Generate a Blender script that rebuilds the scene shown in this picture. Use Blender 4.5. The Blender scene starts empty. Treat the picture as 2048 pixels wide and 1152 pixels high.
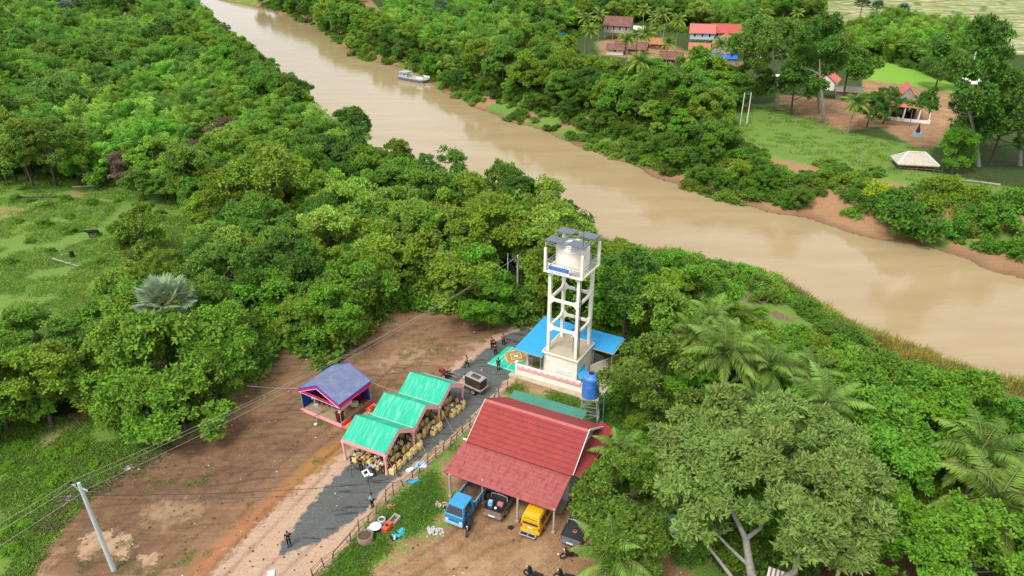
import bpy, bmesh, math, random
import numpy as np
from mathutils import Vector, Matrix, Euler
PI = math.pi
rad = math.radians
# ------------------------------------------------------------------ camera, sky, sun, exposure
CAM_H = 44.0; PITCH = rad(27.5); FPX = 1450.0      # metres above the yard, tilt below the horizon, focal length in photo pixels (2048 wide)
sc = bpy.context.scene
col = sc.collection
cam = bpy.data.cameras.new("camera"); camo = bpy.data.objects.new("camera", cam); col.objects.link(camo)
camo.location = (0, 0, CAM_H); camo.rotation_euler = (PI/2 - PITCH, 0, 0)
cam.sensor_width = 36.0; cam.lens = 36.0*FPX/2048.0; cam.clip_start = 0.5; cam.clip_end = 20000
sc.camera = camo
SUN_EL, SUN_AZ = rad(56), rad(218)       # azimuth clockwise from +Y (away from the camera): the sun stands behind and left
world = bpy.data.worlds.new("World"); sc.world = world; world.use_nodes = True
wt = world.node_tree; wt.nodes.clear()
wo = wt.nodes.new('ShaderNodeOutputWorld'); bg = wt.nodes.new('ShaderNodeBackground')
sk = wt.nodes.new('ShaderNodeTexSky'); sk.sky_type = 'NISHITA'; sk.sun_disc = False
sk.sun_elevation = SUN_EL; sk.sun_rotation = SUN_AZ; sk.air_density = 1.0; sk.dust_density = 2.5; sk.ozone_density = 1.0
hs = wt.nodes.new('ShaderNodeHueSaturation'); hs.inputs['Saturation'].default_value = 0.55
wt.links.new(sk.outputs[0], hs.inputs['Color'])
wtc = wt.nodes.new('ShaderNodeTexCoord'); wmp = wt.nodes.new('ShaderNodeMapping'); wmp.inputs['Scale'].default_value = (1, 1, 2.6)
wn = wt.nodes.new('ShaderNodeTexNoise'); wn.inputs['Scale'].default_value = 3.2; wn.inputs['Detail'].default_value = 7; wn.inputs['Roughness'].default_value = .6
wt.links.new(wtc.outputs['Generated'], wmp.inputs[0]); wt.links.new(wmp.outputs[0], wn.inputs['Vector'])
wr = wt.nodes.new('ShaderNodeMapRange'); wr.inputs[1].default_value = .38; wr.inputs[2].default_value = .62; wr.inputs[3].default_value = .35; wr.inputs[4].default_value = .95
wt.links.new(wn.outputs['Fac'], wr.inputs[0])
wm_ = wt.nodes.new('ShaderNodeMix'); wm_.data_type = 'RGBA'; wt.links.new(wr.outputs[0], wm_.inputs[0]); wt.links.new(hs.outputs[0], wm_.inputs[6])
wm_.inputs[7].default_value = (7.4, 7.5, 7.7, 1)                     # bright broken cloud
wt.links.new(wm_.outputs[2], bg.inputs[0]); wt.links.new(bg.outputs[0], wo.inputs[0])
bg.inputs[1].default_value = 0.10
sun = bpy.data.lights.new("sun", 'SUN'); sun.energy = 1.9; sun.angle = rad(22); sun.color = (1, 0.965, 0.91)
suno = bpy.data.objects.new("sun", sun); col.objects.link(suno)
sdir = Vector((math.sin(SUN_AZ)*math.cos(SUN_EL), math.cos(SUN_AZ)*math.cos(SUN_EL), math.sin(SUN_EL)))
suno.rotation_euler = sdir.to_track_quat('Z', 'Y').to_euler(); suno.location = (0, 0, 120)
sc.view_settings.view_transform = 'Standard'; sc.view_settings.look = 'None'
sc.view_settings.gamma = 1; sc.view_settings.use_curve_mapping = False
sc.view_settings.exposure = 0.74
try:
    sc.cycles.max_bounces = 6; sc.cycles.transmission_bounces = 4; sc.cycles.diffuse_bounces = 3; sc.cycles.transparent_max_bounces = 6
except Exception: pass
rng = np.random.default_rng(7)
R = random.Random(11)

# ------------------------------------------------------------------ helpers
def P(px, py, z=0.0):
    """where the sight line through a pixel of the photograph meets the level z"""
    dx = (px-1024)/FPX; dy = -(py-576)/FPX
    y = math.cos(PITCH)+dy*math.sin(PITCH); zz = -math.sin(PITCH)+dy*math.cos(PITCH)
    t = (z-CAM_H)/zz
    return (dx*t, y*t)
def PV(px, py, z=0.0):
    a = P(px, py, z); return Vector((a[0], a[1], z))
def Q(x, y, z):
    z = z-CAM_H
    d = y*math.cos(PITCH)-z*math.sin(PITCH); u = y*math.sin(PITCH)+z*math.cos(PITCH)
    return (1024+FPX*x/d, 576-FPX*u/d)
def tag(o, label=None, cat=None, group=None, kind=None):
    if label: o['label'] = label
    if cat: o['category'] = cat
    if group: o['group'] = group
    if kind: o['kind'] = kind
    return o
def thing(name, label, cat, loc=(0, 0, 0), rz=0.0, group=None):
    o = bpy.data.objects.new(name, None); col.objects.link(o)
    o.empty_display_size = 0.3
    o.location = loc; o.rotation_euler = (0, 0, rz)
    return tag(o, label, cat, group)
def link(name, me, parent=None, loc=None):
    o = bpy.data.objects.new(name, me); col.objects.link(o)
    if parent: o.parent = parent
    if loc: o.location = loc
    return o
def dup(o, parent=None):
    c = o.copy(); col.objects.link(c)
    if parent: c.parent = parent
    for ch in o.children: dup(ch, c)
    return c

def mat(name, c, rough=0.8, metal=0.0, var=0.12, vscale=3.0, bump=0.0, bscale=20.0, c2=None, spec=0.3, wave=None, trans=0.0, alpha=1.0, dirt=None, dmap=None):
    m = bpy.data.materials.new(name); m.use_nodes = True
    t = m.node_tree; b = t.nodes['Principled BSDF']
    b.inputs['Roughness'].default_value = rough; b.inputs['Metallic'].default_value = metal
    b.inputs['Specular IOR Level'].default_value = spec
    if trans: b.inputs['Transmission Weight'].default_value = trans
    if alpha < 1: b.inputs['Alpha'].default_value = alpha
    tc = t.nodes.new('ShaderNodeTexCoord')
    n = t.nodes.new('ShaderNodeTexNoise'); n.inputs['Scale'].default_value = vscale; n.inputs['Detail'].default_value = 5; n.inputs['Roughness'].default_value = 0.65
    t.links.new(tc.outputs['Object'], n.inputs['Vector'])
    r = t.nodes.new('ShaderNodeValToRGB'); r.color_ramp.elements[0].position = 0.3; r.color_ramp.elements[1].position = 0.7
    a = [x*(1-var) for x in c]; z = [min(1, x*(1+var)) for x in c]
    if c2: a = list(c); z = list(c2)
    r.color_ramp.elements[0].color = (*a, 1); r.color_ramp.elements[1].color = (*z, 1)
    t.links.new(n.outputs['Fac'], r.inputs['Fac'])
    out = r.outputs['Color']
    if dirt:
        n2 = t.nodes.new('ShaderNodeTexNoise'); n2.inputs['Scale'].default_value = dirt[1]; n2.inputs['Detail'].default_value = 6; n2.inputs['Roughness'].default_value = 0.7
        dv = tc.outputs['Object']
        if dmap: mp_ = t.nodes.new('ShaderNodeMapping'); mp_.inputs['Scale'].default_value = dmap; t.links.new(dv, mp_.inputs[0]); dv = mp_.outputs[0]
        t.links.new(dv, n2.inputs['Vector'])
        mr = t.nodes.new('ShaderNodeMapRange'); mr.inputs['From Min'].default_value = 0.5; mr.inputs['From Max'].default_value = 0.72; mr.inputs['To Max'].default_value = dirt[2]
        t.links.new(n2.outputs['Fac'], mr.inputs['Value'])
        mx = t.nodes.new('ShaderNodeMix'); mx.data_type = 'RGBA'
        t.links.new(mr.outputs[0], mx.inputs[0]); t.links.new(out, mx.inputs[6]); mx.inputs[7].default_value = (*dirt[0], 1)
        out = mx.outputs[2]
    t.links.new(out, b.inputs['Base Color'])
    if bump:
        n3 = t.nodes.new('ShaderNodeTexNoise'); n3.inputs['Scale'].default_value = bscale; n3.inputs['Detail'].default_value = 4
        t.links.new(tc.outputs['Object'], n3.inputs['Vector'])
        bp = t.nodes.new('ShaderNodeBump'); bp.inputs['Strength'].default_value = 0.6; bp.inputs['Distance'].default_value = bump
        t.links.new(n3.outputs['Fac'], bp.inputs['Height']); t.links.new(bp.outputs[0], b.inputs['Normal'])
    return m

class MB:
    """collects faces of several materials into one mesh"""
    def __init__(s): s.v = []; s.f = []; s.mi = []; s.mats = []; s.sm = []
    def m(s, m):
        if m not in s.mats: s.mats.append(m)
        return s.mats.index(m)
    def face(s, pts, m, smooth=False):
        b = len(s.v); s.v += [tuple(p) for p in pts]; s.f.append(tuple(range(b, b+len(pts)))); s.mi.append(s.m(m)); s.sm.append(smooth)
    def raw(s, vs, fs, m, smooth=False):
        b = len(s.v); s.v += [tuple(p) for p in vs]; k = s.m(m)
        for f in fs: s.f.append(tuple(i+b for i in f)); s.mi.append(k); s.sm.append(smooth)
    def box(s, c, d, m, rz=0.0, M=None):
        x, y, z = d[0]/2, d[1]/2, d[2]/2
        vs = [Vector((i*x, j*y, k*z)) for k in (-1, 1) for j in (-1, 1) for i in (-1, 1)]
        T = (M if M is not None else Matrix.Rotation(rz, 3, 'Z'))
        vs = [T @ v + Vector(c) for v in vs]
        s.raw(vs, [(0, 2, 3, 1), (4, 5, 7, 6), (0, 1, 5, 4), (2, 6, 7, 3), (0, 4, 6, 2), (1, 3, 7, 5)], m)
    def bb(s, a, b, m):
        s.box([(a[i]+b[i])/2 for i in range(3)], [abs(a[i]-b[i]) for i in range(3)], m)
    def beam(s, p, q, w, h, m):
        p, q = Vector(p), Vector(q); d = q-p; L = d.length
        if L < 1e-6: return
        z = d.normalized(); up = Vector((0, 0, 1))
        if abs(z.z) > 0.95: up = Vector((0, 1, 0))
        x = z.cross(up).normalized(); y = x.cross(z)
        s.box((p+q)/2, (w, h, L), m, M=Matrix((x, y, z)).transposed())
    def tube(s, pts, rr, m, n=8, caps=True, smooth=True):
        pts = [Vector(p) for p in pts]
        if not hasattr(rr, '__len__'): rr = [rr]*len(pts)
        vs = []; fs = []; px = None
        for i, p in enumerate(pts):
            d = (pts[min(i+1, len(pts)-1)]-pts[max(i-1, 0)])
            d = d.normalized() if d.length > 1e-9 else Vector((0, 0, 1))
            if px is None:
                px = d.cross(Vector((0, 0, 1)) if abs(d.z) < 0.9 else Vector((0, 1, 0))).normalized()
            else:
                px = (px-d*px.dot(d)); px = px.normalized() if px.length > 1e-6 else d.orthogonal().normalized()
            py = d.cross(px)
            for k in range(n):
                a = 2*PI*k/n; vs.append(p+(px*math.cos(a)+py*math.sin(a))*rr[i])
        for i in range(len(pts)-1):
            for k in range(n):
                a = i*n+k; b = i*n+(k+1) % n; fs.append((a, b, b+n, a+n))
        s.raw(vs, fs, m, smooth)
        if caps:
            s.face([vs[k] for k in range(n-1, -1, -1)], m); s.face(vs[-n:], m)
    def cyl(s, p, q, r, m, n=10, r2=None, smooth=True): s.tube([p, q], [r, r if r2 is None else r2], m, n, True, smooth)
    def lathe(s, prof, m, n=16, c=(0, 0, 0), smooth=True, sx=1, sy=1):
        vs = []; fs = []
        for r, z in prof:
            for k in range(n):
                a = 2*PI*k/n; vs.append((c[0]+r*math.cos(a)*sx, c[1]+r*math.sin(a)*sy, c[2]+z))
        for i in range(len(prof)-1):
            for k in range(n):
                a = i*n+k; b = i*n+(k+1) % n; fs.append((a, b, b+n, a+n))
        s.raw(vs, fs, m, smooth)
    def prism(s, poly, a0, a1, m, axis='z'):
        """poly of 2-d points extruded between a0 and a1 along axis"""
        def mk(p, a):
            return {'z': (p[0], p[1], a), 'x': (a, p[0], p[1]), 'y': (p[0], a, p[1])}[axis]
        n = len(poly); lo = [mk(p, a0) for p in poly]; hi = [mk(p, a1) for p in poly]
        s.raw(lo+hi, [tuple(range(n-1, -1, -1)), tuple(range(n, 2*n))]+[(i, (i+1) % n, n+(i+1) % n, n+i) for i in range(n)], m)
    def sphere(s, c, r, m, n=8, sz=1.0):
        prof = [(r*math.sin(PI*i/n*1.0)+1e-4, -r*sz*math.cos(PI*i/n)) for i in range(n+1)]
        s.lathe(prof, m, n+2, c)
    def mesh(s, name):
        me = bpy.data.meshes.new(name); me.from_pydata(s.v, [], s.f)
        for m in s.mats: me.materials.append(m)
        me.polygons.foreach_set('material_index', s.mi); me.polygons.foreach_set('use_smooth', s.sm)
        me.update(); return me
    def build(s, name, parent=None, loc=None, bevel=0):
        o = link(name, s.mesh(name), parent, loc)
        return o

def inpoly(px, py, poly):
    px = np.asarray(px); py = np.asarray(py); c = np.zeros(px.shape, bool); n = len(poly)
    for i in range(n):
        x1, y1 = poly[i]; x2, y2 = poly[(i+1) % n]
        if y1 == y2: continue
        k = ((y1 > py) != (y2 > py)) & (px < (x2-x1)*(py-y1)/(y2-y1)+x1)
        c ^= k
    return c
def dline(px, py, pts, closed=False):
    """distance to a polyline and the side of its nearest segment (positive on the left)"""
    best = np.full(px.shape, 1e9); side = np.zeros(px.shape)
    n = len(pts)
    for i in range(n if closed else n-1):
        x1, y1 = pts[i]; x2, y2 = pts[(i+1) % n]; dx, dy = x2-x1, y2-y1; L = dx*dx+dy*dy
        t = np.clip(((px-x1)*dx+(py-y1)*dy)/L, 0, 1)
        d = np.hypot(px-x1-t*dx, py-y1-t*dy); k = d < best-1e-9
        best = np.where(k, d, best); side = np.where(k, np.sign(dx*(py-y1)-dy*(px-x1)), side)
    return best, side
def sdf(px, py, poly):
    d, _ = dline(px, py, poly, True)
    return np.where(inpoly(px, py, poly), d, -d)
_perm = np.random.default_rng(3).random((256, 256))
def vnoise(x, y, s):
    x = x/s; y = y/s; xi = np.floor(x).astype(int); yi = np.floor(y).astype(int); fx = x-xi; fy = y-yi
    fx = fx*fx*(3-2*fx); fy = fy*fy*(3-2*fy)
    g = lambda a, b: _perm[a % 256, b % 256]
    return (g(xi, yi)*(1-fx)+g(xi+1, yi)*fx)*(1-fy)+(g(xi, yi+1)*(1-fx)+g(xi+1, yi+1)*fx)*fy
def fbm(x, y, s, o=3):
    r = 0; a = 1; t = 0
    for i in range(o): r = r+a*vnoise(x+37*i, y+91*i, s); t += a; a *= .5; s *= .5
    return r/t
# ------------------------------------------------------------------ river, banks, ground
WATER_Z = -5.0
W = lambda pts, z=0.0: [P(a, b, z) for a, b in pts]
far_px = [(330, -40), (440, 2), (490, 10), (540, 20), (600, 42), (640, 60), (680, 85), (720, 118), (790, 132), (850, 158), (890, 187), (930, 207), (1000, 237), (1090, 267), (1160, 297), (1250, 327), (1330, 357), (1430, 397), (1500, 412), (1560, 430), (1640, 443), (1700, 464), (1800, 487), (1900, 512), (1960, 532), (2048, 558), (2400, 680), (2900, 900)]
near_px = [(230, -40), (350, -5), (400, 20), (450, 70), (500, 135), (570, 185), (650, 245), (740, 300), (820, 345), (900, 380), (980, 405), (1060, 430), (1160, 472), (1260, 518), (1350, 528), (1450, 548), (1560, 578), (1600, 605), (1650, 632), (1740, 682), (1850, 722), (1870, 748), (1950, 768), (2048, 790), (2400, 900), (2900, 1200)]
FARL = W(far_px, WATER_Z); NEARL = W(near_px, WATER_Z)
def ext(l):
    (x0, y0), (x1, y1) = l[0], l[2]; d = math.hypot(x1-x0, y1-y0)
    return [(x0+(x0-x1)/d*3000, y0+(y0-y1)/d*3000)]+l
FARL = ext(FARL); NEARL = ext(NEARL)
def bank_d(x, y):
    df, sf = dline(x, y, FARL); dn, sn = dline(x, y, NEARL)
    w1 = (fbm(x, y, 9.0, 3)-.5)*4.5*np.clip(60/np.maximum(df, 60), 0, 1); w2 = (fbm(x+70, y, 7.0, 3)-.5)*3.5
    return np.where(sf > 0, df, -df)+w1, np.where(sn < 0, dn, -dn)+w2      # positive on dry land
def sm(t): t = np.clip(t, 0, 1); return t*t*(3-2*t)
def height(x, y):
    x = np.asarray(x, float); y = np.asarray(y, float)
    a, b = bank_d(x, y)
    big = fbm(x, y, 9.0, 3)-.5
    ha = WATER_Z+5*(.45*np.clip(a/17.0, 0, 1)+.55*sm(a/15))+1.6*big*sm(a/4)*sm((26-a)/8)
    hb = WATER_Z+5*(.4*np.clip(b/11.0, 0, 1)+.6*sm(b/10))+0.9*big*sm(b/4)*sm((15-b)/5)
    wet = np.maximum(a, b)
    hw = WATER_Z-np.clip(-wet*0.35, 0, 2.5)
    h = np.where(a > 0, ha, np.where(b > 0, hb, hw))
    land = np.where(a > 0, sm((a-20)/15), sm((b-12)/10))
    rough = (fbm(x, y, 14.0, 3)-.5)*0.9*sm((y-95)/30)+(fbm(x, y, 2.2, 2)-.5)*0.14
    rise = 1.8*sm((-x-45)/40)*sm((y-70)/40)*(b > 0)
    return h+np.where(wet > 0, land*rough+rise*sm(b/25), 0)
def hz(x, y): return float(height(np.array([x]), np.array([y]))[0])

ys = list(np.geomspace(22, 900, 400))+list(np.geomspace(930, 9000, 14))
ys = [-160, -110, -70, -40, -20, -8, 2, 10, 16]+ys
ys = np.array(ys); NX = 620
us = np.linspace(-1, 1, NX)
Y, U = np.meshgrid(ys, us, indexing='ij')
HW = 30+0.86*np.maximum(Y, 22)+np.where(Y < 0, -Y*.6, 0)
X = U*HW
gx = X.ravel(); gy = Y.ravel(); gz = height(gx, gy)
# zones, drawn as outlines on the level ground
Z_YARD = W([(40, 1175), (80, 1100), (120, 1050), (150, 1005), (215, 962), (300, 908), (345, 888), (420, 850), (440, 815), (500, 760), (505, 700), (560, 672), (640, 700), (700, 680), (735, 640), (760, 622), (830, 610), (900, 606), (930, 640), (1000, 655), (1060, 632), (1110, 636), (1110, 700), (1040, 752), (1028, 765), (985, 812), (900, 888), (840, 943), (770, 1003), (700, 1083), (630, 1175)])
Z_SAND = W([(395, 1180), (480, 1085), (560, 1008), (620, 955), (690, 905), (770, 840), (850, 780), (900, 735), (945, 705), (990, 668), (1050, 640), (1100, 640), (1100, 700), (1040, 752), (1028, 765), (985, 812), (900, 888), (840, 943), (770, 1003), (700, 1083), (625, 1180)])
Z_GRAV = W([(556, 1106), (575, 1068), (610, 1025), (650, 975), (690, 935), (730, 912), (790, 850), (850, 795), (905, 745), (955, 712), (985, 690), (1015, 672), (1060, 655), (1066, 672), (1030, 715), (1036, 738), (1000, 772), (975, 800), (940, 838), (900, 872), (860, 905), (830, 925), (800, 950), (770, 975), (745, 1002), (720, 1030), (690, 1052), (650, 1078), (610, 1092), (580, 1108)])
Z_CLAY = W([(330, 1180), (400, 1110), (470, 1040), (540, 985), (600, 935), (640, 895), (680, 880), (695, 900), (640, 950), (560, 1010), (480, 1090), (400, 1180)])
Z_OCHRE = W([(580, 960), (620, 925), (650, 895), (690, 880), (700, 895), (650, 940), (590, 975)])
Z_HOUSE = W([(735, 1180), (745, 1125), (790, 1095), (850, 1075), (880, 1040), (905, 1005), (880, 960), (885, 925), (930, 890), (1150, 900), (1190, 960), (1180, 1050), (1330, 1100), (1400, 1180)])
Z_SPOT = [W([(985, 765), (1040, 755), (1120, 775), (1150, 800), (1080, 790), (1000, 778)]), W([(835, 985), (860, 978), (862, 1010), (840, 1030)])]
Z_PUD = [W([(160, 1075), (200, 1060), (250, 1072), (275, 1090), (250, 1115), (200, 1105), (165, 1125), (150, 1100)]), W([(280, 1110), (325, 1100), (315, 1130), (285, 1135)]), W([(225, 1060), (262, 1066), (270, 1080), (240, 1085)])]
Z_PALE = [W([(300, 1010), (380, 1005), (400, 1020), (330, 1050), (295, 1035)]), W([(760, 720), (830, 695), (860, 700), (850, 715), (800, 728), (765, 735)]), W([(930, 690), (960, 685), (968, 697), (945, 708)]), W([(40, 1175), (90, 1100), (100, 1090), (90, 1175)])]
Z_WET = W([(100, 1065), (180, 980), (260, 940), (420, 880), (560, 820), (600, 860), (560, 920), (430, 1010), (330, 1090), (200, 1160), (100, 1160)])
Z_TRAIL = [W([(60, 905), (100, 870), (165, 820), (195, 800), (205, 812), (150, 850), (110, 885), (70, 915)]), W([(-40, 1030), (30, 1012), (75, 1008), (30, 1025), (-40, 1040)])]
Z_CLEAR = W([(-60, 362), (60, 362), (180, 374), (300, 388), (400, 410), (430, 440), (400, 505), (330, 540), (240, 560), (225, 575), (190, 600), (60, 670), (-60, 740)])
Z_CLPATCH = W([(-60, 450), (60, 405), (200, 378), (230, 388), (180, 415), (110, 440), (60, 480), (-60, 560)])
Z_FARDIRT = W([(1555, 190), (1700, 200), (1740, 170), (1800, 172), (1925, 195), (1935, 240), (1900, 290), (1840, 300), (1760, 255), (1690, 262), (1620, 240), (1560, 215)])
Z_FARROAD = W([(1725, 160), (1800, 170), (1925, 188), (1925, 203), (1800, 190), (1725, 175)])
Z_PADDY = W([(1700, 118), (1760, 122), (1850, 145), (1925, 175), (1920, 190), (1850, 185), (1780, 170), (1700, 158)])
Z_FIELDS = W([(1560, -80), (1600, 0), (1630, 50), (1700, 70), (1800, 60), (1900, 60), (1960, 110), (2100, 110), (2600, 90), (2600, -80)])
Z_FARTRAIL = W([(712, -8), (735, -8), (760, 22), (748, 32), (722, 14)])
Z_VILL = W([(1190, 85), (1240, 70), (1330, 80), (1370, 100), (1440, 130), (1520, 120), (1500, 140), (1380, 128), (1290, 118), (1200, 110)])
Z_SOIL = W([(1560, 1200), (1620, 1100), (1700, 1080), (1810, 1090), (1840, 1040), (1880, 1050), (1850, 1200)])
def wgt(poly, w=0.5):
    polys = poly if isinstance(poly[0][0], tuple) else [poly]
    r = np.zeros(gx.shape)
    for p in polys:
        a = np.array(p); lo = a.min(0)-4; hi = a.max(0)+4
        k = np.where((gx > lo[0]) & (gx < hi[0]) & (gy > lo[1]) & (gy < hi[1]))[0]
        if len(k): r[k] = np.maximum(r[k], np.clip(.5+sdf(gx[k], gy[k], p)/(2*w), 0, 1))
    return r
fa, nb = bank_d(gx, gy)
pxg, pyg = (lambda d, u: (1024+FPX*gx/d, 576-FPX*u/d))(np.maximum(gy*math.cos(PITCH)-(gz-CAM_H)*math.sin(PITCH), 1), gy*math.sin(PITCH)+(gz-CAM_H)*math.cos(PITCH))
n1 = fbm(gx, gy, 9, 3); n2 = fbm(gx+50, gy, 4, 3)
yard = wgt(Z_YARD, 2.2); sand = wgt(Z_SAND, 1.3)*(yard > .3); grav = wgt(Z_GRAV, .9)
clay = np.maximum(wgt(Z_CLAY, 1.2)*.8, 0); ochre = wgt(Z_OCHRE, .8)
hous = np.maximum(wgt(Z_HOUSE, 3.2), wgt(Z_SPOT, .7)*.9); pud = wgt(Z_PUD, 1.0); pale = np.maximum(wgt(Z_PALE, 1.8), wgt(Z_TRAIL, 1.2))
wet = wgt(Z_WET, 2.5); soil = wgt(Z_SOIL, 1.0)
fard = np.maximum(np.maximum(wgt(Z_FARDIRT, 2.0), wgt(Z_FARROAD, .8)), np.maximum(wgt(Z_FARTRAIL, 1.5), wgt(Z_VILL, 3)*.8))
padd = wgt(Z_PADDY, .7); fiel = wgt(Z_FIELDS, 1.5)
farbank = np.where((fa > 0), sm((20-fa)/8)*sm((n1-.40)/.2+1.15*sm((gx-38)/14)-.15), 0)
farbank = np.maximum(farbank, np.where(fa > 0, sm((2.0-fa)/1.5)*sm((n2-.42)/.1), 0))
Z_SLOPE = W([(1770, 725), (1900, 755), (2100, 800), (2100, 900), (1960, 862), (1860, 800), (1790, 765)], -2.0)
nearbank = np.maximum(np.where((nb > 0), sm((16-nb)/4)*sm((n2-.35)/.2)*.8, 0), wgt(Z_SLOPE, 2.0))
clpatch = wgt(Z_CLPATCH, 2.5)*sm((n2-.46)/.15)*.6
# forest floor: litter everywhere under the woods
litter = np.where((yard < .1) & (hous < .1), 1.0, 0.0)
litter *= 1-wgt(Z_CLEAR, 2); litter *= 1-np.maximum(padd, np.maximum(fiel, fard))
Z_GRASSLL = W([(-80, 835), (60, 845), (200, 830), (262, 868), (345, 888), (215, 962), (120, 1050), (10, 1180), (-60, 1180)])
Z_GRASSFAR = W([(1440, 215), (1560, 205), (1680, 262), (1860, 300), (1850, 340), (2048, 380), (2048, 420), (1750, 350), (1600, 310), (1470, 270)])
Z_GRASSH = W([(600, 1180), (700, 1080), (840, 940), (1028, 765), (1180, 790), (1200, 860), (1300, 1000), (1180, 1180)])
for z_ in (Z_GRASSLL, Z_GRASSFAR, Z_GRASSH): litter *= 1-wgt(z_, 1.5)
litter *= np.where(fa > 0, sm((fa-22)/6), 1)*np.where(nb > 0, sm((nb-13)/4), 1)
# ruts and heaps in the yard
gz = gz+yard*(fbm(gx*.62+gy*.9, (gy*.5-gx*.87)*4, 3.0, 2)-.5)*.22*(1-grav)*(1-sand*.7)
heap = wgt(W([(955, 712), (1010, 668), (1062, 655), (1060, 668), (1000, 700), (960, 722)]), .8)
gz = gz+heap*.35*fbm(gx, gy, .8, 2)
RUTS = [[(300, 1140), (400, 1050), (500, 965), (600, 882), (660, 836)], [(180, 1120), (300, 1040), (420, 960), (540, 900), (600, 880)], [(500, 1030), (600, 945), (690, 868)], [(440, 870), (560, 800), (690, 722), (860, 650), (930, 630)], [(380, 905), (520, 860), (600, 780), (640, 735)], [(430, 1150), (520, 1060), (590, 990), (640, 940)], [(760, 770), (800, 735), (860, 690), (960, 655)], [(90, 1130), (200, 1050), (330, 980), (450, 930)], [(800, 1150), (900, 1090), (960, 1040)], [(860, 1150), (980, 1080), (1050, 1060)], [(540, 1150), (620, 1075), (700, 1010), (780, 925)]]
rut = np.zeros(gx.shape); near_ = (gy < 90) & (gy > 30)
for r_ in RUTS:
    d_, s_ = dline(gx[near_], gy[near_], W(r_)); rut[near_] = np.maximum(rut[near_], np.exp(-((np.abs(d_-.72)+.12*vnoise(gx[near_], gy[near_], 1.2))/.21)**2)*(.35+.65*vnoise(gx[near_], gy[near_], 5)))
gz = gz-rut*.06
def vattr(me, name, arr):
    a = me.attributes.new(name, 'FLOAT_COLOR', 'POINT'); a.data.foreach_set('color', arr.astype(np.float32).ravel())
A1 = np.stack([yard, sand, grav, clay], 1); A2 = np.stack([ochre, np.maximum(hous, fard), pud, pale], 1)
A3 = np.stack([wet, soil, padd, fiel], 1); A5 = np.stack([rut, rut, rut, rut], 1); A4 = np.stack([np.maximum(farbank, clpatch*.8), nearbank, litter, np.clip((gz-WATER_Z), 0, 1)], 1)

class NT:
    """short-hand for building node trees"""
    def __init__(s, t): s.t = t
    def n(s, typ, **k):
        n = s.t.nodes.new(typ)
        for a, b in k.items(): setattr(n, a, b)
        return n
    def put(s, sock, v):
        if hasattr(v, 'default_value') or hasattr(v, 'is_linked'): s.t.links.new(v, sock)
        else: sock.default_value = v
    def noise(s, vec, scale, detail=4, rough=.6, dist=0):
        n = s.n('ShaderNodeTexNoise'); n.inputs['Scale'].default_value = scale; n.inputs['Detail'].default_value = detail
        n.inputs['Roughness'].default_value = rough; n.inputs['Distortion'].default_value = dist
        if vec is not None: s.t.links.new(vec, n.inputs['Vector'])
        return n.outputs['Fac']
    def math(s, op, a, b=0.0, c=0.0, clamp=False):
        n = s.n('ShaderNodeMath', operation=op); n.use_clamp = clamp
        s.put(n.inputs[0], a); s.put(n.inputs[1], b); s.put(n.inputs[2], c); return n.outputs[0]
    def rng(s, v, a, b, c=0.0, d=1.0):
        n = s.n('ShaderNodeMapRange'); s.put(n.inputs[0], v)
        for i, x in enumerate((a, b, c, d)): n.inputs[i+1].default_value = x
        return n.outputs[0]
    def mix(s, f, a, b):
        n = s.n('ShaderNodeMix', data_type='RGBA'); s.put(n.inputs[0], f)
        for sock, v in ((n.inputs[6], a), (n.inputs[7], b)):
            if isinstance(v, tuple): sock.default_value = (*v, 1)
            else: s.t.links.new(v, sock)
        return n.outputs[2]
    def ramp(s, f, cols):
        n = s.n('ShaderNodeValToRGB'); e = n.color_ramp.elements
        while len(e) < len(cols): e.new(.5)
        for i, (p, c) in enumerate(cols): e[i].position = p; e[i].color = (*c, 1)
        s.put(n.inputs[0], f); return n.outputs[0]

gm = bpy.data.materials.new("ground_cover"); gm.use_nodes = True
g = NT(gm.node_tree); bs = gm.node_tree.nodes['Principled BSDF']; bs.inputs['Specular IOR Level'].default_value = .15
pos = g.n('ShaderNodeNewGeometry').outputs['Position']
nf = g.noise(pos, 6.0, 6, .7); nm = g.noise(pos, 1.1, 5, .65); nl = g.noise(pos, .16, 4, .6); nx = g.noise(pos, 22.0, 3, .6)
def chans(name):
    a = g.n('ShaderNodeAttribute', attribute_name=name); sp = g.n('ShaderNodeSeparateColor'); gm.node_tree.links.new(a.outputs['Color'], sp.inputs[0])
    return [sp.outputs[0], sp.outputs[1], sp.outputs[2], a.outputs['Alpha']]
c1, c2, c3, c4 = chans('zone_a'), chans('zone_b'), chans('zone_c'), chans('zone_d')
def th(w, amp=.55, soft=.12, n=None):
    """a ragged edge where the weight crosses one half"""
    v = g.math('ADD', w, g.math('MULTIPLY', g.math('SUBTRACT', n if n is not None else nm, .5), amp*2))
    return g.rng(v, .5-soft, .5+soft)
grass = g.ramp(nf, [(.25, (.055, .115, .018)), (.45, (.12, .22, .035)), (.6, (.165, .28, .05)), (.78, (.22, .31, .08))])
grass = g.mix(g.rng(nl, .35, .65), grass, g.ramp(nf, [(.3, (.075, .14, .025)), (.5, (.15, .25, .045)), (.7, (.25, .30, .10))]))
grass = g.mix(g.math('MULTIPLY', g.rng(nm, .56, .72), .6), grass, (.17, .12, .065))
c = grass
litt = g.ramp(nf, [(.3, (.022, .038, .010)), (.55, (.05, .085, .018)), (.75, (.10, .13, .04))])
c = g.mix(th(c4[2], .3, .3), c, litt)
paddy = g.ramp(nf, [(.3, (.14, .30, .03)), (.7, (.24, .42, .06))]); c = g.mix(th(c3[2], .15, .2), c, paddy)
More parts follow.
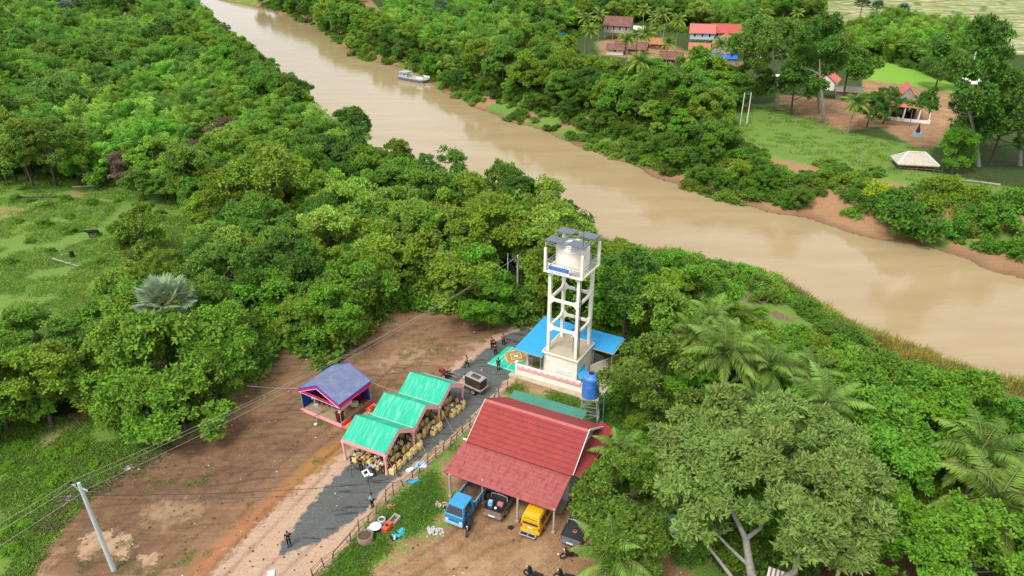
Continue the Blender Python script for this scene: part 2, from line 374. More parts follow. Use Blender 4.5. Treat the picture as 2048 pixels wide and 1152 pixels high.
# far flooded rice fields with pale bunds
vz = g.n('ShaderNodeTexVoronoi', feature='DISTANCE_TO_EDGE'); mp = g.n('ShaderNodeMapping'); gm.node_tree.links.new(pos, mp.inputs[0]); mp.inputs['Scale'].default_value = (.03, .055, 0)
mp.inputs['Rotation'].default_value = (0, 0, .25); gm.node_tree.links.new(mp.outputs[0], vz.inputs[0]); vz.inputs['Scale'].default_value = 1
fld = g.ramp(nl, [(.3, (.16, .22, .06)), (.5, (.28, .30, .11)), (.62, (.42, .38, .24)), (.68, (.50, .50, .44))])
fld = g.mix(g.rng(vz.outputs['Distance'], .02, .05), (.14, .17, .05), fld)
c = g.mix(c3[3], c, fld)
tan = g.ramp(nf, [(.25, (.17, .095, .045)), (.5, (.30, .17, .085)), (.75, (.42, .27, .15))])
tan = g.mix(g.math('MULTIPLY', g.rng(g.noise(pos, .35, 5, .65), .45, .65), .65), tan, (.46, .30, .17))
tan = g.mix(g.math('MULTIPLY', g.rng(nm, .52, .7), .55), tan, (.16, .09, .045))
tan = g.mix(g.math('MULTIPLY', g.rng(g.noise(pos, .45, 6, .75), .60, .70), .7), tan, (.12, .15, .04))
c = g.mix(th(c2[1], .9, .12), c, tan)
bankc = g.ramp(nf, [(.25, (.20, .10, .045)), (.5, (.34, .19, .10)), (.75, (.44, .29, .17))])
c = g.mix(th(c4[0], .5, .15), c, bankc)
c = g.mix(th(c4[1], .5, .15), c, g.ramp(nf, [(.3, (.10, .075, .04)), (.7, (.26, .19, .11))]))
# the yard: brown earth scraped along the road
mp2 = g.n('ShaderNodeMapping'); gm.node_tree.links.new(pos, mp2.inputs[0]); mp2.inputs['Rotation'].default_value = (0, 0, rad(-52)); mp2.inputs['Scale'].default_value = (.35, 2.6, 1)
ns = g.noise(mp2.outputs[0], 1.0, 5, .6)
dirt = g.ramp(nf, [(.25, (.15, .085, .047)), (.5, (.225, .135, .076)), (.75, (.30, .195, .115))])
dirt = g.mix(g.math('MULTIPLY', g.rng(ns, .5, .66), .38), dirt, (.11, .06, .034))
wv = g.n('ShaderNodeTexWave'); wv.bands_direction = 'Y'; gm.node_tree.links.new(mp2.outputs[0], wv.inputs[0]); wv.inputs['Scale'].default_value = .16; wv.inputs['Distortion'].default_value = 5; wv.inputs['Detail'].default_value = 3; wv.inputs['Detail Scale'].default_value = .6
dirt = g.mix(g.math('MULTIPLY', g.math('MULTIPLY', g.rng(wv.outputs['Fac'], .86, .96), g.rng(g.noise(pos, .3, 3), .42, .55)), .6), dirt, (.10, .055, .033))
dirt = g.mix(g.math('MULTIPLY', g.rng(g.noise(mp2.outputs[0], .28, 5, .7), .52, .68), .7), dirt, (.36, .225, .13))
dirt = g.mix(g.math('MULTIPLY', g.rng(g.noise(pos, .33, 5, .75), .5, .66), .6), dirt, (.085, .05, .032))
dirt = g.mix(g.math('MULTIPLY', g.rng(nl, .4, .6), .35), dirt, (.30, .165, .08))
dirt = g.mix(g.math('MULTIPLY', g.rng(g.noise(pos, .5, 5, .7), .60, .68), .8), dirt, (.10, .14, .035))
dirt = g.mix(g.math('MULTIPLY', c3[0], g.rng(nm, .3, .7, .1, .75)), dirt, (.095, .052, .032))
c = g.mix(th(c1[0], .45, .10), c, dirt)
c = g.mix(g.math('MULTIPLY', c1[3], g.rng(g.math('ADD', ns, c1[3]), .8, 1.2)), c, (.42, .17, .07))
c = g.mix(th(c2[0], .5, .3), c, (.34, .17, .055))
sandc = g.ramp(nf, [(.25, (.34, .22, .15)), (.5, (.47, .32, .22)), (.75, (.58, .43, .31))])
sandc = g.mix(g.math('MULTIPLY', g.rng(ns, .5, .7), .5), sandc, (.38, .19, .10))
c = g.mix(th(c1[1], .7, .14), c, sandc)
c = g.mix(g.math('MULTIPLY', th(c2[3], 1.1, .25), .8), c, (.38, .25, .15))
puddle = th(c2[2], .9, .07)
c = g.mix(g.math('MULTIPLY', puddle, .85), c, (.44, .29, .175))
grv = g.ramp(nx, [(.3, (.05, .056, .053)), (.5, (.115, .126, .12)), (.7, (.235, .245, .235))])
grv = g.mix(g.math('MULTIPLY', g.rng(g.noise(mp2.outputs[0], .8, 4, .7), .55, .64), .75), grv, (.03, .032, .034))
gmask = th(c1[2], .5, .07)
c = g.mix(gmask, c, grv)
c = g.mix(th(c3[1], .5, .15), c, g.ramp(nf, [(.3, (.09, .045, .025)), (.7, (.2, .11, .06))]))
c5 = chans('zone_e')
c = g.mix(g.math('MULTIPLY', c5[0], g.math('SUBTRACT', .75, g.math('MULTIPLY', gmask, .5))), c, (.095, .052, .03))
# little pale litter and stones
vo = g.n('ShaderNodeTexVoronoi'); gm.node_tree.links.new(pos, vo.inputs[0]); vo.inputs['Scale'].default_value = 1.6
sp = g.math('MULTIPLY', g.rng(vo.outputs['Distance'], .07, .05), g.rng(g.noise(pos, .9, 2), .5, .6))
bare = g.math('MAXIMUM', c1[0], c2[1]); c = g.mix(g.math('MULTIPLY', sp, bare), c, (.55, .52, .46))
# darker wet rim along the water
c = g.mix(g.rng(c4[3], .05, .5, .6, 0), c, (.14, .085, .045))
gm.node_tree.links.new(c, bs.inputs['Base Color'])
gm.node_tree.links.new(g.math('SUBTRACT', .93, g.math('MULTIPLY', puddle, .8)), bs.inputs['Roughness'])
bmp = g.n('ShaderNodeBump'); bmp.inputs['Strength'].default_value = .9; bmp.inputs['Distance'].default_value = .12
hh = g.math('ADD', g.math('MULTIPLY', nf, .8), g.math('ADD', g.math('MULTIPLY', nm, .8), g.math('MULTIPLY', g.math('MULTIPLY', nx, gmask), .5)))
hh = g.math('MULTIPLY', hh, g.math('SUBTRACT', 1.0, puddle))
gm.node_tree.links.new(hh, bmp.inputs['Height']); gm.node_tree.links.new(bmp.outputs[0], bs.inputs['Normal'])

co = np.stack([gx, gy, gz], 1)
ny, nx_ = Y.shape
idx = np.arange(ny*nx_).reshape(ny, nx_)
quads = np.stack([idx[:-1, :-1], idx[:-1, 1:], idx[1:, 1:], idx[1:, :-1]], -1).reshape(-1, 4)
def qmean(a): return a[quads].mean(1)
cls = np.zeros(len(quads), int)                       # 0 ground, 1 yard, 2 gravel, 3 sandy lane, 4 river bed
cls[qmean(yard) > .5] = 1; cls[(qmean(sand) > .5)] = 3; cls[qmean(grav) > .5] = 2
cls[(qmean(gz) < WATER_Z-.05)] = 4; cls[(qmean(padd) > .5)] = 5; cls[qmean(fiel) > .5] = 6
cls[(qmean(np.maximum(farbank, 0)) > .6) & (cls == 0)] = 7
names = ['ground', 'dirt_yard', 'gravel_road', 'sandy_lane', 'river_bed', 'rice_paddy', 'flooded_fields', 'river_bank']
for k, nmn in enumerate(names):
    qs = quads[cls == k]
    if not len(qs): continue
    used, inv = np.unique(qs.ravel(), return_inverse=True); inv = inv.reshape(qs.shape)
    me = bpy.data.meshes.new(nmn)
    me.vertices.add(len(used)); me.vertices.foreach_set('co', co[used].astype(np.float32).ravel())
    me.loops.add(inv.size); me.loops.foreach_set('vertex_index', inv.astype(np.int32).ravel())
    me.polygons.add(len(inv)); me.polygons.foreach_set('loop_start', np.arange(0, inv.size, 4, dtype=np.int32)); me.polygons.foreach_set('loop_total', np.full(len(inv), 4, np.int32))
    me.polygons.foreach_set('use_smooth', np.ones(len(inv), bool))
    me.update(calc_edges=True)
    for nm_, A in (('zone_a', A1), ('zone_b', A2), ('zone_c', A3), ('zone_d', A4), ('zone_e', A5)): vattr(me, nm_, A[used])
    me.materials.append(gm); o = link(nmn, me); tag(o, kind='structure')

# the river: one wide sheet of silty water
wm = bpy.data.materials.new("silty_water"); wm.use_nodes = True
w = NT(wm.node_tree); b = wm.node_tree.nodes['Principled BSDF']
pos = w.n('ShaderNodeNewGeometry').outputs['Position']
mpw = w.n('ShaderNodeMapping'); wm.node_tree.links.new(pos, mpw.inputs[0]); mpw.inputs['Rotation'].default_value = (0, 0, rad(48)); mpw.inputs['Scale'].default_value = (.06, .25, 1)
wc = w.ramp(w.noise(mpw.outputs[0], 1.0, 5, .6), [(.35, (.335, .25, .13)), (.65, (.385, .295, .16))])
wm.node_tree.links.new(wc, b.inputs['Base Color']); b.inputs['Roughness'].default_value = .06; b.inputs['IOR'].default_value = 1.33; b.inputs['Specular IOR Level'].default_value = .5
bp = w.n('ShaderNodeBump'); bp.inputs['Strength'].default_value = 1; bp.inputs['Distance'].default_value = .014
hw_ = w.math('ADD', w.noise(pos, .8, 4, .6), w.math('MULTIPLY', w.noise(pos, 3.5, 3, .6), .35))
wm.node_tree.links.new(hw_, bp.inputs['Height']); wm.node_tree.links.new(bp.outputs[0], b.inputs['Normal'])
mb = MB(); mb.face([(-6000, 30, WATER_Z), (900, 30, WATER_Z), (900, 6000, WATER_Z), (-6000, 6000, WATER_Z)], wm)
tag(mb.build('river_water'), kind='structure')
# ------------------------------------------------------------------ foliage materials and crowns
def leafmat(name, c, rough=.55, trans=.35, var=.5, tint=True, yellow=.0):
    """leaf colour = base x tint of the single plant x small random change from leaf to leaf"""
    m = bpy.data.materials.new(name); m.use_nodes = True; t = NT(m.node_tree); nt = m.node_tree
    nt.nodes.clear(); out = t.n('ShaderNodeOutputMaterial')
    a = t.n('ShaderNodeAttribute', attribute_name='leafvar'); sp = t.n('ShaderNodeSeparateColor'); nt.links.new(a.outputs['Color'], sp.inputs[0])
    hsv = t.n('ShaderNodeHueSaturation')
    tn = t.n('ShaderNodeAttribute', attribute_name='color'); tn.attribute_type = 'INSTANCER'
    mul = t.n('ShaderNodeMix', data_type='RGBA', blend_type='MULTIPLY'); mul.inputs[0].default_value = 1
    mul.inputs[6].default_value = (*c, 1)
    if tint: nt.links.new(tn.outputs['Color'], mul.inputs[7])
    else: mul.inputs[7].default_value = (1, 1, 1, 1)
    nt.links.new(mul.outputs[2], hsv.inputs['Color'])
    nt.links.new(t.rng(sp.outputs[0], 0, 1, 1-var*.75, 1+var), hsv.inputs['Value'])
    nt.links.new(t.rng(sp.outputs[1], 0, 1, .478, .515), hsv.inputs['Hue']); hsv.inputs['Saturation'].default_value = 1
    cc = hsv.outputs[0]
    if yellow: cc = t.mix(t.rng(sp.outputs[2], 1-yellow-.05, 1-yellow), cc, (.27, .36, .05))
    d = t.n('ShaderNodeBsdfDiffuse'); tr = t.n('ShaderNodeBsdfTranslucent'); gl = t.n('ShaderNodeBsdfGlossy'); gl.inputs['Roughness'].default_value = rough
    nt.links.new(cc, d.inputs[0]); nt.links.new(cc, tr.inputs[0]); gl.inputs[0].default_value = (.5, .5, .5, 1)
    ms = t.n('ShaderNodeMixShader'); ms.inputs[0].default_value = trans; nt.links.new(d.outputs[0], ms.inputs[1]); nt.links.new(tr.outputs[0], ms.inputs[2])
    fr = t.n('ShaderNodeFresnel'); fr.inputs[0].default_value = 1.35
    m2 = t.n('ShaderNodeMixShader'); nt.links.new(t.math('MULTIPLY', fr.outputs[0], .5), m2.inputs[0]); nt.links.new(ms.outputs[0], m2.inputs[1]); nt.links.new(gl.outputs[0], m2.inputs[2])
    nt.links.new(m2.outputs[0], out.inputs[0]); return m
LEAF = leafmat('broad_leaf', (.168, .315, .036))
LEAFY = leafmat('mango_leaf', (.115, .225, .028), yellow=.14)
LEAFG = leafmat('grey_green_leaf', (.21, .315, .07), var=.6, rough=.45)
FROND = leafmat('frond_leaf', (.20, .32, .06), var=.6, rough=.4)
FAN = leafmat('fan_leaf', (.27, .37, .21), var=.4, rough=.45)
BAMB = leafmat('bamboo_leaf', (.20, .36, .05))
DRY = leafmat('dry_leaf', (.17, .115, .075), var=.6, trans=.2)
REED = leafmat('reed_leaf', (.44, .42, .08), var=.5)
GRASS = leafmat('grass_blade', (.17, .31, .042), var=.5)
BARK = mat('bark', (.11, .085, .06), .9, var=.35, vscale=2.5, bump=.03, bscale=6)
BARKW = mat('pale_bark', (.31, .29, .25), .85, var=.3, vscale=1.5, bump=.03, bscale=5, dirt=((.2, .18, .15), 2.2, .7))
PBARK = mat('palm_bark', (.23, .19, .15), .9, var=.3, vscale=4, bump=.03)

def leafmesh(name, base, direc, nrm, L, Wd, m, fold=.25, var=None, extra=None):
    """n rhombic leaves: base points, unit directions, face normals"""
    n = len(base); nrm = nrm-direc*(nrm*direc).sum(1, keepdims=True)
    nrm /= np.linalg.norm(nrm, axis=1, keepdims=True)+1e-9
    side = np.cross(direc, nrm); L = np.broadcast_to(L, n)[:, None]; Wd = np.broadcast_to(Wd, n)[:, None]
    mid = base+direc*L*.45
    v = np.stack([base, mid+side*Wd*.5-nrm*Wd*fold, base+direc*L-nrm*L*.12, mid-side*Wd*.5-nrm*Wd*fold], 1).reshape(-1, 3)
    i = np.arange(n)[:, None]*4; tri = np.concatenate([i+[0, 1, 2], i+[0, 2, 3]], 1).reshape(-1, 3)
    if var is None: var = rng.random((n, 3))
    vv = np.repeat(np.concatenate([var, np.ones((n, 1))], 1), 4, 0)
    if extra is not None:
        ev, et, ec = extra; tri = np.concatenate([tri, et+len(v)]); v = np.concatenate([v, ev]); vv = np.concatenate([vv, ec])
    me = bpy.data.meshes.new(name); me.vertices.add(len(v)); me.vertices.foreach_set('co', v.astype(np.float32).ravel())
    me.loops.add(tri.size); me.loops.foreach_set('vertex_index', tri.astype(np.int32).ravel())
    me.polygons.add(len(tri)); me.polygons.foreach_set('loop_start', np.arange(0, tri.size, 3, dtype=np.int32)); me.polygons.foreach_set('loop_total', np.full(len(tri), 3, np.int32))
    me.update(calc_edges=True)
    a = me.attributes.new('leafvar', 'FLOAT_COLOR', 'POINT'); a.data.foreach_set('color', vv.astype(np.float32).ravel())
    me.materials.append(m); return me
def unit(a): return a/(np.linalg.norm(a, axis=-1, keepdims=True)+1e-9)

def crown(name, seed, rx=3.5, rz=2.6, lobes=26, n=15500, L=.27, Wd=.16, m=None, lobe=(.26, .48), flat=.7, droop=0.0, sprig=6, low=-.45, shape='round', clumps=11, cut=None):
    """foliage of one crown: sprigs of leaves over a heap of unequal lobes, gaps between them"""
    q = np.random.default_rng(seed)
    # lobe centres over the crown's body
    th_ = q.random(lobes*4)*2*PI; cz = q.uniform(low, 1, lobes*4)
    rr = np.sqrt(np.clip(1-cz*cz, 0, 1))*q.uniform(.55, .95, lobes*4)
    if shape == 'cone': rr *= (1.05-.5*(cz+1))
    if shape == 'umbrella': rr = np.sqrt(q.random(lobes*4))*.95; cz = .35*(1-rr**2)+q.normal(0, .12, lobes*4)
    C = np.stack([np.cos(th_)*rr*rx, np.sin(th_)*rr*rx, cz*rz*.82], 1)
    if cut is not None: C = C[cut(C)]
    keep = [0]                                         # spread them out
    for i in range(1, len(C)):
        if len(keep) >= lobes: break
        if min(np.linalg.norm(C[i]-C[k]) for k in keep) > rx*.22: keep.append(i)
    C = C[keep]; nl_ = len(C)
    Rl = q.uniform(lobe[0], lobe[1], nl_)*rx
    ns_ = n//sprig; wts = Rl**2; li = q.choice(nl_, ns_, p=wts/wts.sum())
    d = unit(q.normal(size=(ns_, 3))); d[:, 2] = np.where(d[:, 2] < -.25, -d[:, 2], d[:, 2])
    # every lobe carries a handful of smaller clumps; leaves sit on the clumps
    ncl = clumps; cd = unit(q.normal(size=(nl_, ncl, 3))+np.array([0, 0, .35])+unit(C)[:, None, :]*.7)
    CC = (C[:, None, :]+cd*(Rl[:, None, None]*q.uniform(.6, 1.0, (nl_, ncl, 1)))*np.array([1, 1, flat])); CR = Rl[:, None]*q.uniform(.26, .5, (nl_, ncl))
    ci_ = q.integers(0, ncl, ns_)
    p = CC[li, ci_]+d*(CR[li, ci_]*q.uniform(.7, 1.12, ns_))[:, None]*np.array([1, 1, .75])
    lobevar = q.random(nl_); clv = q.random((nl_, ncl))
    S = np.repeat(p, sprig, 0); D = np.repeat(d, sprig, 0); LI = np.repeat(li, sprig)
    k = len(S); out = unit(S-C[LI]*.6+1e-3)
    dr = unit(q.normal(size=(k, 3))*.8+D*.55+np.array([0, 0, .15-droop]))
    nr = unit(q.normal(size=(k, 3))*.45+D*.5+np.array([0, 0, .9]))
    var = q.random((k, 3)); sv = np.repeat(q.random(ns_), sprig)
    var[:, 0] = .3*var[:, 0]+.25*sv+.2*lobevar[LI]+.25*np.repeat(clv[li, ci_], sprig); var[:, 1] = .5*var[:, 1]+.5*lobevar[LI]; var[:, 2] = sv
    Ls = L*q.uniform(.7, 1.3, k)
    base = S+q.normal(size=(k, 3))*L*.25
    return leafmesh(name, base, dr, nr, Ls, Wd*Ls/L, m or LEAF, var=var), C

def trunkmesh(name, seed, h, r, centres, m, n=7, cz=0.0, nlimb=7, spread=1.0):
    """tapered, slightly leaning trunk with limbs running out into the lobes"""
    q = random.Random(seed); mb = MB(); pts = []; rs = []; lx = q.uniform(-.06, .06); ly = q.uniform(-.06, .06)
    for i in range(6):
        t = i/5; pts.append((lx*h*t*t+q.uniform(-.02, .02)*h*t, ly*h*t*t+q.uniform(-.02, .02)*h*t, h*t)); rs.append(r*(1.25 if i == 0 else 1-.55*t))
    mb.tube(pts, rs, m, n)
    cs = sorted(centres.tolist(), key=lambda c: q.random())[:nlimb]
    for c in cs:
        t = q.uniform(.55, .98); a = Vector(pts[0]).lerp(Vector(pts[-1]), t)
        e = Vector((c[0]*.95, c[1]*.95, c[2]+cz)); mid = a.lerp(e, .5)+Vector((q.uniform(-.2, .2), q.uniform(-.2, .2), -.08*(e-a).length))
        mb.tube([a, mid, e], [r*.42, r*.25, r*.07], m, 5)
    return mb.mesh(name)

# kinds of tree: list of (crown mesh, trunk mesh, crown height)
BROAD = []
specs = [dict(rx=3.6, rz=3.2, lobes=17), dict(rx=3.3, rz=3.9, lobes=18, lobe=(.24, .44)), dict(rx=4.1, rz=2.8, lobes=20, lobe=(.2, .38)), dict(rx=3.3, rz=3.0, lobes=12, lobe=(.3, .5)), dict(rx=3.9, rz=3.4, lobes=26, lobe=(.16, .32), L=.24, Wd=.135, n=17000), dict(rx=3.5, rz=2.8, lobes=14, L=.34, Wd=.2, n=12500, droop=.3), dict(rx=2.9, rz=4.6, lobes=20, lobe=(.22, .42), n=16000), dict(rx=3.7, rz=2.6, lobes=40, lobe=(.10, .24), L=.2, Wd=.10, n=22000), dict(rx=3.2, rz=3.9, lobes=13, lobe=(.18, .56), L=.3, Wd=.19, n=14000, droop=.9, flat=1.05)]
for i, s in enumerate(specs):
    s = dict(s); me, C = crown('crown_%s' % 'abcdefghi'[i], 100+i, **s)
    BROAD.append((me, trunkmesh('trunk', 200+i, 5.0, .2, C, BARK, cz=5.0), 5.0))
def bamboo_mesh(name, seed, n_culm=26, h=9.0, m=None, r=4.0, npl=360):
    q = np.random.default_rng(seed); B = []; D = []; N = []; V = []; C = MB()
    for i in range(n_culm):
        a = q.random()*2*PI; lean = q.uniform(.15, 1.0)*r; hh = h*q.uniform(.7, 1.05); bx, by = q.normal(0, .5, 2)
        t = np.linspace(0, 1, 9); curve = lean*t**2.2; z = hh*(t-.22*t**4*(lean/r)*1.4)
        pts = np.stack([bx+np.cos(a)*curve, by+np.sin(a)*curve, z], 1)
        C.tube([tuple(p) for p in pts], list(.05*(1-t*.8)), BARK_B, 4, False)
        k = npl; s = 1-q.random(k)**1.6*.75; f = s*8; i0 = np.minimum(f.astype(int), 7); fr = (f-i0)[:, None]
        pp = pts[i0]*(1-fr)+pts[i0+1]*fr; tan_ = unit(pts[i0+1]-pts[i0])
        off = unit(q.normal(size=(k, 3)))*np.array([1, 1, .45]); dist = q.uniform(.1, .95, k)*(1.25-.6*s)
        pp = pp+off*dist[:, None]; pp[:, 2] -= dist*.35
        B.append(pp); D.append(unit(off+tan_*.6+np.array([0, 0, -.45])+q.normal(size=(k, 3))*.3)); N.append(unit(np.array([0, 0, 1.])+q.normal(size=(k, 3))*.45))
        v = q.random((k, 3)); v[:, 0] = .5*v[:, 0]+.5*q.random(); V.append(v)
    B, D, N, V = map(np.concatenate, (B, D, N, V)); k = len(B)
    return leafmesh(name, B, D, N, q.uniform(.28, .5, k), q.uniform(.1, .17, k), m or BAMB, var=V), C.mesh('culms')
BARK_B = mat('bamboo_cane', (.28, .27, .10), .6, var=.3)
BAMBOO = [(*bamboo_mesh('bamboo_foliage_%s' % c, 300+i), 0) for i, c in enumerate('abc')]
DEADB = [(*bamboo_mesh('dry_foliage', 310, 26, 7.5, DRY, 3.2, 190), 0)]

def frond_pts(a, el, Lf, bend):
    """a curved midrib: azimuth, starting elevation, length, bending"""
    pts = [Vector((0, 0, 0))]; e = el; st = Lf/9
    for i in range(9):
        pts.append(pts[-1]+Vector((math.cos(a)*math.cos(e), math.sin(a)*math.cos(e), math.sin(e)))*st); e -= bend*(.5+i*.16)/9
    return pts
def coconut(name, seed, nf_=22, Lf=4.2, m=None, lf=1.0):
    q = np.random.default_rng(seed); B = []; D = []; N = []; LL = []; V = []; mb = MB()
    for i in range(nf_):
        t = i/(nf_-1); a = i*2.4+q.normal(0, .15); el = 1.35-1.75*t+q.normal(0, .1); pts = frond_pts(a, el, Lf*q.uniform(.85, 1.08), 1.2+.5*(1-t)+q.uniform(-.2, .3))
        mb.tube(pts, list(np.linspace(.06, .012, len(pts))), FR_RIB, 4, False)
        P_ = np.array([tuple(p) for p in pts]); K = 46; s = np.linspace(.12, .99, K); f = s*(len(pts)-1); i0 = np.minimum(f.astype(int), len(pts)-2); fr = (f-i0)[:, None]
        pp = P_[i0]*(1-fr)+P_[i0+1]*fr; tg = unit(P_[i0+1]-P_[i0]); sd = unit(np.cross(tg, [0, 0, 1.0])); up = np.cross(sd, tg)
        old = q.random()
        for sg in (-1, 1):
            dd = unit(sd*sg*.85+tg*.55-np.array([0, 0, .42+.35*t])*1.0+q.normal(size=(K, 3))*.1)
            B.append(pp); D.append(dd); N.append(unit(up*.7+sd*sg*.9)); LL.append(.95*lf*np.sin(np.clip(s*1.05, 0, 1)*PI*.86+.38)*q.uniform(.85, 1.1, K)); v = q.random((K, 3))*.4; v[:, 0] += .6*(old if t < .7 else 1); v[:, 1] += .6*(1-t); V.append(v)
    B, D, N, V = map(np.concatenate, (B, D, N, V)); LL = np.concatenate(LL)
    return leafmesh(name, B, D, N, LL, .085*np.ones(len(LL))*1.35, m or FROND, var=V, fold=.1), mb.mesh('midribs')
FR_RIB = mat('frond_rib', (.17, .19, .06), .6)
COCO = [coconut('palm_fronds_%s' % c, 330+i, 20+2*i, 4.0+.2*i) for i, c in enumerate('abc')]
def fanpalm(name, seed):
    q = np.random.default_rng(seed); B = []; D = []; N = []; LL = []; V = []; mb = MB()
    for i in range(26):
        t = i/25; a = i*2.4; el = 1.3-1.6*t; dr = Vector((math.cos(a)*math.cos(el), math.sin(a)*math.cos(el), math.sin(el))); hub = dr*q.uniform(1.3, 1.7)
        mb.tube([(0, 0, 0), dr*.8, hub], [.06, .04, .03], FR_RIB, 4, False)
        sd = dr.cross(Vector((0, 0, 1))).normalized(); up = sd.cross(dr)
        for k in range(30):
            g_ = (k/29-.5)*4.3; d_ = dr*math.cos(g_)+sd*math.sin(g_)+up*(.12-.25*abs(math.sin(g_)))
            B.append(tuple(hub)); D.append(tuple(d_.normalized())); N.append(tuple(up+sd*q.normal(0, .25))); LL.append(1.15*q.uniform(.85, 1.05)); V.append((q.random()*.5+.5*(1-t), .6+.3*q.random(), .1))
    return leafmesh(name, np.array(B), np.array(D), np.array(N), np.array(LL), .17*np.ones(len(LL)), FAN, var=np.array(V), fold=.1), mb.mesh('petioles')
SUGAR = fanpalm('fan_leaves', 350)

def bushes():
    out = []
    for i, (c, nn) in enumerate(zip('abcd', (3600, 3200, 3600, 3000))):
        out.append(crown('bush_%s' % c, 400+i, rx=1.4, rz=1.0, lobes=11, n=nn, L=.22, Wd=.12, lobe=(.3, .55), low=-.1)[0])
    return out
BUSH = bushes()
def tuft(name, seed, n, h, r, m, w=.05, spread=.5):
    q = np.random.default_rng(seed); a = q.random(n)*2*PI; rr = r*np.sqrt(q.random(n)); B = np.stack([np.cos(a)*rr, np.sin(a)*rr, np.zeros(n)-.05], 1)
    D = unit(np.stack([q.normal(0, spread, n), q.normal(0, spread, n), np.ones(n)], 1)); N = unit(q.normal(size=(n, 3))+np.array([0, 0, .3]))
    return leafmesh(name, B, D, N, h*q.uniform(.6, 1.2, n), w*np.ones(n), m, fold=.1)
TUFT = [tuft('grass_tuft_%s' % c, 420+i, 60, .34, .75, GRASS, .075, .8) for i, c in enumerate('ab')]
REEDS = [tuft('reed_clump_%s' % c, 430+i, 420, 1.6, 1.5, REED, .11, .55) for i, c in enumerate('ab')]
WEED = [crown('weed_%s' % c, 440+i, rx=.55, rz=.3, lobes=6, n=260, L=.22, Wd=.12, lobe=(.3, .6), low=-.1)[0] for i, c in enumerate('ab')]

# ------------------------------------------------------------------ scattering of one "stuff" object from several meshes
def scatter(name, meshes, pts, scl, rot, tint, label=None, pick=None, kind='stuff', cat=None):
    """points carrying scale, heading, tint and choice; each point becomes one plant by geometry nodes"""
    pts = np.asarray(pts, float); n = len(pts)
    if n == 0: return
    me = bpy.data.meshes.new(name); me.vertices.add(n); me.vertices.foreach_set('co', pts.astype(np.float32).ravel())
    def at(nm, typ, arr, key='value'): a = me.attributes.new(nm, typ, 'POINT'); a.data.foreach_set(key, arr.ravel())
    at('scl', 'FLOAT', np.asarray(scl, np.float32)); at('rot', 'FLOAT', np.asarray(rot, np.float32)); at('tintc', 'FLOAT_COLOR', np.concatenate([np.asarray(tint), np.ones((n, 1))], 1).astype(np.float32), 'color')
    at('pick', 'INT', (np.asarray(pick) if pick is not None else rng.integers(0, len(meshes), n)).astype(np.int32))
    o = link(name, me)
    src = bpy.data.collections.new(name+'_source')
    for i, m in enumerate(meshes):
        if isinstance(m, tuple):
            # join foliage and wood as one instanced mesh
            a = bpy.data.objects.new('s', m[0]); b2 = bpy.data.objects.new('s', m[1])
            j = joined(m[0], m[1], m[2]); so = bpy.data.objects.new('%s_%02d' % (name, i), j)
        else: so = bpy.data.objects.new('%s_%02d' % (name, i), m)
        src.objects.link(so)
    gn = bpy.data.node_groups.new(name, 'GeometryNodeTree')
    gn.interface.new_socket('Geometry', in_out='INPUT', socket_type='NodeSocketGeometry'); gn.interface.new_socket('Geometry', in_out='OUTPUT', socket_type='NodeSocketGeometry')
    N = gn.nodes.new; L_ = gn.links.new
    i_, o_ = N('NodeGroupInput'), N('NodeGroupOutput'); ci = N('GeometryNodeCollectionInfo'); ci.inputs[0].default_value = src; ci.inputs['Separate Children'].default_value = True; ci.inputs['Reset Children'].default_value = True
    ip = N('GeometryNodeInstanceOnPoints'); ip.inputs['Pick Instance'].default_value = True
    mv = N('GeometryNodeMeshToPoints')
    def na(nm, dt): a = N('GeometryNodeInputNamedAttribute'); a.data_type = dt; a.inputs[0].default_value = nm; return [s for s in a.outputs if s.enabled][0]
    L_(i_.outputs[0], mv.inputs[0]); L_(mv.outputs[0], ip.inputs['Points']); L_(ci.outputs[0], ip.inputs['Instance'])
    L_(na('pick', 'INT'), ip.inputs['Instance Index'])
    cx = N('ShaderNodeCombineXYZ'); L_(na('rot', 'FLOAT'), cx.inputs[2]); L_(cx.outputs[0], ip.inputs['Rotation'])
    L_(na('scl', 'FLOAT'), ip.inputs['Scale'])
    st = N('GeometryNodeStoreNamedAttribute'); st.data_type = 'FLOAT_COLOR'; st.domain = 'INSTANCE'; st.inputs['Name'].default_value = 'color'
    L_(ip.outputs[0], st.inputs[0]); vs = [s for s in st.inputs if s.name == 'Value' and s.enabled][0]; L_(na('tintc', 'FLOAT_COLOR'), vs)
    L_(st.outputs[0], o_.inputs[0])
    md = o.modifiers.new('scatter', 'NODES'); md.node_group = gn
    if kind: o['kind'] = kind
    if label: o['label'] = label
    if cat: o['category'] = cat
    return o
_jc = {}
def joined(a, b, dz):
    """crown lifted by dz and trunk in one mesh, for the far masses"""
    key = (a.name, b.name)
    if key in _jc: return _jc[key]
    bm = bmesh.new(); bm.from_mesh(a); bmesh.ops.translate(bm, verts=bm.verts, vec=(0, 0, dz)); na_ = len(bm.faces)
    bm.from_mesh(b); bm.faces.ensure_lookup_table()
    for f in bm.faces[na_:]: f.material_index = 1
    me = bpy.data.meshes.new(a.name+'_whole'); bm.to_mesh(me); bm.free(); me.materials.append(a.materials[0]); me.materials.append(b.materials[0]); _jc[key] = me; return me

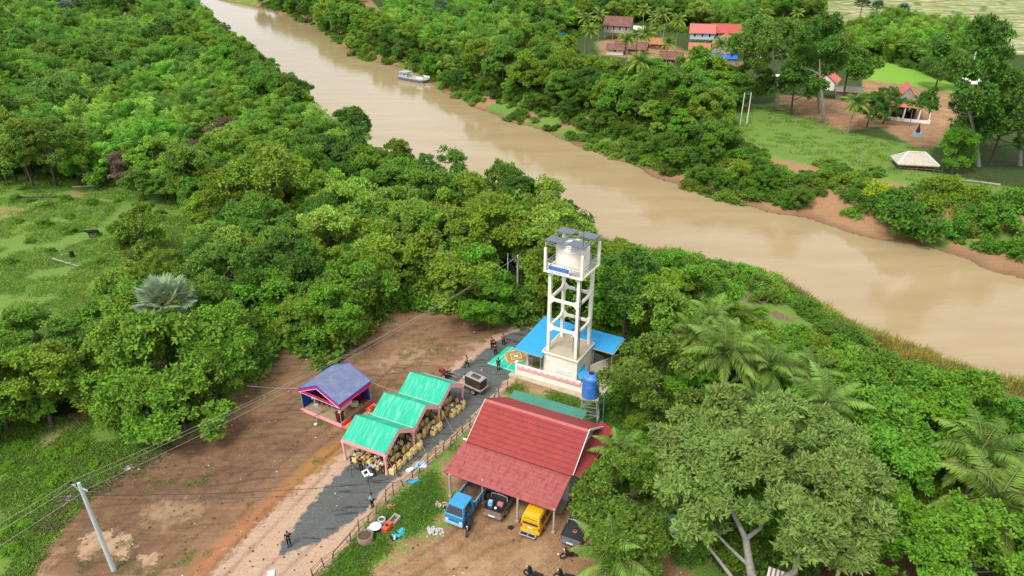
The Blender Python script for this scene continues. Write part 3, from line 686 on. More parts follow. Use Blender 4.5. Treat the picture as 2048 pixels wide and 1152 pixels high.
# ------------------------------------------------------------------ single trees
GREENS = [(1, 1, 1), (1.3, 1.15, .9), (.75, .88, .85), (1.1, 1.15, 1.0), (.62, .75, .85), (1.55, 1.3, 1.5), (.85, 1.1, .8), (1.25, 1.08, .8), (.7, .85, .85), (1.05, 1.1, .9), (.95, 1.2, .95)]
def rtint(q, lo=.8, hi=1.15):
    g_ = q.choice(GREENS); k = q.uniform(lo, hi); return (g_[0]*k, g_[1]*k, g_[2]*k)
def tree(x, y, s=1.0, kind=0, tint=(1, 1, 1), label='', group=None, rz=None, name='broadleaf_tree', lift=1.0, z=None, m=None, sz=1.0, trunk_mat=None):
    cr, tr, ch = BROAD[kind % len(BROAD)]
    z = hz(x, y) if z is None else z
    t = thing(name, label, 'tree' if name != 'shrub' else 'shrub', (x, y, z-.1), R.uniform(0, 6.28) if rz is None else rz, group)
    c = link('crown', cr, t, (0, 0, ch*s*lift)); c.scale = (s*R.uniform(.84, 1.16), s*R.uniform(.84, 1.16), s*sz*R.uniform(.85, 1.2)); c.rotation_euler = (R.uniform(-.16, .16), R.uniform(-.16, .16), 0); c.color = (*tint, 1)
    k = link('trunk', tr, t); k.scale = (s, s, s*lift)
    if m: c.material_slots[0].link = 'OBJECT'; c.material_slots[0].material = m
    if trunk_mat: k.material_slots[0].link = 'OBJECT'; k.material_slots[0].material = trunk_mat
    return t
def bamboo(x, y, s, kind, tint, label, group=None, src=None, name='bamboo_clump'):
    f, c, _ = (src or BAMBOO)[kind % len(src or BAMBOO)]
    t = thing(name, label, 'bamboo', (x, y, hz(x, y)-.1), R.uniform(0, 6.28), group)
    a = link('foliage', f, t); a.scale = (s, s, s); a.color = (*tint, 1); b_ = link('canes', c, t); b_.scale = (s, s, s); return t
def palm(cx, cy, h, s, kind, label, group=None, tint=(1, 1, 1), lean=(0, 0), name='coconut_palm', src=None):
    """crown centre seen at pixel (cx, cy) when the trunk is h tall"""
    x, y = P(cx, cy, h); z0 = hz(x, y); t = thing(name, label, 'palm tree', (x-lean[0], y-lean[1], z0), 0, group)
    h_ = h-z0; mb = MB(); pts = [(lean[0]*(i/7)**1.6, lean[1]*(i/7)**1.6, h_*i/7) for i in range(8)]
    mb.tube(pts, [.22*s+.04, .17*s, .15*s, .14*s, .13*s, .12*s, .12*s, .14*s], PBARK, 8); mb.build('trunk', t)
    f, r = src or COCO[kind % 3]
    a = link('fronds', f, t, (lean[0], lean[1], h_)); a.scale = (s, s, s); a.color = (*tint, 1); a.rotation_euler[2] = R.uniform(0, 6.28)
    b_ = link('midribs', r, a); return t
def at(cx, cy, h):
    """ground position of a tree whose crown centre, h above the ground, shows at the pixel"""
    x, y = P(cx, cy, h)
    for _ in range(3): x, y = P(cx, cy, h+hz(x, y))
    return x, y
# ------------------------------------------------------------------ woods
placed = []     # (x, y, r) of every tree put by hand, kept free of filler trees
def free(x, y, r, k=.75):
    return all((x-a)**2+(y-b)**2 > ((r+c)*k)**2 for a, b, c in placed)
def ht(cx, cy, h, s, kind, tint, label, **kw):
    x, y = at(cx, cy, h); cr, tr, ch = BROAD[kind % len(BROAD)]
    placed.append((x, y, 3.4*s)); return tree(x, y, s, kind, tint, label, lift=h/(ch*s), **kw)
# right of the tower and round the house
ht(1312, 765, 5.0, 1.2, 4, (.95, .95, .9), 'wide mango tree with yellow young leaves beside the blue water tank', m=LEAFY, name='mango_tree')
ht(1250, 985, 4.2, .9, 4, (1.0, 1.1, .9), 'mango tree with yellow shoots over the right end of the red carport roof', m=LEAFY, name='mango_tree')
ht(1248, 1075, 3.8, .74, 0, (1.0, 1.05, .9), 'dark green mango tree partly covering the grey pickup', m=LEAFY, name='mango_tree')
ht(1255, 575, 7.5, 1.2, 6, (.62, .78, .85), 'tall dark tree with visible bare stem directly right of the water tower')
ht(1335, 620, 6.5, 1.05, 5, (1.25, 1.2, 1.15), 'pale green tree right of the tall dark tree by the tower')
ht(1415, 590, 5.0, .95, 3, (1.0, 1.15, .85), 'leafy green tree between the tower and the brown river bank')
ht(1340, 560, 4.0, .85, 1, (.85, 1.1, .7), 'bright green tree near the reeds right of the tower')
ht(978, 610, 3.2, .85, 3, (.85, 1.1, .75), 'rounded bright green tree at the far edge of the dirt yard, left of two poles')
ht(1395, 790, 4.0, .8, 1, (.9, 1.15, .7), 'bright green tree between the yellow-shooted mango and the coconut palms')
ht(545, 375, 8.0, 1.75, 0, (1.35, 1.15, .95), 'large yellow-green flowering tree standing above the left woodland', name='flowering_tree')
ht(645, 390, 6.0, 1.1, 2, (1.5, 1.5, .9), 'lime green creeper-covered tree right of the big flowering tree')
ht(285, 470, 3.6, 1.25, 3, (1.25, 1.2, .8), 'dark mango tree with lime shoots at the right side of the cleared hillside', m=LEAFY, name='mango_tree')
ht(265, 580, 4.4, 1.0, 5, (1.5, 1.25, 1.2), 'whitish flowering tree behind the fan palm')
ht(700, 410, 6.0, 1.15, 2, (1.75, 1.55, 1.9), 'tree with cream blossom in the middle of the left woodland', name='flowering_tree')
ht(825, 455, 6.0, 1.0, 4, (1.45, 1.3, 1.5), 'pale cream-topped tree left of the water tower')
ht(445, 545, 5.5, 1.2, 4, (.85, .95, 1.05), 'feathery blue-green tree above the dirt yard')
ht(115, 190, 7.0, 1.3, 2, (1.1, 1.15, 1.7), 'greyish green broad tree near the left edge of the photo')
for cx, cy, h, s, k, tn, lb in ((330, 735, 4.6, 1.45, 5, (1.05, 1.1, .9), 'biggest leafy tree of the clump below the fan palm'), (425, 690, 4.2, 1.25, 0, (.95, 1.1, .85), 'bushy tree left of the stage tent at the yard edge'), (235, 735, 4.2, 1.2, 3, (1.15, 1.1, .9), 'leafy tree at the left side of the clump below the fan palm'),
        (360, 820, 3.0, 1.0, 5, (1.0, 1.12, .85), 'lowest tree of the clump touching the dirt yard'), (265, 830, 2.8, .95, 1, (1.1, 1.12, .9), 'low tree at the foot of the clump above the grass slope'), (60, 700, 4.6, 1.25, 4, (.85, 1.0, .8), 'fine-leaved tree at the left edge below the cleared field'), (665, 630, 3.8, 1.05, 1, (1.0, 1.15, .8), 'tree with hanging creepers behind the dirt yard')):
    ht(cx, cy, h, s, k, tn, lb)
# big one in front
def big_tree():
    x, y = at(1520, 965, 7.4); placed.append((x, y, 6.4)); z = hz(x, y)
    def cut(C):
        px, py = Q(x+C[:, 0], y+C[:, 1], z+7.4+C[:, 2]); return ~((px > 1425) & (px < 1570) & (py > 1020)) & ~((px > 1570) & (px < 1660) & (py > 985) & (C[:, 2] < 1)) & ~((px < 1425) & (py > 1085))
    me, C = crown('crown_big', 777, rx=8.0, rz=4.4, lobes=84, n=76000, L=.40, Wd=.15, m=LEAFG, lobe=(.09, .25), sprig=8, low=-.5, cut=cut)
    t = thing('breadfruit_tree', 'huge grey-green tree with white forked trunk in the foreground', 'tree', (x, y, z-.1))
    c = link('crown', me, t, (0, 0, 7.4)); c.color = (1, 1, 1, 1)
    mb = MB(); q = random.Random(5); bx, by = P(1512, 1215, 0); base = Vector((bx-x, by-y, 0)); W_ = lambda px, py, h: Vector((P(px, py, h)[0]-x, P(px, py, h)[1]-y, h))
    f1, f2 = W_(1500, 1130, 3.0), W_(1492, 1075, 5.0)
    mb.tube([base, base.lerp(f1, .6)+Vector((.1, 0, 0)), f1, f2], [.42, .34, .30, .24], BARKW, 10)
    for a, pts, r in ((f2, (W_(1480, 1050, 5.8), W_(1462, 1015, 6.6), W_(1455, 970, 7.4)), .22), (f2, (W_(1520, 1055, 5.6), W_(1535, 1015, 6.6), W_(1545, 960, 7.6)), .18), (f1, (W_(1478, 1110, 3.9), W_(1452, 1085, 4.6), W_(1420, 1050, 5.6)), .16), (base.lerp(f1, .4), (W_(1470, 1160, 2.4), W_(1440, 1120, 3.4), W_(1405, 1075, 4.8)), .2), (base.lerp(f1, .3), (W_(1590, 1140, 2.6), W_(1605, 1060, 4.8), W_(1622, 1010, 6.0), W_(1640, 950, 7.4)), .26), (W_(1605, 1060, 4.8), (W_(1600, 1020, 5.8), W_(1585, 975, 7.0)), .14)):
        pts = [a]+list(pts); mb.tube(pts, list(np.linspace(r, r*.45, len(pts))), BARKW, 8)
        for k in range(4):
            e = pts[-1]+Vector((q.uniform(-2.4, 2.4), q.uniform(-.5, 3), q.uniform(-.3, 1.2))); mb.tube([pts[-1], pts[-1].lerp(e, .5)+Vector((0, 0, .25)), e], [r*.42, r*.3, r*.08], BARKW, 5)
    mb.build('trunk', t)
big_tree()
ht(1740, 870, 5.0, 1.15, 5, (.95, 1.2, 1.0), 'smooth green tree touching the right side of the huge grey-green tree')
ht(1770, 960, 4.5, 1.15, 1, (.9, 1.15, .95), 'green tree right of the huge grey-green tree above the brown yard')
ht(1640, 1040, 3.0, .8, 3, (.95, 1.15, .8), 'green tree under the right limbs of the huge grey-green tree')
ht(1840, 880, 4.6, 1.0, 0, (.95, 1.1, .6), 'olive green tree between the coconut palms and the brown yard')
ht(1915, 830, 4.8, 1.1, 3, (.95, 1.1, .7), 'broad tree above the large palm at the right edge')
ht(1855, 1110, 4.0, 1.0, 4, (.95, 1.15, .8), 'fine-leaved green tree in the bottom right corner, left one')
ht(1960, 1125, 4.2, 1.25, 4, (.9, 1.1, .75), 'fine-leaved green tree at the very bottom right corner')
ht(1760, 790, 5.0, 1.1, 2, (.8, .95, .8), 'darker green tree on the slope above the rocks, left of the broad tree')
ht(2040, 880, 4.5, .95, 1, (.7, .95, .75), 'dark tree at the right edge under the bank rocks')
ht(1500, 990, 3.2, .9, 0, (.7, .95, .7), 'low dark tree hidden under the huge grey-green tree')
# far bank, single trees
ht(1910, 300, 4.2, 1.15, 1, (.85, 1.2, .75), 'round bright green tree beside the thatched hut')
ht(1776, 208, 4.5, .95, 4, (.6, .75, .8), 'dark layered tree in front of the red gabled hall, right one', name='almond_tree')
ht(1742, 217, 4.2, .95, 4, (.6, .75, .8), 'dark layered tree in front of the red gabled hall, left one', name='almond_tree')
def tall(bx, by, tx, ty, h, s, kind, tint, label):
    """tall white stem standing at a pixel, crown high up"""
    x, y = P(bx, by, 0); z0 = hz(x, y); cr, tr, ch = BROAD[kind]; placed.append((x, y, 3*s))
    t = thing('tall_forest_tree', label, 'tree', (x, y, z0-.1)); q = random.Random(int(bx))
    dx = P(tx, ty, h)[0]-x
    c = link('crown', cr, t, (dx, 0, h)); c.scale = (s, s, s*1.25); c.color = (*tint, 1); c.rotation_euler[2] = q.uniform(0, 6)
    mb = MB(); mb.tube([(0, 0, 0), (dx*.3, 0, h*.35), (dx*.7, 0, h*.7), (dx, 0, h*1.1)], [.46, .33, .26, .12], BARKW, 9)
    for k in range(6):
        z_ = h*q.uniform(.6, .9); a = q.uniform(0, 6.28); rr = q.uniform(1.2, 2.2)*s
        mb.tube([(dx*z_/h, 0, z_), (dx*z_/h+math.cos(a)*rr*.5, math.sin(a)*rr*.5, z_+.6), (dx*z_/h+math.cos(a)*rr, math.sin(a)*rr, z_+1.6)], [.11, .08, .02], BARKW, 5)
    mb.build('trunk', t)
tall(1555, 218, 1568, 110, 14.5, 2.1, 2, (.85, .9, 1.0), 'tall tree with long white stem nearest the two white poles, thin grey-green crown')
tall(1648, 245, 1675, 150, 13, 2.0, 6, (.6, .75, .75), 'tall tree with white stem in the middle of the far lawn, dense dark crown')
tall(1640, 228, 1640, 130, 12.5, 1.5, 4, (.8, .9, .9), 'slender tall tree just behind the white-stemmed tree on the far lawn')
tall(1958, 330, 1975, 190, 15, 2.3, 6, (.55, .72, .7), 'tall dark tree with leaning white stem right of the thatched hut')
tall(2040, 330, 2045, 210, 12, 2.0, 2, (.6, .75, .7), 'dark tall tree at the right edge beyond the river')
ht(1505, 165, 6, 1.5, 3, (.65, .72, .65), 'wide dark olive tree left of the tall white-stemmed tree')
ht(1590, 180, 6, 1.45, 0, (.45, .6, .6), 'very dark tree between the two tall white-stemmed trees')
ht(1700, 130, 9, 1.6, 5, (.75, .9, .9), 'leafy tree right of the tall dark crown, beside the bright paddy')
ht(1640, 70, 9, 1.7, 1, (.65, .8, .8), 'big dark tree crown above the far lawn, behind the tall stems')
ht(1880, 140, 5, 1.3, 2, (.7, .85, .9), 'low spreading green tree between paddy and pole')
ht(1925, 230, 5.5, 1.35, 3, (.5, .65, .65), 'dark tree left of the leaning white stem')
ht(2000, 270, 6, 1.5, 0, (.5, .65, .6), 'dark tree right of the leaning white stem')

# coconut palms
C3 = [((1450, 705), 8.0, 1.12, 2, 'coconut palm with tallest visible trunk, middle of the row right of the mango tree'),
      ((1535, 735), 6.5, 1.0, 1, 'coconut palm with drooping fronds, second right of the mango tree'),
      ((1648, 808), 8.2, 1.05, 0, 'coconut palm with wide pale fronds behind the huge grey-green tree'),
      ((1632, 745), 5.5, .85, 1, 'small coconut palm between the drooping palm and the wide pale palm'),
      ((1385, 668), 6.0, .8, 2, 'small upright coconut palm touching the blue shelter side of the row'),
      ((1423, 635), 6.5, .85, 0, 'coconut palm highest up the slope in the palm row'),
      ((1515, 800), 4.6, .8, 0, 'low coconut palm in shade under the drooping palm'),
      ((1240, 905), 3.8, .72, 2, 'young coconut palm right of the red roofed house'),
      ((1225, 1115), 3.6, .95, 1, 'coconut palm with dark fronds at the bottom edge, left of the huge tree'),
      ((1962, 905), 6.5, 1.15, 1, 'large coconut palm with blown fronds behind the one at the right edge'),
      ((1993, 1010), 6.5, 1.25, 2, 'largest coconut palm at the right edge with browned lower fronds'),
      ((1335, 850), 2.6, .6, 0, 'small palm at the foot of the yellow-shooted mango tree'),
      ((1826, 208), 5.2, .5, 1, 'thin tilted coconut palm in front of the walled yard'),
      ((1713, 205), 7.0, 1.0, 0, 'drooping coconut palm left of the dark layered trees')]
for (cx, cy), h, s, k, lab in C3:
    palm(cx, cy, h, s, k, lab, 'coconut palms', (1, 1.05, 1) if s < 1.2 else (1.05, 1, .95), lean=(R.uniform(-.5, .5), R.uniform(-.5, .5)))
    x, y = P(cx, cy, h); placed.append((x, y, 1.6*s))
far_palms = [(1078, 15), (1110, 8), (1172, 37), (1199, 30), (1288, 20), (1325, 28), (1309, 37), (1357, 40), (1494, 60), (1255, 78), (1275, 70), (1280, 122), (1336, 85), (1443, 90), (1294, 66), (1428, 122), (1180, 60), (1530, 30), (1595, 25)]
for i, (cx, cy) in enumerate(far_palms):
    palm(cx, cy, 9.5+(i % 3), .88+.1*(i % 2), i, 'coconut palm rising among the village houses across the river', 'village coconut palms', (1.2, 1.15, 1.0))
    x, y = P(cx, cy, 9.5+(i % 3)); placed.append((x, y, 2.0))
for cx, cy, h, s, lab, tn in [(332, 605, 8.2, 1.3, 'fan palm with pale silvery leaves rising from the trees by the yard', (1.2, 1.15, 1.2)), (132, 18, 10, 1.5, 'distant grey fan palm in the upper left woodland', (.9, .95, 1.1)), (150, 8, 10, 1.3, 'fan palm just behind the grey one in the upper left woodland', (.9, .9, 1)), (880, 12, 11, 1.4, 'fan palm on the far bank near the top of the photo', (.9, .95, 1)), (1725, 8, 9, 1.6, 'fan palm standing alone before the rice fields', (.6, .7, .7)), (1755, 14, 8, 1.3, 'small dark fan palm above the far bamboo', (.6, .7, .7)), (1806, 20, 8, 1.2, 'rightmost dark fan palm above the far bamboo', (.6, .7, .7))]:
    palm(cx, cy, h, s, 0, lab, None, tn, name='sugar_palm', src=SUGAR); x, y = P(cx, cy, h); placed.append((x, y, 3.4 if cy > 100 else 1))

# regions of filler woodland, outlined by where their crowns show
REG_L = [(-400, -90), (385, -90), (440, 20), (475, 85), (545, 145), (630, 215), (720, 262), (810, 318), (895, 360), (990, 360), (1095, 395), (1140, 455), (1200, 505), (1235, 560), (1235, 650), (1130, 598), (1040, 585), (950, 575), (880, 560), (800, 570), (735, 590), (715, 640), (650, 660), (560, 625), (490, 665), (460, 720), (425, 780), (395, 820), (320, 840), (250, 835), (215, 800), (195, 760), (165, 730), (90, 775), (20, 805), (-400, 860), (-400, 720), (0, 700), (90, 668), (190, 650), (235, 575), (245, 545), (335, 530), (410, 480), (445, 440), (440, 405), (380, 372), (300, 352), (130, 328), (0, 318), (-400, 320)]
REG_R = [(1215, 520), (1290, 545), (1370, 570), (1450, 610), (1530, 660), (1600, 705), (1700, 745), (1800, 775), (1860, 805), (1900, 850), (2000, 860), (2400, 950), (2400, 1250), (2080, 1120), (2050, 900), (1960, 880), (1800, 960), (1700, 900), (1450, 800), (1390, 830), (1330, 900), (1290, 960), (1330, 1040), (1240, 1100), (1190, 1030), (1290, 860), (1230, 690)]
REG_F = [(500, -90), (700, -90), (705, 30), (690, 70), (740, 95), (800, 110), (860, 130), (900, 155), (1000, 170), (1090, 195), (1200, 245), (1290, 275), (1400, 330), (1480, 360), (1600, 370), (1660, 355), (1560, 315), (1440, 255), (1440, 210), (1500, 158), (1400, 168), (1290, 158), (1200, 138), (1120, 112), (1060, 72), (1200, 25), (1380, 32), (1500, 55), (1500, 20), (1640, 20), (1640, -90), (760, -90), (775, 30), (700, 30), (500, -20)]
REG_F2 = [(1700, 45), (1800, 30), (1900, 40), (1975, 65), (1970, 110), (1900, 130), (1830, 118), (1740, 102), (1690, 90)]
REG_F1 = [(560, -90), (712, -90), (715, 40), (680, 60), (600, 25), (500, 0)]
BAMR = [[(-20, 20), (140, 10), (330, 60), (300, 120), (60, 110)], [(350, -40), (400, -10), (470, 70), (440, 110), (330, 60), (250, 20)], [(540, 190), (640, 240), (760, 300), (740, 330), (620, 290), (500, 250)], [(-20, 120), (60, 100), (180, 150), (200, 250), (150, 300), (70, 260), (-20, 220)], [(750, -40), (900, -20), (1050, 30), (1080, 80), (980, 120), (850, 100), (780, 60)], REG_F2, [(150, 150), (400, 120), (520, 200), (560, 260), (440, 300), (200, 310)], [(1380, -40), (1540, -30), (1560, 40), (1400, 40)]]
def poisson(x0, x1, y0, y1, step, jit=.42, seed=1):
    q = np.random.default_rng(seed); yy = y0; out = []
    while yy < y1:
        st = step(yy); xs = np.arange(x0, x1, st); out.append(np.stack([xs+q.uniform(-jit, jit, len(xs))*st+(st/2 if len(out) % 2 else 0), np.full(len(xs), yy)+q.uniform(-jit, jit, len(xs))*st], 1)); yy += st*.87
    return np.concatenate(out)
cand = poisson(-330, 330, 40, 470, lambda y: 4.1+max(0, y-100)*.0075)
zz = height(cand[:, 0], cand[:, 1]); hh_ = 5.2
PX, PY = Q(cand[:, 0], cand[:, 1], zz+hh_)
bf, bn = bank_d(cand[:, 0], cand[:, 1])
PGX, PGY = Q(cand[:, 0], cand[:, 1], zz)
trees = []; qq = random.Random(21)
blocked = [Z_YARD]
iny = np.zeros(len(cand), bool)
for zp in (Z_YARD, Z_FARDIRT, Z_PADDY): iny |= inpoly(cand[:, 0], cand[:, 1], zp)
for rname, reg in (('L', REG_L), ('R', REG_R), ('F', REG_F), ('G', REG_F2), ('H', REG_F1)):
    k = inpoly(PX, PY, reg) & ~iny & (np.maximum(bf, bn) > 1.5)
    for i in np.where(k)[0]:
        x, y = cand[i]; s = qq.uniform(.68, 1.25)*(1.12 if y > 180 else 1)*(1.0 if rname != 'R' else .8)
        if rname == 'R' and (bn[i] < 13 or inpoly(np.array([x]), np.array([y]), Z_SLOPE)[0]): continue
        if rname in 'LR' and bn[i] < 9: s *= .72
        if rname == 'F' and bf[i] < 10: s *= .6
        if not free(x, y, 2.6*s, .62): continue
        if rname == 'L' and 985 < PX[i] < 1065 and PY[i] > 495: continue
        if rname == 'R' and PX[i] < 1345 and PY[i] > 640: continue
        px, py = PX[i], PY[i]; bam = any(inpoly(np.array([px]), np.array([py]), b)[0] for b in BAMR)
        trees.append((x, y, zz[i], s, rname, bam))
# red-brown dead bamboo
dead = [at(cx, cy, 5) for cx, cy in ((425, 265), (455, 245), (400, 290), (470, 285), (235, 320))]
trees.sort(key=lambda t: t[1]-(200 if t[4] == 'R' else 0))
def where(px, py, rn):
    if rn == 'R': return ('in the thicket above the palm row' if py < 760 else 'in the thicket at the lower right', )[0]
    if rn in 'FH': return 'on the far bank, left of the ferry' if px < 800 else ('on the far bank, between ferry and village' if px < 1150 else 'on the far bank, below the village')
    if rn == 'G': return 'in the clump behind the bright paddy'
    if py > 640: return 'left of the stage tent, by the dirt yard' if px > 300 else 'at the left edge below the cleared field'
    if px > 900: return 'between the river and the water tower'
    if px > 600: return 'behind the dirt yard, mid left bank' if py > 430 else 'along the near river edge'
    if py > 430: return 'around the fan palm above the dirt yard'
    if py > 250: return 'just behind the cleared field' if px < 450 else 'round the big flowering tree'
    return 'in the upper left woodland'
def shade(t): l = t[1]; return 'dark green' if l < .62 else ('mid green' if l < .85 else ('fresh green' if t[0]/t[1] < 1.08 else 'yellowish green')) if l < 1.1 else 'pale bright green'
SHP = ['rounded', 'domed', 'spreading', 'lumpy', 'fine-leaved', 'large-leaved', 'tall narrow', 'feathery', 'creeper-hung']
ZN = {'L': ('woodland on the left bank', 'trees of the left bank woodland'), 'R': ('thicket between the house and the river reeds', 'trees of the thicket behind the palms'), 'F': ('riverside wood on the far bank', 'trees of the far bank wood'), 'G': ('clump behind the bright paddy', 'trees behind the bright paddy'), 'H': ('wood on the far bank at the top of the photo', 'trees at the top of the far bank')}
nb_, nm_b = 0, 0; rest = []
for x, y, z, s, rn, bam in trees:
    if any((x-a)**2+(y-b)**2 < 16 for a, b in dead): continue
    PYt = Q(x, y, z+5)[1]
    lar = fbm(np.array([x]), np.array([y]), 26, 2)[0]
    tn = rtint(qq, .72, 1.22); tn = tuple(c*(.8+.5*lar) for c in tn)
    if bam and s > .8:
        tb = (tn[0]*.95, tn[1]*1.05, tn[2]*.9)
        if nm_b < 210: w_ = shade(tb)+' feathery bamboo clump '+where(*Q(x, y, z+5), rn); bamboo(x, y, s*.9, qq.randrange(3), tb, w_, w_+' group'); nm_b += 1
        else: rest.append((x, y, z, s*.9, 9+qq.randrange(3), tb, rn))
    elif nb_ < 300-0 and (nb_ < 285):
        k = qq.randrange(9); w_ = shade(tn)+' '+SHP[k]+' tree '+where(*Q(x, y, z+5), rn); tree(x, y, s, k, tn, w_, w_+' group', z=z, lift=qq.uniform(.45, .8) if PYt > 560 and rn == 'L' else qq.uniform(.6, 1.15)); nb_ += 1
    else: rest.append((x, y, z, s*qq.uniform(.9, 1.15), qq.randrange(9), tn, rn))
for i, (x, y) in enumerate(dead): bamboo(x, y, .95, 0, (1, 1, 1), 'dried red-brown bamboo clump in the left bank woodland', 'dried bamboo clumps', DEADB, 'dry_bamboo_clump')
srcs = [b for b in BROAD]+[(f, c, 0) for f, c, _ in BAMBOO]
for key, nm_s, lab in (('LR', 'left_bank_woodland', 'distant dense green woodland covering the left bank'), ('FGH', 'far_bank_woodland', 'dense green woodland covering the far bank round the village')):
    rs = [r for r in rest if r[6] in key]
    if rs: scatter(nm_s, srcs, [(r[0], r[1], r[2]-.1) for r in rs], [r[3] for r in rs], [qq.uniform(0, 6.28) for _ in rs], [r[5] for r in rs], lab, [r[4] for r in rs], cat='woodland')
print('TREES', len(trees), nb_, nm_b, len(rest))

# undergrowth below and along the edges of the woods
def grid(step, x0, x1, y0, y1, seed): 
    c = poisson(x0, x1, y0, y1, lambda y: step*(1+max(0, y-90)*.006), .48, seed); return c, height(c[:, 0], c[:, 1])
c, z = grid(1.9, -320, 320, 40, 440, 5); PXc, PYc = Q(c[:, 0], c[:, 1], z+.8); bf, bn = bank_d(c[:, 0], c[:, 1])
k = np.zeros(len(c), bool)
UNDER = [REG_L, REG_R, REG_F, REG_F2, REG_F1]
grow = lambda reg, d: reg
for reg in UNDER: k |= inpoly(PXc, PYc-6, reg) | (inpoly(PXc, PYc-30, reg) & ((PYc < 800) | (PXc > 430)))
k &= ~((PXc < 330) & (PYc > 872)) & ~((PXc < 215) & (PYc > 835))
BANKF = (bf > .6) & (bf < 24); nz = fbm(c[:, 0], c[:, 1], 7, 3)
bankcov = BANKF & (nz > np.where(c[:, 0] > 42, .57, .35))
k |= bankcov
k |= (bn > 4) & (bn < 16) & (c[:, 0] > 10) & (nz > .45)
k &= ~((bn > 0) & (bn < 4.5) & (c[:, 0] > 14)); k &= ~((bn > 0) & (bn < 17) & (c[:, 0] > 46) & (nz < .56))
EDGE_R = [(1230, 700), (1330, 850), (1290, 960), (1180, 1010), (1190, 1100), (1300, 1160), (1560, 1160), (1680, 1080), (1800, 1060), (1860, 1000), (1800, 900), (2100, 1160), (2100, 800), (1500, 640), (1230, 540)]
k |= inpoly(PXc, PYc, EDGE_R)
for zp in (Z_YARD, Z_FARDIRT, Z_PADDY, Z_HOUSE, Z_CLEAR, Z_SOIL, Z_FARTRAIL, Z_GRASSLL, Z_GRASSFAR, Z_SLOPE): k &= ~inpoly(c[:, 0], c[:, 1], zp)
vil = [P(px, py) for px, py in ((1395, 92), (1240, 72), (1450, 85), (1440, 120))]
k &= ~((nz < .45) & inpoly(PXc, PYc, [(1190, 60), (1540, 60), (1540, 145), (1190, 130)]))
k &= (np.maximum(bf, bn) > .5)
kk = k & (PYc < 905) & (PXc < 1150) & (PXc > 400); ed = np.zeros(len(c)); ed[kk] = np.clip(1-np.abs(sdf(c[kk, 0], c[kk, 1], Z_YARD))/4.5, 0, 1)
c = c[k]; z = z[k]; ed = ed[k]; n = len(c)
g_ = np.array(GREENS)[rng.integers(0, len(GREENS), n)]*rng.uniform(.75, 1.2, (n, 1)); 
scatter('undergrowth', BUSH, np.concatenate([c, (z-.15)[:, None]], 1), rng.uniform(.6, 1.45, n)*(1+np.clip(c[:, 1]-120, 0, 200)*.002)*(1+.85*(ed > .1)), rng.random(n)*6.28, g_, 'tangled green shrubs filling the ground under and beside the trees', cat='undergrowth')
print('UNDER', n)
# shrubs one can tell apart
def shrub(px, py, s, kind, tint, label, group=None, sz=1.0, m=None):
    x, y = P(px, py, 0)
    for _ in range(3): x, y = P(px, py, hz(x, y)+.6*s)
    t = thing('shrub', label, 'shrub', (x, y, hz(x, y)-.05), R.uniform(0, 6.28), group)
    o = link('foliage', BUSH[kind % 4], t); o.scale = (s, s, s*sz); o.color = (*tint, 1)
    b_ = MB()
    for j in range(4): a = j*1.6; b_.tube([(0, 0, 0), (math.cos(a)*.5*s, math.sin(a)*.5*s, .7*s)], [.04*s, .015*s], BARK, 4)
    b_.build('stem', t)
    if m: o.material_slots[0].link = 'OBJECT'; o.material_slots[0].material = m
    return t
shrub(1755, 392, 1.5, 0, (2.3, 1.7, .9), 'yellow leafed shrub on the bare clay bank', sz=1.3)
shrub(1720, 420, .9, 1, (2.4, 1.8, 1.0), 'small yellow-green shrub low on the clay bank')
shrub(1830, 388, 3.6, 2, (.55, .8, .65), 'big dark green shrub below the thatched hut')
shrub(1800, 395, 2.6, 1, (.6, .85, .65), 'dark shrub left of the big one below the thatched hut')
shrub(1640, 402, 1.6, 1, (1.0, 1.0, .8), 'olive shrub at the left end of the clay bank')
for i, (px, py, s) in enumerate([(1688, 440, 1.1), (1715, 455, 1.6), (1745, 468, 1.7), (1775, 472, 1.4), (1565, 420, 1.6), (1590, 425, 1.5), (1545, 415, 1.3)]):
    shrub(px, py, s, i, (.62, .75, .6), 'dark shrub in a row along the far waterline', 'dark shrubs along the far waterline', .8)
shrub(1900, 478, 1.9, 3, (.75, 1.6, 1.0), 'bright green creeper mound on the clay bank', sz=.6)
for px, py, s in ((1850, 460, 2.2), (1870, 440, 2.4), (1930, 440, 2.0)): shrub(px, py, s, 0, (1.1, 1.0, .6), 'olive shrub on the clay bank near the right edge', 'olive shrubs on the clay bank')
for px, py, s in ((1985, 465, 2.6), (1975, 500, 1.6), (2042, 520, 2.0), (2020, 440, 2.4), (2000, 400, 2.4), (2040, 400, 2.2)): shrub(px, py, s, 1, (.75, 1.0, .7), 'green shrub on the slope at the right edge', 'green shrubs on the right edge slope')
shrub(205, 350, 1.7, 2, (.5, .85, .8), 'blue-green pointed shrub at the top of the cleared field', sz=1.6)
for i in range(34):
    px, py = [(45, 375), (30, 395), (60, 400), (90, 408), (130, 395), (140, 430), (185, 402), (35, 440), (85, 445), (145, 460), (190, 465), (60, 480), (100, 500), (200, 520), (20, 520), (130, 455), (235, 400), (300, 410), (320, 425), (250, 430), (345, 395), (370, 405), (20, 930), (60, 945), (110, 960), (40, 890), (100, 910), (80, 1000), (15, 1060), (50, 1050), (25, 1100), (150, 900), (170, 880), (190, 930)][i]
    low = py > 850
    shrub(px, py, (.48 if low else .62)*R.uniform(.7, 1.25), i, (1.1, 1.25, .8) if low else (.9, 1.1, .8), 'small leafy bush on the '+('grass slope left of the dirt yard' if low else 'cleared green field'), 'bushes on the grass left of the yard' if low else 'bushes dotted over the cleared field')
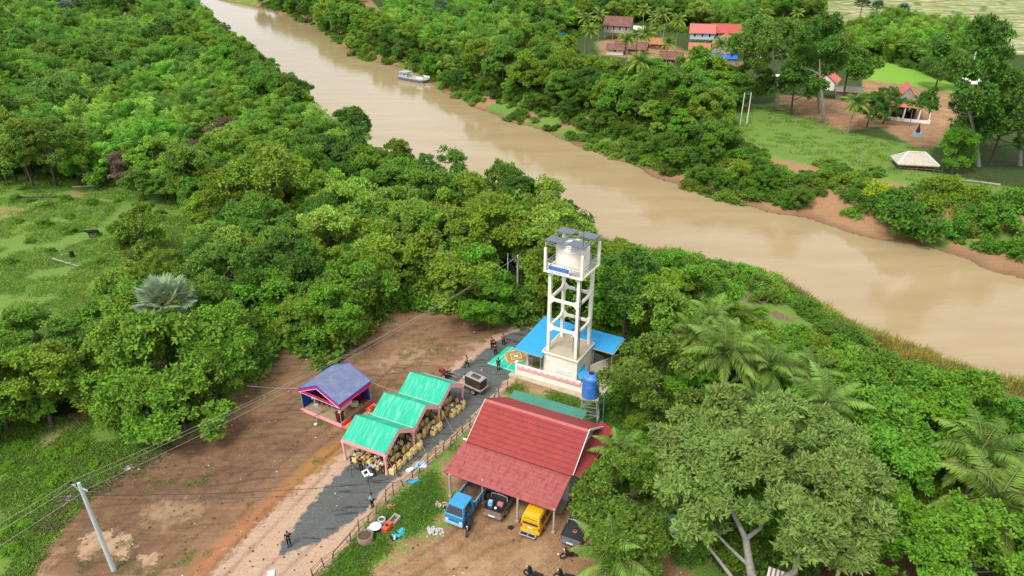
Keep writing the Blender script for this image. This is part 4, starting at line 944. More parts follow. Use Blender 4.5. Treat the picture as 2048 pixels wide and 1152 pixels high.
# grass
def scat_grass(name, meshes, zone, step, cut, sc, tintbase, label, seed, px=None, y1=150, lo=.8, hi=1.3, no=()):
    pts = np.array(zone); lo_ = pts.min(0); hi_ = pts.max(0)
    c = poisson(lo_[0], hi_[0], lo_[1], min(hi_[1], y1), lambda y: step*(1+max(0, y-60)*.006), .5, seed)
    k = inpoly(c[:, 0], c[:, 1], zone)&(fbm(c[:, 0], c[:, 1], 3.0, 3) > cut)
    for z_ in no: k &= ~inpoly(c[:, 0], c[:, 1], z_)
    c = c[k]; z = height(c[:, 0], c[:, 1]); n = len(c); t_ = np.array(tintbase)[None]*rng.uniform(.75, 1.25, (n, 1))*np.stack([rng.uniform(.9, 1.25, n), np.ones(n), np.ones(n)], 1)
    print(name, n)
    return scatter(name, meshes, np.concatenate([c, z[:, None]], 1), rng.uniform(lo, hi, n)*sc, rng.random(n)*6.28, t_, label, cat='grass')
scat_grass('grass', TUFT, W([(-80, 840), (60, 850), (200, 835), (262, 870), (345, 888), (215, 962), (120, 1050), (30, 1190), (-80, 1190)]), .40, .36, 1.0, (1.05, 1.1, 1), 'bright green grass on the slope left of the dirt yard', 1, no=[Z_TRAIL[0], Z_TRAIL[1]])
scat_grass('grass', TUFT, Z_CLEAR, .75, .42, 1.1, (1.1, 1.15, 1), 'green grass and weeds on the cleared field', 2, y1=170, no=[Z_CLPATCH] if False else [])
Z_LAWN = W([(612, 1180), (700, 1095), (770, 1020), (850, 950), (905, 895), (960, 860), (1000, 790), (1035, 768), (1160, 800), (1200, 830), (1190, 855), (930, 880), (870, 930), (885, 1000), (870, 1040), (780, 1095), (745, 1125), (735, 1180)])
scat_grass('grass', TUFT, Z_LAWN, .38, .43, .8, (.8, .95, .8), 'short green grass between the fence and the house', 3)
Z_L2 = W([(1195, 800), (1240, 800), (1300, 860), (1300, 1000), (1200, 1000), (1200, 860)])
scat_grass('grass', TUFT+WEED[:1], Z_L2, .5, .3, 1.0, (.55, .75, .6), 'shaded grass between the house and the mango tree', 4)
scat_grass('grass', TUFT, Z_GRASSFAR, 1.4, .45, 1.4, (1.15, 1.15, 1), 'lawn on the far bank in front of the tall trees', 5, y1=210)
scat_grass('grass', TUFT, Z_YARD, 1.1, .64, .55, (.7, .85, .7), 'sparse weeds in the dirt yard', 6, no=[Z_SAND])
# reeds by the near waterline
c, z = grid(1.1, 5, 110, 60, 140, 9); bf, bn = bank_d(c[:, 0], c[:, 1]); nz = fbm(c[:, 0], c[:, 1], 6, 3)
k = (bn > .2) & (bn < 6.5) & (nz > np.where(bn < 3.5, .36, .54)) & ~((bn > 4) & (c[:, 0] > 48) & (nz < .6)); c = c[k]; z = z[k]; n = len(c); tt = np.stack([rng.uniform(.6, 1.2, n), rng.uniform(.75, 1.15, n), rng.uniform(.6, 1.1, n)], 1)*(.6+.8*fbm(c[:, 0]+9, c[:, 1], 12, 2))[:, None]
scatter('reeds', REEDS, np.concatenate([c, z[:, None]], 1), rng.uniform(.55, 1.25, n), rng.random(n)*6.28, tt, 'yellow-green reeds along the near edge of the river', cat='reeds')

# loose stones and bits of rubbish over the bare ground
def stone_mesh(nm, m, flat):
    bm = bmesh.new(); bmesh.ops.create_icosphere(bm, subdivisions=1, radius=.09)
    for v in bm.verts: v.co = Vector((v.co.x*1.3*R.uniform(.7, 1.2), v.co.y*R.uniform(.7, 1.2), v.co.z*flat))
    me = bpy.data.meshes.new(nm); bm.to_mesh(me); bm.free(); me.materials.append(m); return me
STN = [stone_mesh('stone', mat('brown_stone', (.20, .13, .085), .9, var=.3), .7), stone_mesh('clod', mat('earth_clod', (.12, .07, .042), .95, var=.3), .6), stone_mesh('pale_bit', mat('pale_bit', (.6, .58, .52), .8), .35)]
c = np.concatenate([poisson(-36, 14, 36, 84, lambda y: 1.05, .5, 31)]); k = np.zeros(len(c), bool)
for z_ in (Z_YARD, Z_HOUSE): k |= inpoly(c[:, 0], c[:, 1], z_)
k &= vnoise(c[:, 0], c[:, 1], 2.0) > .45; c = c[k]; z = height(c[:, 0], c[:, 1]); n = len(c); pk = rng.integers(0, 2, n); pk[rng.random(n) < .10] = 2
scatter('loose_stones', STN, np.concatenate([c, z[:, None]+.02], 1), rng.uniform(.3, 1.15, n), rng.random(n)*6.28, np.ones((n, 3)), 'loose stones, clods and pale scraps scattered over the bare yard', pick=pk, cat='stones')
print('stones', n)
# ------------------------------------------------------------------ materials of built things
CREAM = mat('cream_paint', (.86, .84, .72), .75, var=.04, vscale=1.2, dirt=((.55, .5, .38), 1.8, .3), dmap=(2.2, 2.2, .35))
CONC = mat('concrete', (.42, .38, .31), .9, var=.15, vscale=1.5, bump=.01, dirt=((.25, .2, .15), 1.3, .7))
SLAB = mat('slab_concrete', (.48, .40, .29), .9, var=.1, vscale=.8, dirt=((.28, .24, .18), 1.1, .6))
TANKW = mat('white_plastic', (.84, .82, .72), .45, var=.02)
STEEL = mat('galvanised_steel', (.55, .57, .58), .45, .6, var=.1)
GREY = mat('grey_paint', (.45, .48, .49), .6)
DARK = mat('dark_metal', (.03, .03, .035), .6, .3)
BLACKR = mat('black_rubber', (.02, .02, .02), .85)
SOLAR = mat('solar_cell', (.075, .095, .125), .35, var=.15, vscale=8, spec=.6)
BLUER = mat('blue_sheet', (.035, .33, .66), .55, var=.05, vscale=1.0, dirt=((.05, .25, .5), .8, .5))
BTANK = mat('blue_plastic', (.045, .20, .62), .38, var=.08, spec=.5, dirt=((.3, .4, .6), 1.5, .35))
WHITE = mat('white_paint', (.82, .82, .80), .6, var=.03)
BLUEP = mat('banner_blue', (.03, .13, .5), .6, var=.03)
PINK = mat('pink_cloth', (.86, .42, .43), .9, var=.08, vscale=6)
PINKD = mat('salmon_cloth', (.78, .33, .26), .9, var=.08, vscale=6)
REDROOF = mat('red_tile_metal', (.30, .044, .042), .6, var=.10, vscale=1.6, dirt=((.33, .065, .065), 2.5, .5))
REDROOF2 = mat('faded_red_tile', (.36, .095, .09), .65, var=.14, vscale=2.2, dirt=((.20, .035, .03), 1.3, .9), dmap=(2.2, .9, 1))
RIDGE = mat('ridge_cap', (.42, .11, .10), .6)
GREENSH = mat('green_sheet', (.06, .22, .16), .55, var=.08, vscale=1)
WALLW = mat('pale_wall', (.62, .66, .70), .85, var=.08)
WOOD = mat('weathered_wood', (.22, .16, .11), .9, var=.3, vscale=5)
WOODL = mat('light_wood', (.40, .31, .22), .9, var=.2, vscale=5)
WOODG = mat('grey_board', (.34, .31, .28), .9, var=.25, vscale=2, dirt=((.15, .13, .11), 1.5, .7))
TENTG = mat('green_canvas', (.012, .41, .245), .6, var=.06, vscale=.9, dirt=((.28, .62, .48), 2.6, .75), dmap=(1.6, .22, .22), bump=.03, bscale=2.2)
TENTP = mat('tent_pole', (.6, .62, .62), .4, .5)
STAGEB = mat('faded_blue_canvas', (.15, .18, .30), .7, var=.14, vscale=1.2, dirt=((.25, .27, .33), 1.0, .8))
BLUED = mat('deep_blue_cloth', (.02, .055, .36), .85, var=.1)
BLUEV = mat('royal_blue_cloth', (.05, .08, .62), .8, var=.1)
MAG = mat('magenta_cloth', (.62, .015, .13), .85, var=.1)
MAT_TAN = mat('woven_mat', (.40, .30, .17), .95, var=.2, vscale=3)
MAT_BR = mat('woven_mat_brown', (.24, .17, .09), .95, var=.2, vscale=3)
REDC = mat('red_carpet', (.55, .03, .015), .95, var=.1)
SALM = mat('salmon_mat', (.66, .24, .15), .95, var=.1)
YEL = mat('yellow_satin', (.84, .60, .22), .6, var=.14, vscale=9)
CREAMS = mat('cream_satin', (.86, .72, .42), .6, var=.12, vscale=9)
MAROON = mat('maroon_wood', (.11, .016, .014), .5)
GMAT = mat('green_mat', (.02, .50, .30), .8, var=.07, vscale=1)
RUGO = mat('rug_gold', (.42, .26, .06), .95, var=.35, vscale=5)
RUGC = mat('rug_cream', (.55, .45, .28), .95, var=.2, vscale=5)
RUGR = mat('rug_red', (.25, .06, .03), .95, var=.2, vscale=5)
GLASS = mat('dark_glass', (.02, .026, .03), .08, spec=.8, var=.0)
CAB = mat('cab_blue', (.03, .26, .50), .35, spec=.6, var=.06, dirt=((.1, .25, .35), 2, .4))
TBLUE = mat('truck_blue', (.03, .15, .36), .4, var=.1)
TSILV = mat('faded_light_blue', (.32, .48, .56), .5, var=.1)
BLK = mat('black_paint', (.018, .018, .02), .3, spec=.6)
TAUPE = mat('brown_grey_paint', (.24, .18, .15), .4, var=.1)
VYEL = mat('yellow_paint', (.66, .385, .008), .35, spec=.6, var=.05)
LITTER = mat('soil_load', (.10, .065, .045), .95, var=.5, vscale=6, bump=.04, bscale=8)
SKIN = mat('skin', (.30, .17, .10), .6)
HAIR = mat('black_hair', (.012, .010, .009), .7)
PLATE = mat('number_plate', (.78, .78, .76), .5)
REDL = mat('red_lamp', (.5, .02, .01), .3)
POLE = mat('concrete_pole', (.52, .56, .57), .85, var=.08, vscale=1.5)
WIRE = mat('wire', (.03, .03, .03), .6)
WIREW = mat('pale_wire', (.45, .42, .36), .6)
THATCH = mat('thatch', (.48, .43, .34), .95, var=.22, vscale=3, bump=.04, bscale=14)

def frame(origin, deg):
    a = rad(deg); u = Vector((math.cos(a), math.sin(a), 0)); v = Vector((-math.sin(a), math.cos(a), 0)); return lambda x, y, z=0: Vector((origin[0], origin[1], 0))+u*x+v*y+Vector((0, 0, z))
def tileroof(mb, p0, eu, ev, W_, L_, m, tile=.24, row=.36, amp=.03, step=.025, seed=0):
    """pressed tile sheet from corner p0, eu across, ev down the slope"""
    p0 = Vector(p0); eu = Vector(eu).normalized(); ev = Vector(ev).normalized(); n = eu.cross(ev).normalized()
    if n.z < 0: n = -n
    nt = int(W_/tile); k = 4; cols_ = nt*k+1; rows = max(1, int(round(L_/row))); vs = []; fs = []
    for r in range(rows):
        for e in (0, 1):
            for i in range(cols_):
                w_ = amp*(.5-.5*math.cos(2*PI*i/k)); x = W_*i/(cols_-1)
                vs.append(p0+eu*x+ev*(L_*(r+e)/rows)+n*(w_+(step if e else 0)))
    for r in range(rows*2-1):
        for i in range(cols_-1):
            a = r*cols_+i; fs.append((a, a+1, a+1+cols_, a+cols_))
    mb.raw(vs, fs, m)
    # underside and rim
    a, b, c, d = p0-n*.03, p0+eu*W_-n*.03, p0+eu*W_+ev*L_-n*.03, p0+ev*L_-n*.03
    mb.face([a, d, c, b], m)
    up = n*.05
    for s, e in ((a, b), (b, c), (c, d), (d, a)): mb.face([s, e, e+up, s+up], m)
def sheetroof(mb, p0, eu, ev, W_, L_, m, rib=.25, amp=.02):
    tileroof(mb, p0, eu, ev, W_, L_, m, rib, L_, amp, 0)
def swag(mb, p, q, drop, m, n=8, wave=.03, scal=None):
    """hanging cloth between two points, pleated"""
    p, q = Vector(p), Vector(q); d = (q-p); L = d.length; d.normalize(); o = d.cross(Vector((0, 0, 1))); K = max(4, int(L/.07)); vs = []; fs = []
    for i in range(K+1):
        t = i/K; off = o*(wave*math.sin(i*2.2)); dr = drop if scal is None else drop*(.75+.25*abs(math.sin(PI*t*scal)))
        a = p+d*(L*t)+off*.4; b = a+Vector((0, 0, -dr))+off*.6; vs += [a, b, b+o*.01, a+o*.01]
    for i in range(K):
        a = i*4; fs += [(a, a+4, a+5, a+1), (a+3, a+2, a+6, a+7)]
    mb.raw(vs, fs, m)

# ------------------------------------------------------------------ water tower
TW = thing('water_tower', 'cream concrete water tower on four columns above a square pump room', 'water tower', (5.98, 64.95, 0), rad(-30))
H = 1.58; S1 = 2.05; ZB = 3.2; ZP = 12.55
mb = MB(); mb.bb((-S1+.12, -S1+.12, -.3), (S1-.12, S1-.12, ZB-.18), CREAM); mb.build('pump_room', TW)
mb = MB(); mb.bb((-S1, -S1, ZB-.18), (S1, S1, ZB), SLAB)
for i in range(4):
    a = i*PI/2; T = Matrix.Rotation(a, 3, 'Z'); mb.box(T @ Vector((0, -S1-.02, ZB-.08)), (2*S1+.08, .05, .2), CREAM, rz=a)
mb.build('roof_slab', TW)
for sx in (-1, 1):
    for sy in (-1, 1):
        mb = MB(); mb.bb((sx*H-.16, sy*H-.16, ZB), (sx*H+.16, sy*H+.16, ZP-.15), CREAM)
        for zb in (6.0, 9.3):                      # haunches beside every joint
            for ax in (0, 1):
                for up in (-1, 1):
                    d = -sx if ax == 0 else -sy
                    c0 = (sx if ax == 0 else sy)*H+d*.155
                    tri = [(c0, zb+up*.13), (c0+d*.36, zb+up*.13), (c0, zb+up*.5)]
                    if up*d < 0: tri = tri[::-1]
                    if ax == 0: mb.prism(tri, sy*H-.11, sy*H+.11, CREAM, 'y')
                    else: mb.prism(tri, sx*H-.11, sx*H+.11, CREAM, 'x')
        for ax in (0, 1):
            d = -sx if ax == 0 else -sy; c0 = (sx if ax == 0 else sy)*H+d*.155; tri = [(c0, ZP-.36), (c0+d*.34, ZP-.36), (c0, ZP-.7)]
            if ax == 0: mb.prism(tri, sy*H-.10, sy*H+.10, CREAM, 'y')
            else: mb.prism(tri, sx*H-.10, sx*H+.10, CREAM, 'x')
        mb.build('column', TW)
for zb in (6.0, 9.3, ZP-.26):
    for s in (-1, 1):
        mb = MB(); mb.bb((-H+.16, s*H-.12, zb-.13), (H-.16, s*H+.12, zb+.13), CREAM); mb.build('beam', TW)
        mb = MB(); mb.bb((s*H-.12, -H+.16, zb-.13), (s*H+.12, H-.16, zb+.13), CREAM); mb.build('beam', TW)
S2 = 2.12
mb = MB(); mb.bb((-S2, -S2, ZP-.12), (S2, S2, ZP+.03), CREAM); mb.bb((-S2+.15, -S2+.15, ZP+.03), (S2-.15, S2-.15, ZP+.05), CONC); mb.build('platform', TW)
for sx in (-1, 1):
    for sy in (-1, 1):
        mb = MB(); mb.bb((sx*(S2-.14)-.12, sy*(S2-.14)-.12, ZP+.03), (sx*(S2-.14)+.12, sy*(S2-.14)+.12, ZP+2.45), CREAM)
        mb.build('post', TW)
for i in range(4):
    a = i*PI/2; T = Matrix.Rotation(a, 3, 'Z'); mb = MB(); e = S2-.14
    for zr in (.35, .62, .9): mb.beam(T @ Vector((-e+.13, -e, ZP+zr)), T @ Vector((e-.13, -e, ZP+zr)), .035, .035, STEEL)
    for k in range(1, 5): x = -e+2*e*k/5; mb.beam(T @ Vector((x, -e, ZP+.05)), T @ Vector((x, -e, ZP+.9)), .03, .03, STEEL)
    mb.build('railing', TW)
# frame carrying the solar panels
mb = MB(); e = S2-.14; zt = ZP+2.9
for s in (-1, 1):
    for dz in (0, .22):
        mb.beam((-e, s*e, zt+dz-.1), (e, s*e, zt+dz-.1), .04, .04, STEEL); mb.beam((s*e, -e, zt+dz-.1), (s*e, e, zt+dz-.1), .04, .04, STEEL)
    for k in range(9):
        x = -e+2*e*k/8; mb.beam((x, s*e, zt-.1), (x, s*e, zt+.12), .025, .025, STEEL)
for sx in (-1, 1):
    for sy in (-1, 1): mb.beam((sx*e, sy*e, ZP+2.4), (sx*e, sy*e, zt+.15), .07, .07, GREY)
for x in (-.75, .75): mb.beam((x, -e, zt+.15), (x, e, zt+.15), .05, .05, STEEL)
for y in (-1.5, -.4, .5, 1.6): mb.beam((-e, y, zt+.19), (e, y, zt+.19), .04, .04, STEEL)
mb.build('panel_frame', TW)
for cx in (-1.22, 1.16):
    for cy in (-1.22, 1.10):
        mb = MB(); M_ = Matrix.Rotation(rad(-5), 3, 'X'); mb.box((cx, cy, zt+.30+.03*cy), (1.86, 1.72, .04), SOLAR, M=M_)
        for k in range(-2, 3): mb.box((cx+k*.39, cy, zt+.323+.03*cy), (.012, 1.54, .008), STEEL, M=M_)
        for k in (-1, 0, 1): mb.box((cx, cy+k*.5, zt+.323+.03*cy-k*.043), (1.62, .012, .008), STEEL, M=M_)
        mb.build('solar_panel', TW)
mb = MB(); mb.cyl((1.85, -1.7, ZP+2.5), (1.85, -1.7, ZP+5.0), .025, DARK, 6); mb.cyl((1.85, -1.7, ZP+5.0), (1.85, -1.7, ZP+5.6), .02, DARK, 5)
for k in range(3): mb.cyl((1.6, -1.7, ZP+3.9+.2*k), (2.1, -1.7, ZP+3.9+.2*k), .008, DARK, 4)
mb.build('antenna', TW)
# caged ladder behind the front column, water pipe down to the roof
mb = MB()
for x in (-.22, .22): mb.beam((1.05+x, -.75, ZB), (1.05+x, -.75, ZP+1), .04, .04, DARK)
for k in range(34): mb.beam((.83, -.75, ZB+.2+k*.27), (1.27, -.75, ZB+.2+k*.27), .025, .025, STEEL)
for k in range(13):
    z = ZB+2+k*.6; pts = [(1.05+.36*math.cos(t), -.75-.36*math.sin(t)+.0, z) for t in np.linspace(0, PI, 7)]
    for p, q in zip(pts, pts[1:]): mb.beam(p, q, .03, .02, STEEL)
mb.build('ladder', TW)
mb = MB(); mb.tube([(1.75, -1.25, ZP), (1.75, -1.25, ZB+.1)], .045, DARK, 6); mb.tube([(1.82, -1.80, ZP-.2), (1.82, -1.80, .1)], .04, DARK, 6); mb.build('water_pipe', TW)
fT = frame((5.98, 64.95), -30)
mb = MB(); r = 1.70; mb.lathe([(.02, 0), (r, 0), (r, .1)]+[(r-(.025 if k % 2 else 0), .1+.19*k) for k in range(1, 11)]+[(r, 2.1), (r*.97, 2.25), (r*.8, 2.42), (r*.5, 2.55), (.35, 2.6), (.33, 2.68), (.02, 2.7)], TANKW, 32)
tk = mb.mesh('tank'); o = link('white_water_tank', tk); o.location = (*fT(-.05, .15)[:2], ZP+.05); tag(o, 'big round white tank standing on top of the concrete tower', 'water tank')
b2 = MB(); b2.cyl((1.0, -1.28, 1.75), (1.0, -1.75, 1.7), .03, DARK, 6); b2.cyl((1.0, -1.7, 1.72), (1.25, -1.8, 1.1), .03, GREY, 6); b2.build('overflow_pipe', o)
b2 = MB(); b2.beam((1.3, .9, 2.3), (2.0, 1.0, .05), .28, .05, STEEL); b2.build('tank_ladder', o)
# banner and its print
def sign(name, label, cat, org, deg, w, h, parts, thick=.02, tilt=0, postz=0):
    t = thing(name, label, cat, org, rad(deg)); mb = MB(); mb.bb((-w/2, -thick, 0), (w/2, 0, h), WHITE); mb.build('sheet', t)
    mb = MB()
    for x0, z0, x1, z1, m in parts: mb.bb((x0-w/2, -thick-.006, z0), (x1-w/2, -thick-.002, z1), m)
    if mb.v: mb.build('print', t)
    return t
q = random.Random(3)
def lettering(x0, x1, z, hh, m, gap=.03):
    out = []; x = x0
    while x < x1:
        w_ = q.uniform(.03, .07)
        out.append((x, z, x+w_, z+hh*q.uniform(.35, 1), m)); x += w_+q.choice([.012, .02, gap*1.6])
    return out
GRNP = mat('print_green', (.1, .4, .15), .6)
c0 = fT(-.42, -S2-.05); 
bt = sign('banner', 'white and blue banner with rows of white script tied below the tank railing', 'banner', (c0.x, c0.y, ZP-.05), -30, 2.3, 1.0, [(.05, .36, 2.25, .80, BLUEP)])
mb = MB()
for x0, z0, x1, z1, m in lettering(.2, 2.1, .64, .07, TSILV)+lettering(.3, 2.0, .46, .07, TSILV)+lettering(.12, .55, .12, .1, GRNP)+lettering(.8, 2.0, .16, .06, BLUEP): mb.bb((x0-1.15, -.035, z0), (x1-1.15, -.029, z1), m)
mb.bb((.22-1.15, -.034, .86), (.36-1.15, -.028, .97), BLUEP); mb.bb((.38-1.15, -.034, .86), (.48-1.15, -.028, .97), GREY); mb.bb((1.75-1.15, -.034, .86), (1.84-1.15, -.028, .97), BLUEP); mb.bb((1.95-1.15, -.034, .86), (2.02-1.15, -.028, .97), DARK)
tag(mb.build('lettering', bt), kind='stuff')
c0 = fT(.35, -S1+.09)
st_ = sign('notice_board', 'white notice sheet with faint blue script on the cream pump room wall', 'sign', (c0.x, c0.y, 1.05), -30, 1.7, .55, [])
mb = MB()
for x0, z0, x1, z1, m in lettering(.1, 1.6, .38, .05, TSILV)+lettering(.1, 1.6, .23, .04, TSILV)+lettering(.1, 1.4, .09, .04, TSILV): mb.bb((x0-.85, -.03, z0), (x1-.85, -.024, z1), m)
tag(mb.build('lettering', st_), kind='stuff')

# ------------------------------------------------------------------ blue shelter, compound wall, mats
A0 = P(1028, 697, 2.75); fS = frame(A0, -29)
SH = thing('blue_roofed_shelter', 'low bright blue sheet roof wrapping round two sides of the tower base', 'shelter', (A0[0], A0[1], 0), rad(-29))
mb = MB(); sheetroof(mb, (0, 0, 2.75), (1, 0, 0), (0, 1, .05), 3.35, 7.2, BLUER, .3, .012); mb.build('roof_sheet', SH)
mb = MB(); sheetroof(mb, (3.36, 3.95, 2.9), (1, 0, 0), (0, 1, .06), 6.3, 3.2, BLUER, .3, .012); mb.build('roof_sheet', SH)
mb = MB(); mb.beam((-.02, -.06, 2.7), (3.4, -.06, 2.7), .1, .1, STEEL); mb.beam((3.4, 3.88, 2.85), (9.7, 3.88, 2.85), .1, .1, STEEL); mb.beam((9.72, 3.88, 2.85), (9.72, 7.1, 2.95), .1, .1, STEEL); mb.build('gutter', SH)
for x, y in ((.15, .15), (3.1, .15), (.15, 3.6), (.15, 7), (3.3, 7), (5.2, 4.1), (7.4, 4.1), (9.5, 4.1), (9.5, 7), (6.4, 7)):
    mb = MB(); mb.cyl((x, y, 0), (x, y, 2.72), .045, STEEL, 6); mb.build('post', SH)
mb = MB()
for k in range(9): mb.beam((1.0+.18*k, 1.6, .05), (1.0+.18*k, 1.6, 2.0), .02, .02, DARK)
mb.bb((.7, 1.5, 0), (.95, 1.7, 2.6), CREAM); mb.build('grille_gate', SH)
mb = MB(); mb.face([(-.1, -1.2, .02), (10.2, -1.2, .02), (10.2, 7.3, .02), (-.1, 7.3, .02)][::1], SLAB); o = mb.build('paved_floor', None, (A0[0], A0[1], .02)); o.rotation_euler[2] = rad(-29); tag(o, kind='structure')
w0, w1 = Vector((*P(1033, 748), 0)), Vector((*P(1163, 786), 0)); ang = math.degrees(math.atan2((w1-w0).y, (w1-w0).x)); Lw = (w1-w0).length
WL = thing('compound_wall', 'low cream wall in front of the tower draped with scalloped pink and white cloth', 'wall', w0, rad(ang))
mb = MB(); mb.bb((0, 0, -.2), (Lw, .14, 1.05), CREAM); mb.bb((-.02, -.03, 1.05), (Lw+.02, .17, 1.12), CREAM); mb.build('masonry', WL)
mb = MB(); mb.bb((-.12, -.08, -.2), (.1, .22, 1.5), CREAM); mb.bb((-.15, -.11, 1.5), (.13, .25, 1.6), WHITE); mb.build('pillar', WL)
mb = MB(); n_ = 10
for k in range(n_):
    a, b = .1+(Lw-.2)*k/n_, .1+(Lw-.2)*(k+1)/n_; vs = []; fs = []
    for i in range(11):
        t = i/10; z = 1.28-.20*math.sin(PI*t); y = -.06-.02*math.sin(t*PI)
        x = a+(b-a)*t; vs += [(x, y, 1.40), (x, y-.02, z), (x, y-.05, z-.09), (x, y-.03, .78+.02*math.sin(i*2))]
    for i in range(10):
        for j, m in ((0, WHITE), (1, PINKD), (2, PINK)): mb.face([vs[i*4+j], vs[i*4+4+j], vs[i*4+5+j], vs[i*4+1+j]], m)
mb.bb((.1, -.05, 1.12), (Lw-.1, .02, 1.40), WHITE); mb.build('bunting', WL)
o = thing('side_wall', 'short cream wall at the right end of the blue shelter', 'wall', (0, 0, 0)); mb = MB()
for a, b in ((P(1180, 745, 0), P(1236, 722, 0)), (P(1197, 690, 0), P(1243, 706, 0))): mb.beam((a[0], a[1], .45), (b[0], b[1], .45), .14, .9, CREAM)
mb.build('masonry', o)
mb = MB()
for a, b in ((P(1212, 745), P(1236, 718)),):
    for t in np.linspace(0, 1, 8): x, y = a[0]+(b[0]-a[0])*t, a[1]+(b[1]-a[1])*t; mb.beam((x, y, 0), (x, y, 1.5), .03, .03, DARK)
    for z in (.3, 1.4): mb.beam((*a, z), (*b, z), .04, .04, DARK)
tag(mb.build('grille_fence'), 'dark iron grille behind the blue tank, at the end of the shelter', 'fence')
mb = MB(); pa, pb, pc = P(1150, 748, .9), P(1175, 735, .9), P(1178, 757, .9); mb.face([(*pa, 1.5), (*P(1160, 760, 1.5), 1.5), (*P(1176, 752, 1.5), 1.6), (*P(1168, 727, 1.5), 1.6)], BLUER); mb.cyl((*P(1160, 757, 1.5), 0), (*P(1160, 757, 1.5), 1.5), .03, STEEL, 5)
tag(mb.build('small_awning'), 'small blue awning sheet between pump room and blue tank', 'awning')

GM = thing('green_mat', 'bright green ground mat with white seams in front of the tower compound', 'mat', (0, 0, 0))
c_ = [Vector((*P(a, b, .06), 0)) for a, b in ((973, 727), (1017, 691), (1064, 706), (1032, 746))]
def bil(s, t, z): p = (c_[0]*(1-s)+c_[3]*s)*(1-t)+(c_[1]*(1-s)+c_[2]*s)*t; return Vector((p.x, p.y, z))
for i in range(3):
    mb = MB(); s0, s1 = i/3+.006, (i+1)/3-.006; n_ = 8; vs = []
    for a in range(n_+1):
        for b_ in range(n_+1): vs.append(bil(s0+(s1-s0)*a/n_, b_/n_, .055+.015*math.sin(a*2.1+i)*math.cos(b_*1.7)))
    mb.raw(vs, [(a*(n_+1)+b_, (a+1)*(n_+1)+b_, (a+1)*(n_+1)+b_+1, a*(n_+1)+b_+1) for a in range(n_) for b_ in range(n_)], GMAT); mb.build('mat_strip', GM)
mb = MB()
for s in (.33, .66, .2): mb.beam(bil(s, .02, .085), bil(s, .98, .085), .05, .008, WHITE)
mb.beam(bil(.02, .04, .085), bil(.98, .04, .085), .05, .008, WHITE); mb.build('seam', GM)
RG = thing('ornate_rug', 'gold and cream patterned rug lying on the green mat', 'rug', (*P(1032, 712, .1), 0), rad(-29)); mb = MB()
for k, (s, m) in enumerate(((1.0, RUGC), (.9, RUGO), (.62, RUGR), (.55, RUGC), (.42, RUGO), (.15, WHITE))):
    pts = []
    for i in range(24):
        a = 2*PI*i/24; rr = s*(1.0 if k < 1 else 1+.08*math.cos(4*a)); pts.append((1.3*rr*math.cos(a)*(abs(math.cos(a))+abs(math.sin(a)))**-.6*1.1, 1.6*rr*math.sin(a)*(abs(math.cos(a))+abs(math.sin(a)))**-.6*1.1))
    mb.prism(pts, .09+.004*k, .094+.004*k, m)
mb.build('pile', RG)

# ------------------------------------------------------------------ blue tank on its stand
sx_, sy_ = P(1177, 848, 0); ST = thing('tank_stand', 'lattice steel stand carrying the blue water tank', 'stand', (sx_, sy_, 0), rad(-12))
b_, t_, hs_ = .95, .68, 3.35
for i in (-1, 1):
    for j in (-1, 1): mb = MB(); mb.beam((i*b_, j*b_, 0), (i*t_, j*t_, hs_), .09, .09, STEEL); mb.build('leg', ST)
mb = MB()
for k in range(4):
    z0, z1 = k*hs_/4, (k+1)*hs_/4; r0, r1 = b_+(t_-b_)*z0/hs_, b_+(t_-b_)*z1/hs_
    for i in range(4):
        a = i*PI/2; T = Matrix.Rotation(a, 3, 'Z'); mb.beam(T @ Vector((-r1, -r1, z1)), T @ Vector((r1, -r1, z1)), .05, .05, STEEL)
        mb.beam(T @ Vector((-r0 if k % 2 else r0, -r0, z0)), T @ Vector((r1 if k % 2 else -r1, -r1, z1)), .035, .035, STEEL)
mb.build('bracing', ST)
mb = MB()
for k in range(9): mb.bb((-.85+k*.19, -.85, hs_), (-.85+k*.19+.17, .85, hs_+.06), WOODL)
mb.build('deck', ST)
mb = MB(); mb.tube([(.85, .2, hs_+.3), (1.3, .1, hs_+.2), (1.35, .1, 0)], .03, mat('pvc_blue', (.1, .35, .5)), 5); mb.build('pipe', ST)
mb = MB(); r = .80; prof = [(.02, 0), (r, 0), (r, .08)]
for k in range(9): prof += [(r-.035, .14+.21*k), (r, .19+.21*k), (r, .29+.21*k)]
prof += [(r-.02, 2.08), (r*.9, 2.2), (r*.55, 2.36), (.26, 2.44)]
mb.lathe(prof, BTANK, 30); o = mb.build('blue_water_tank', None, (sx_, sy_, hs_+.065)); tag(o, 'bright blue ribbed plastic tank on a steel stand beside the house', 'water tank')
m2 = MB(); m2.lathe([(.26, 2.44), (.26, 2.52), (.2, 2.52), (.19, 2.46), (.02, 2.46)], DARK, 14); m2.build('lid', o)
m2 = MB()
for a in range(6): m2.box((.5*math.cos(a), .5*math.sin(a), 2.385), (.16, .06, .05), BTANK, rz=a)
m2.build('lug', o)

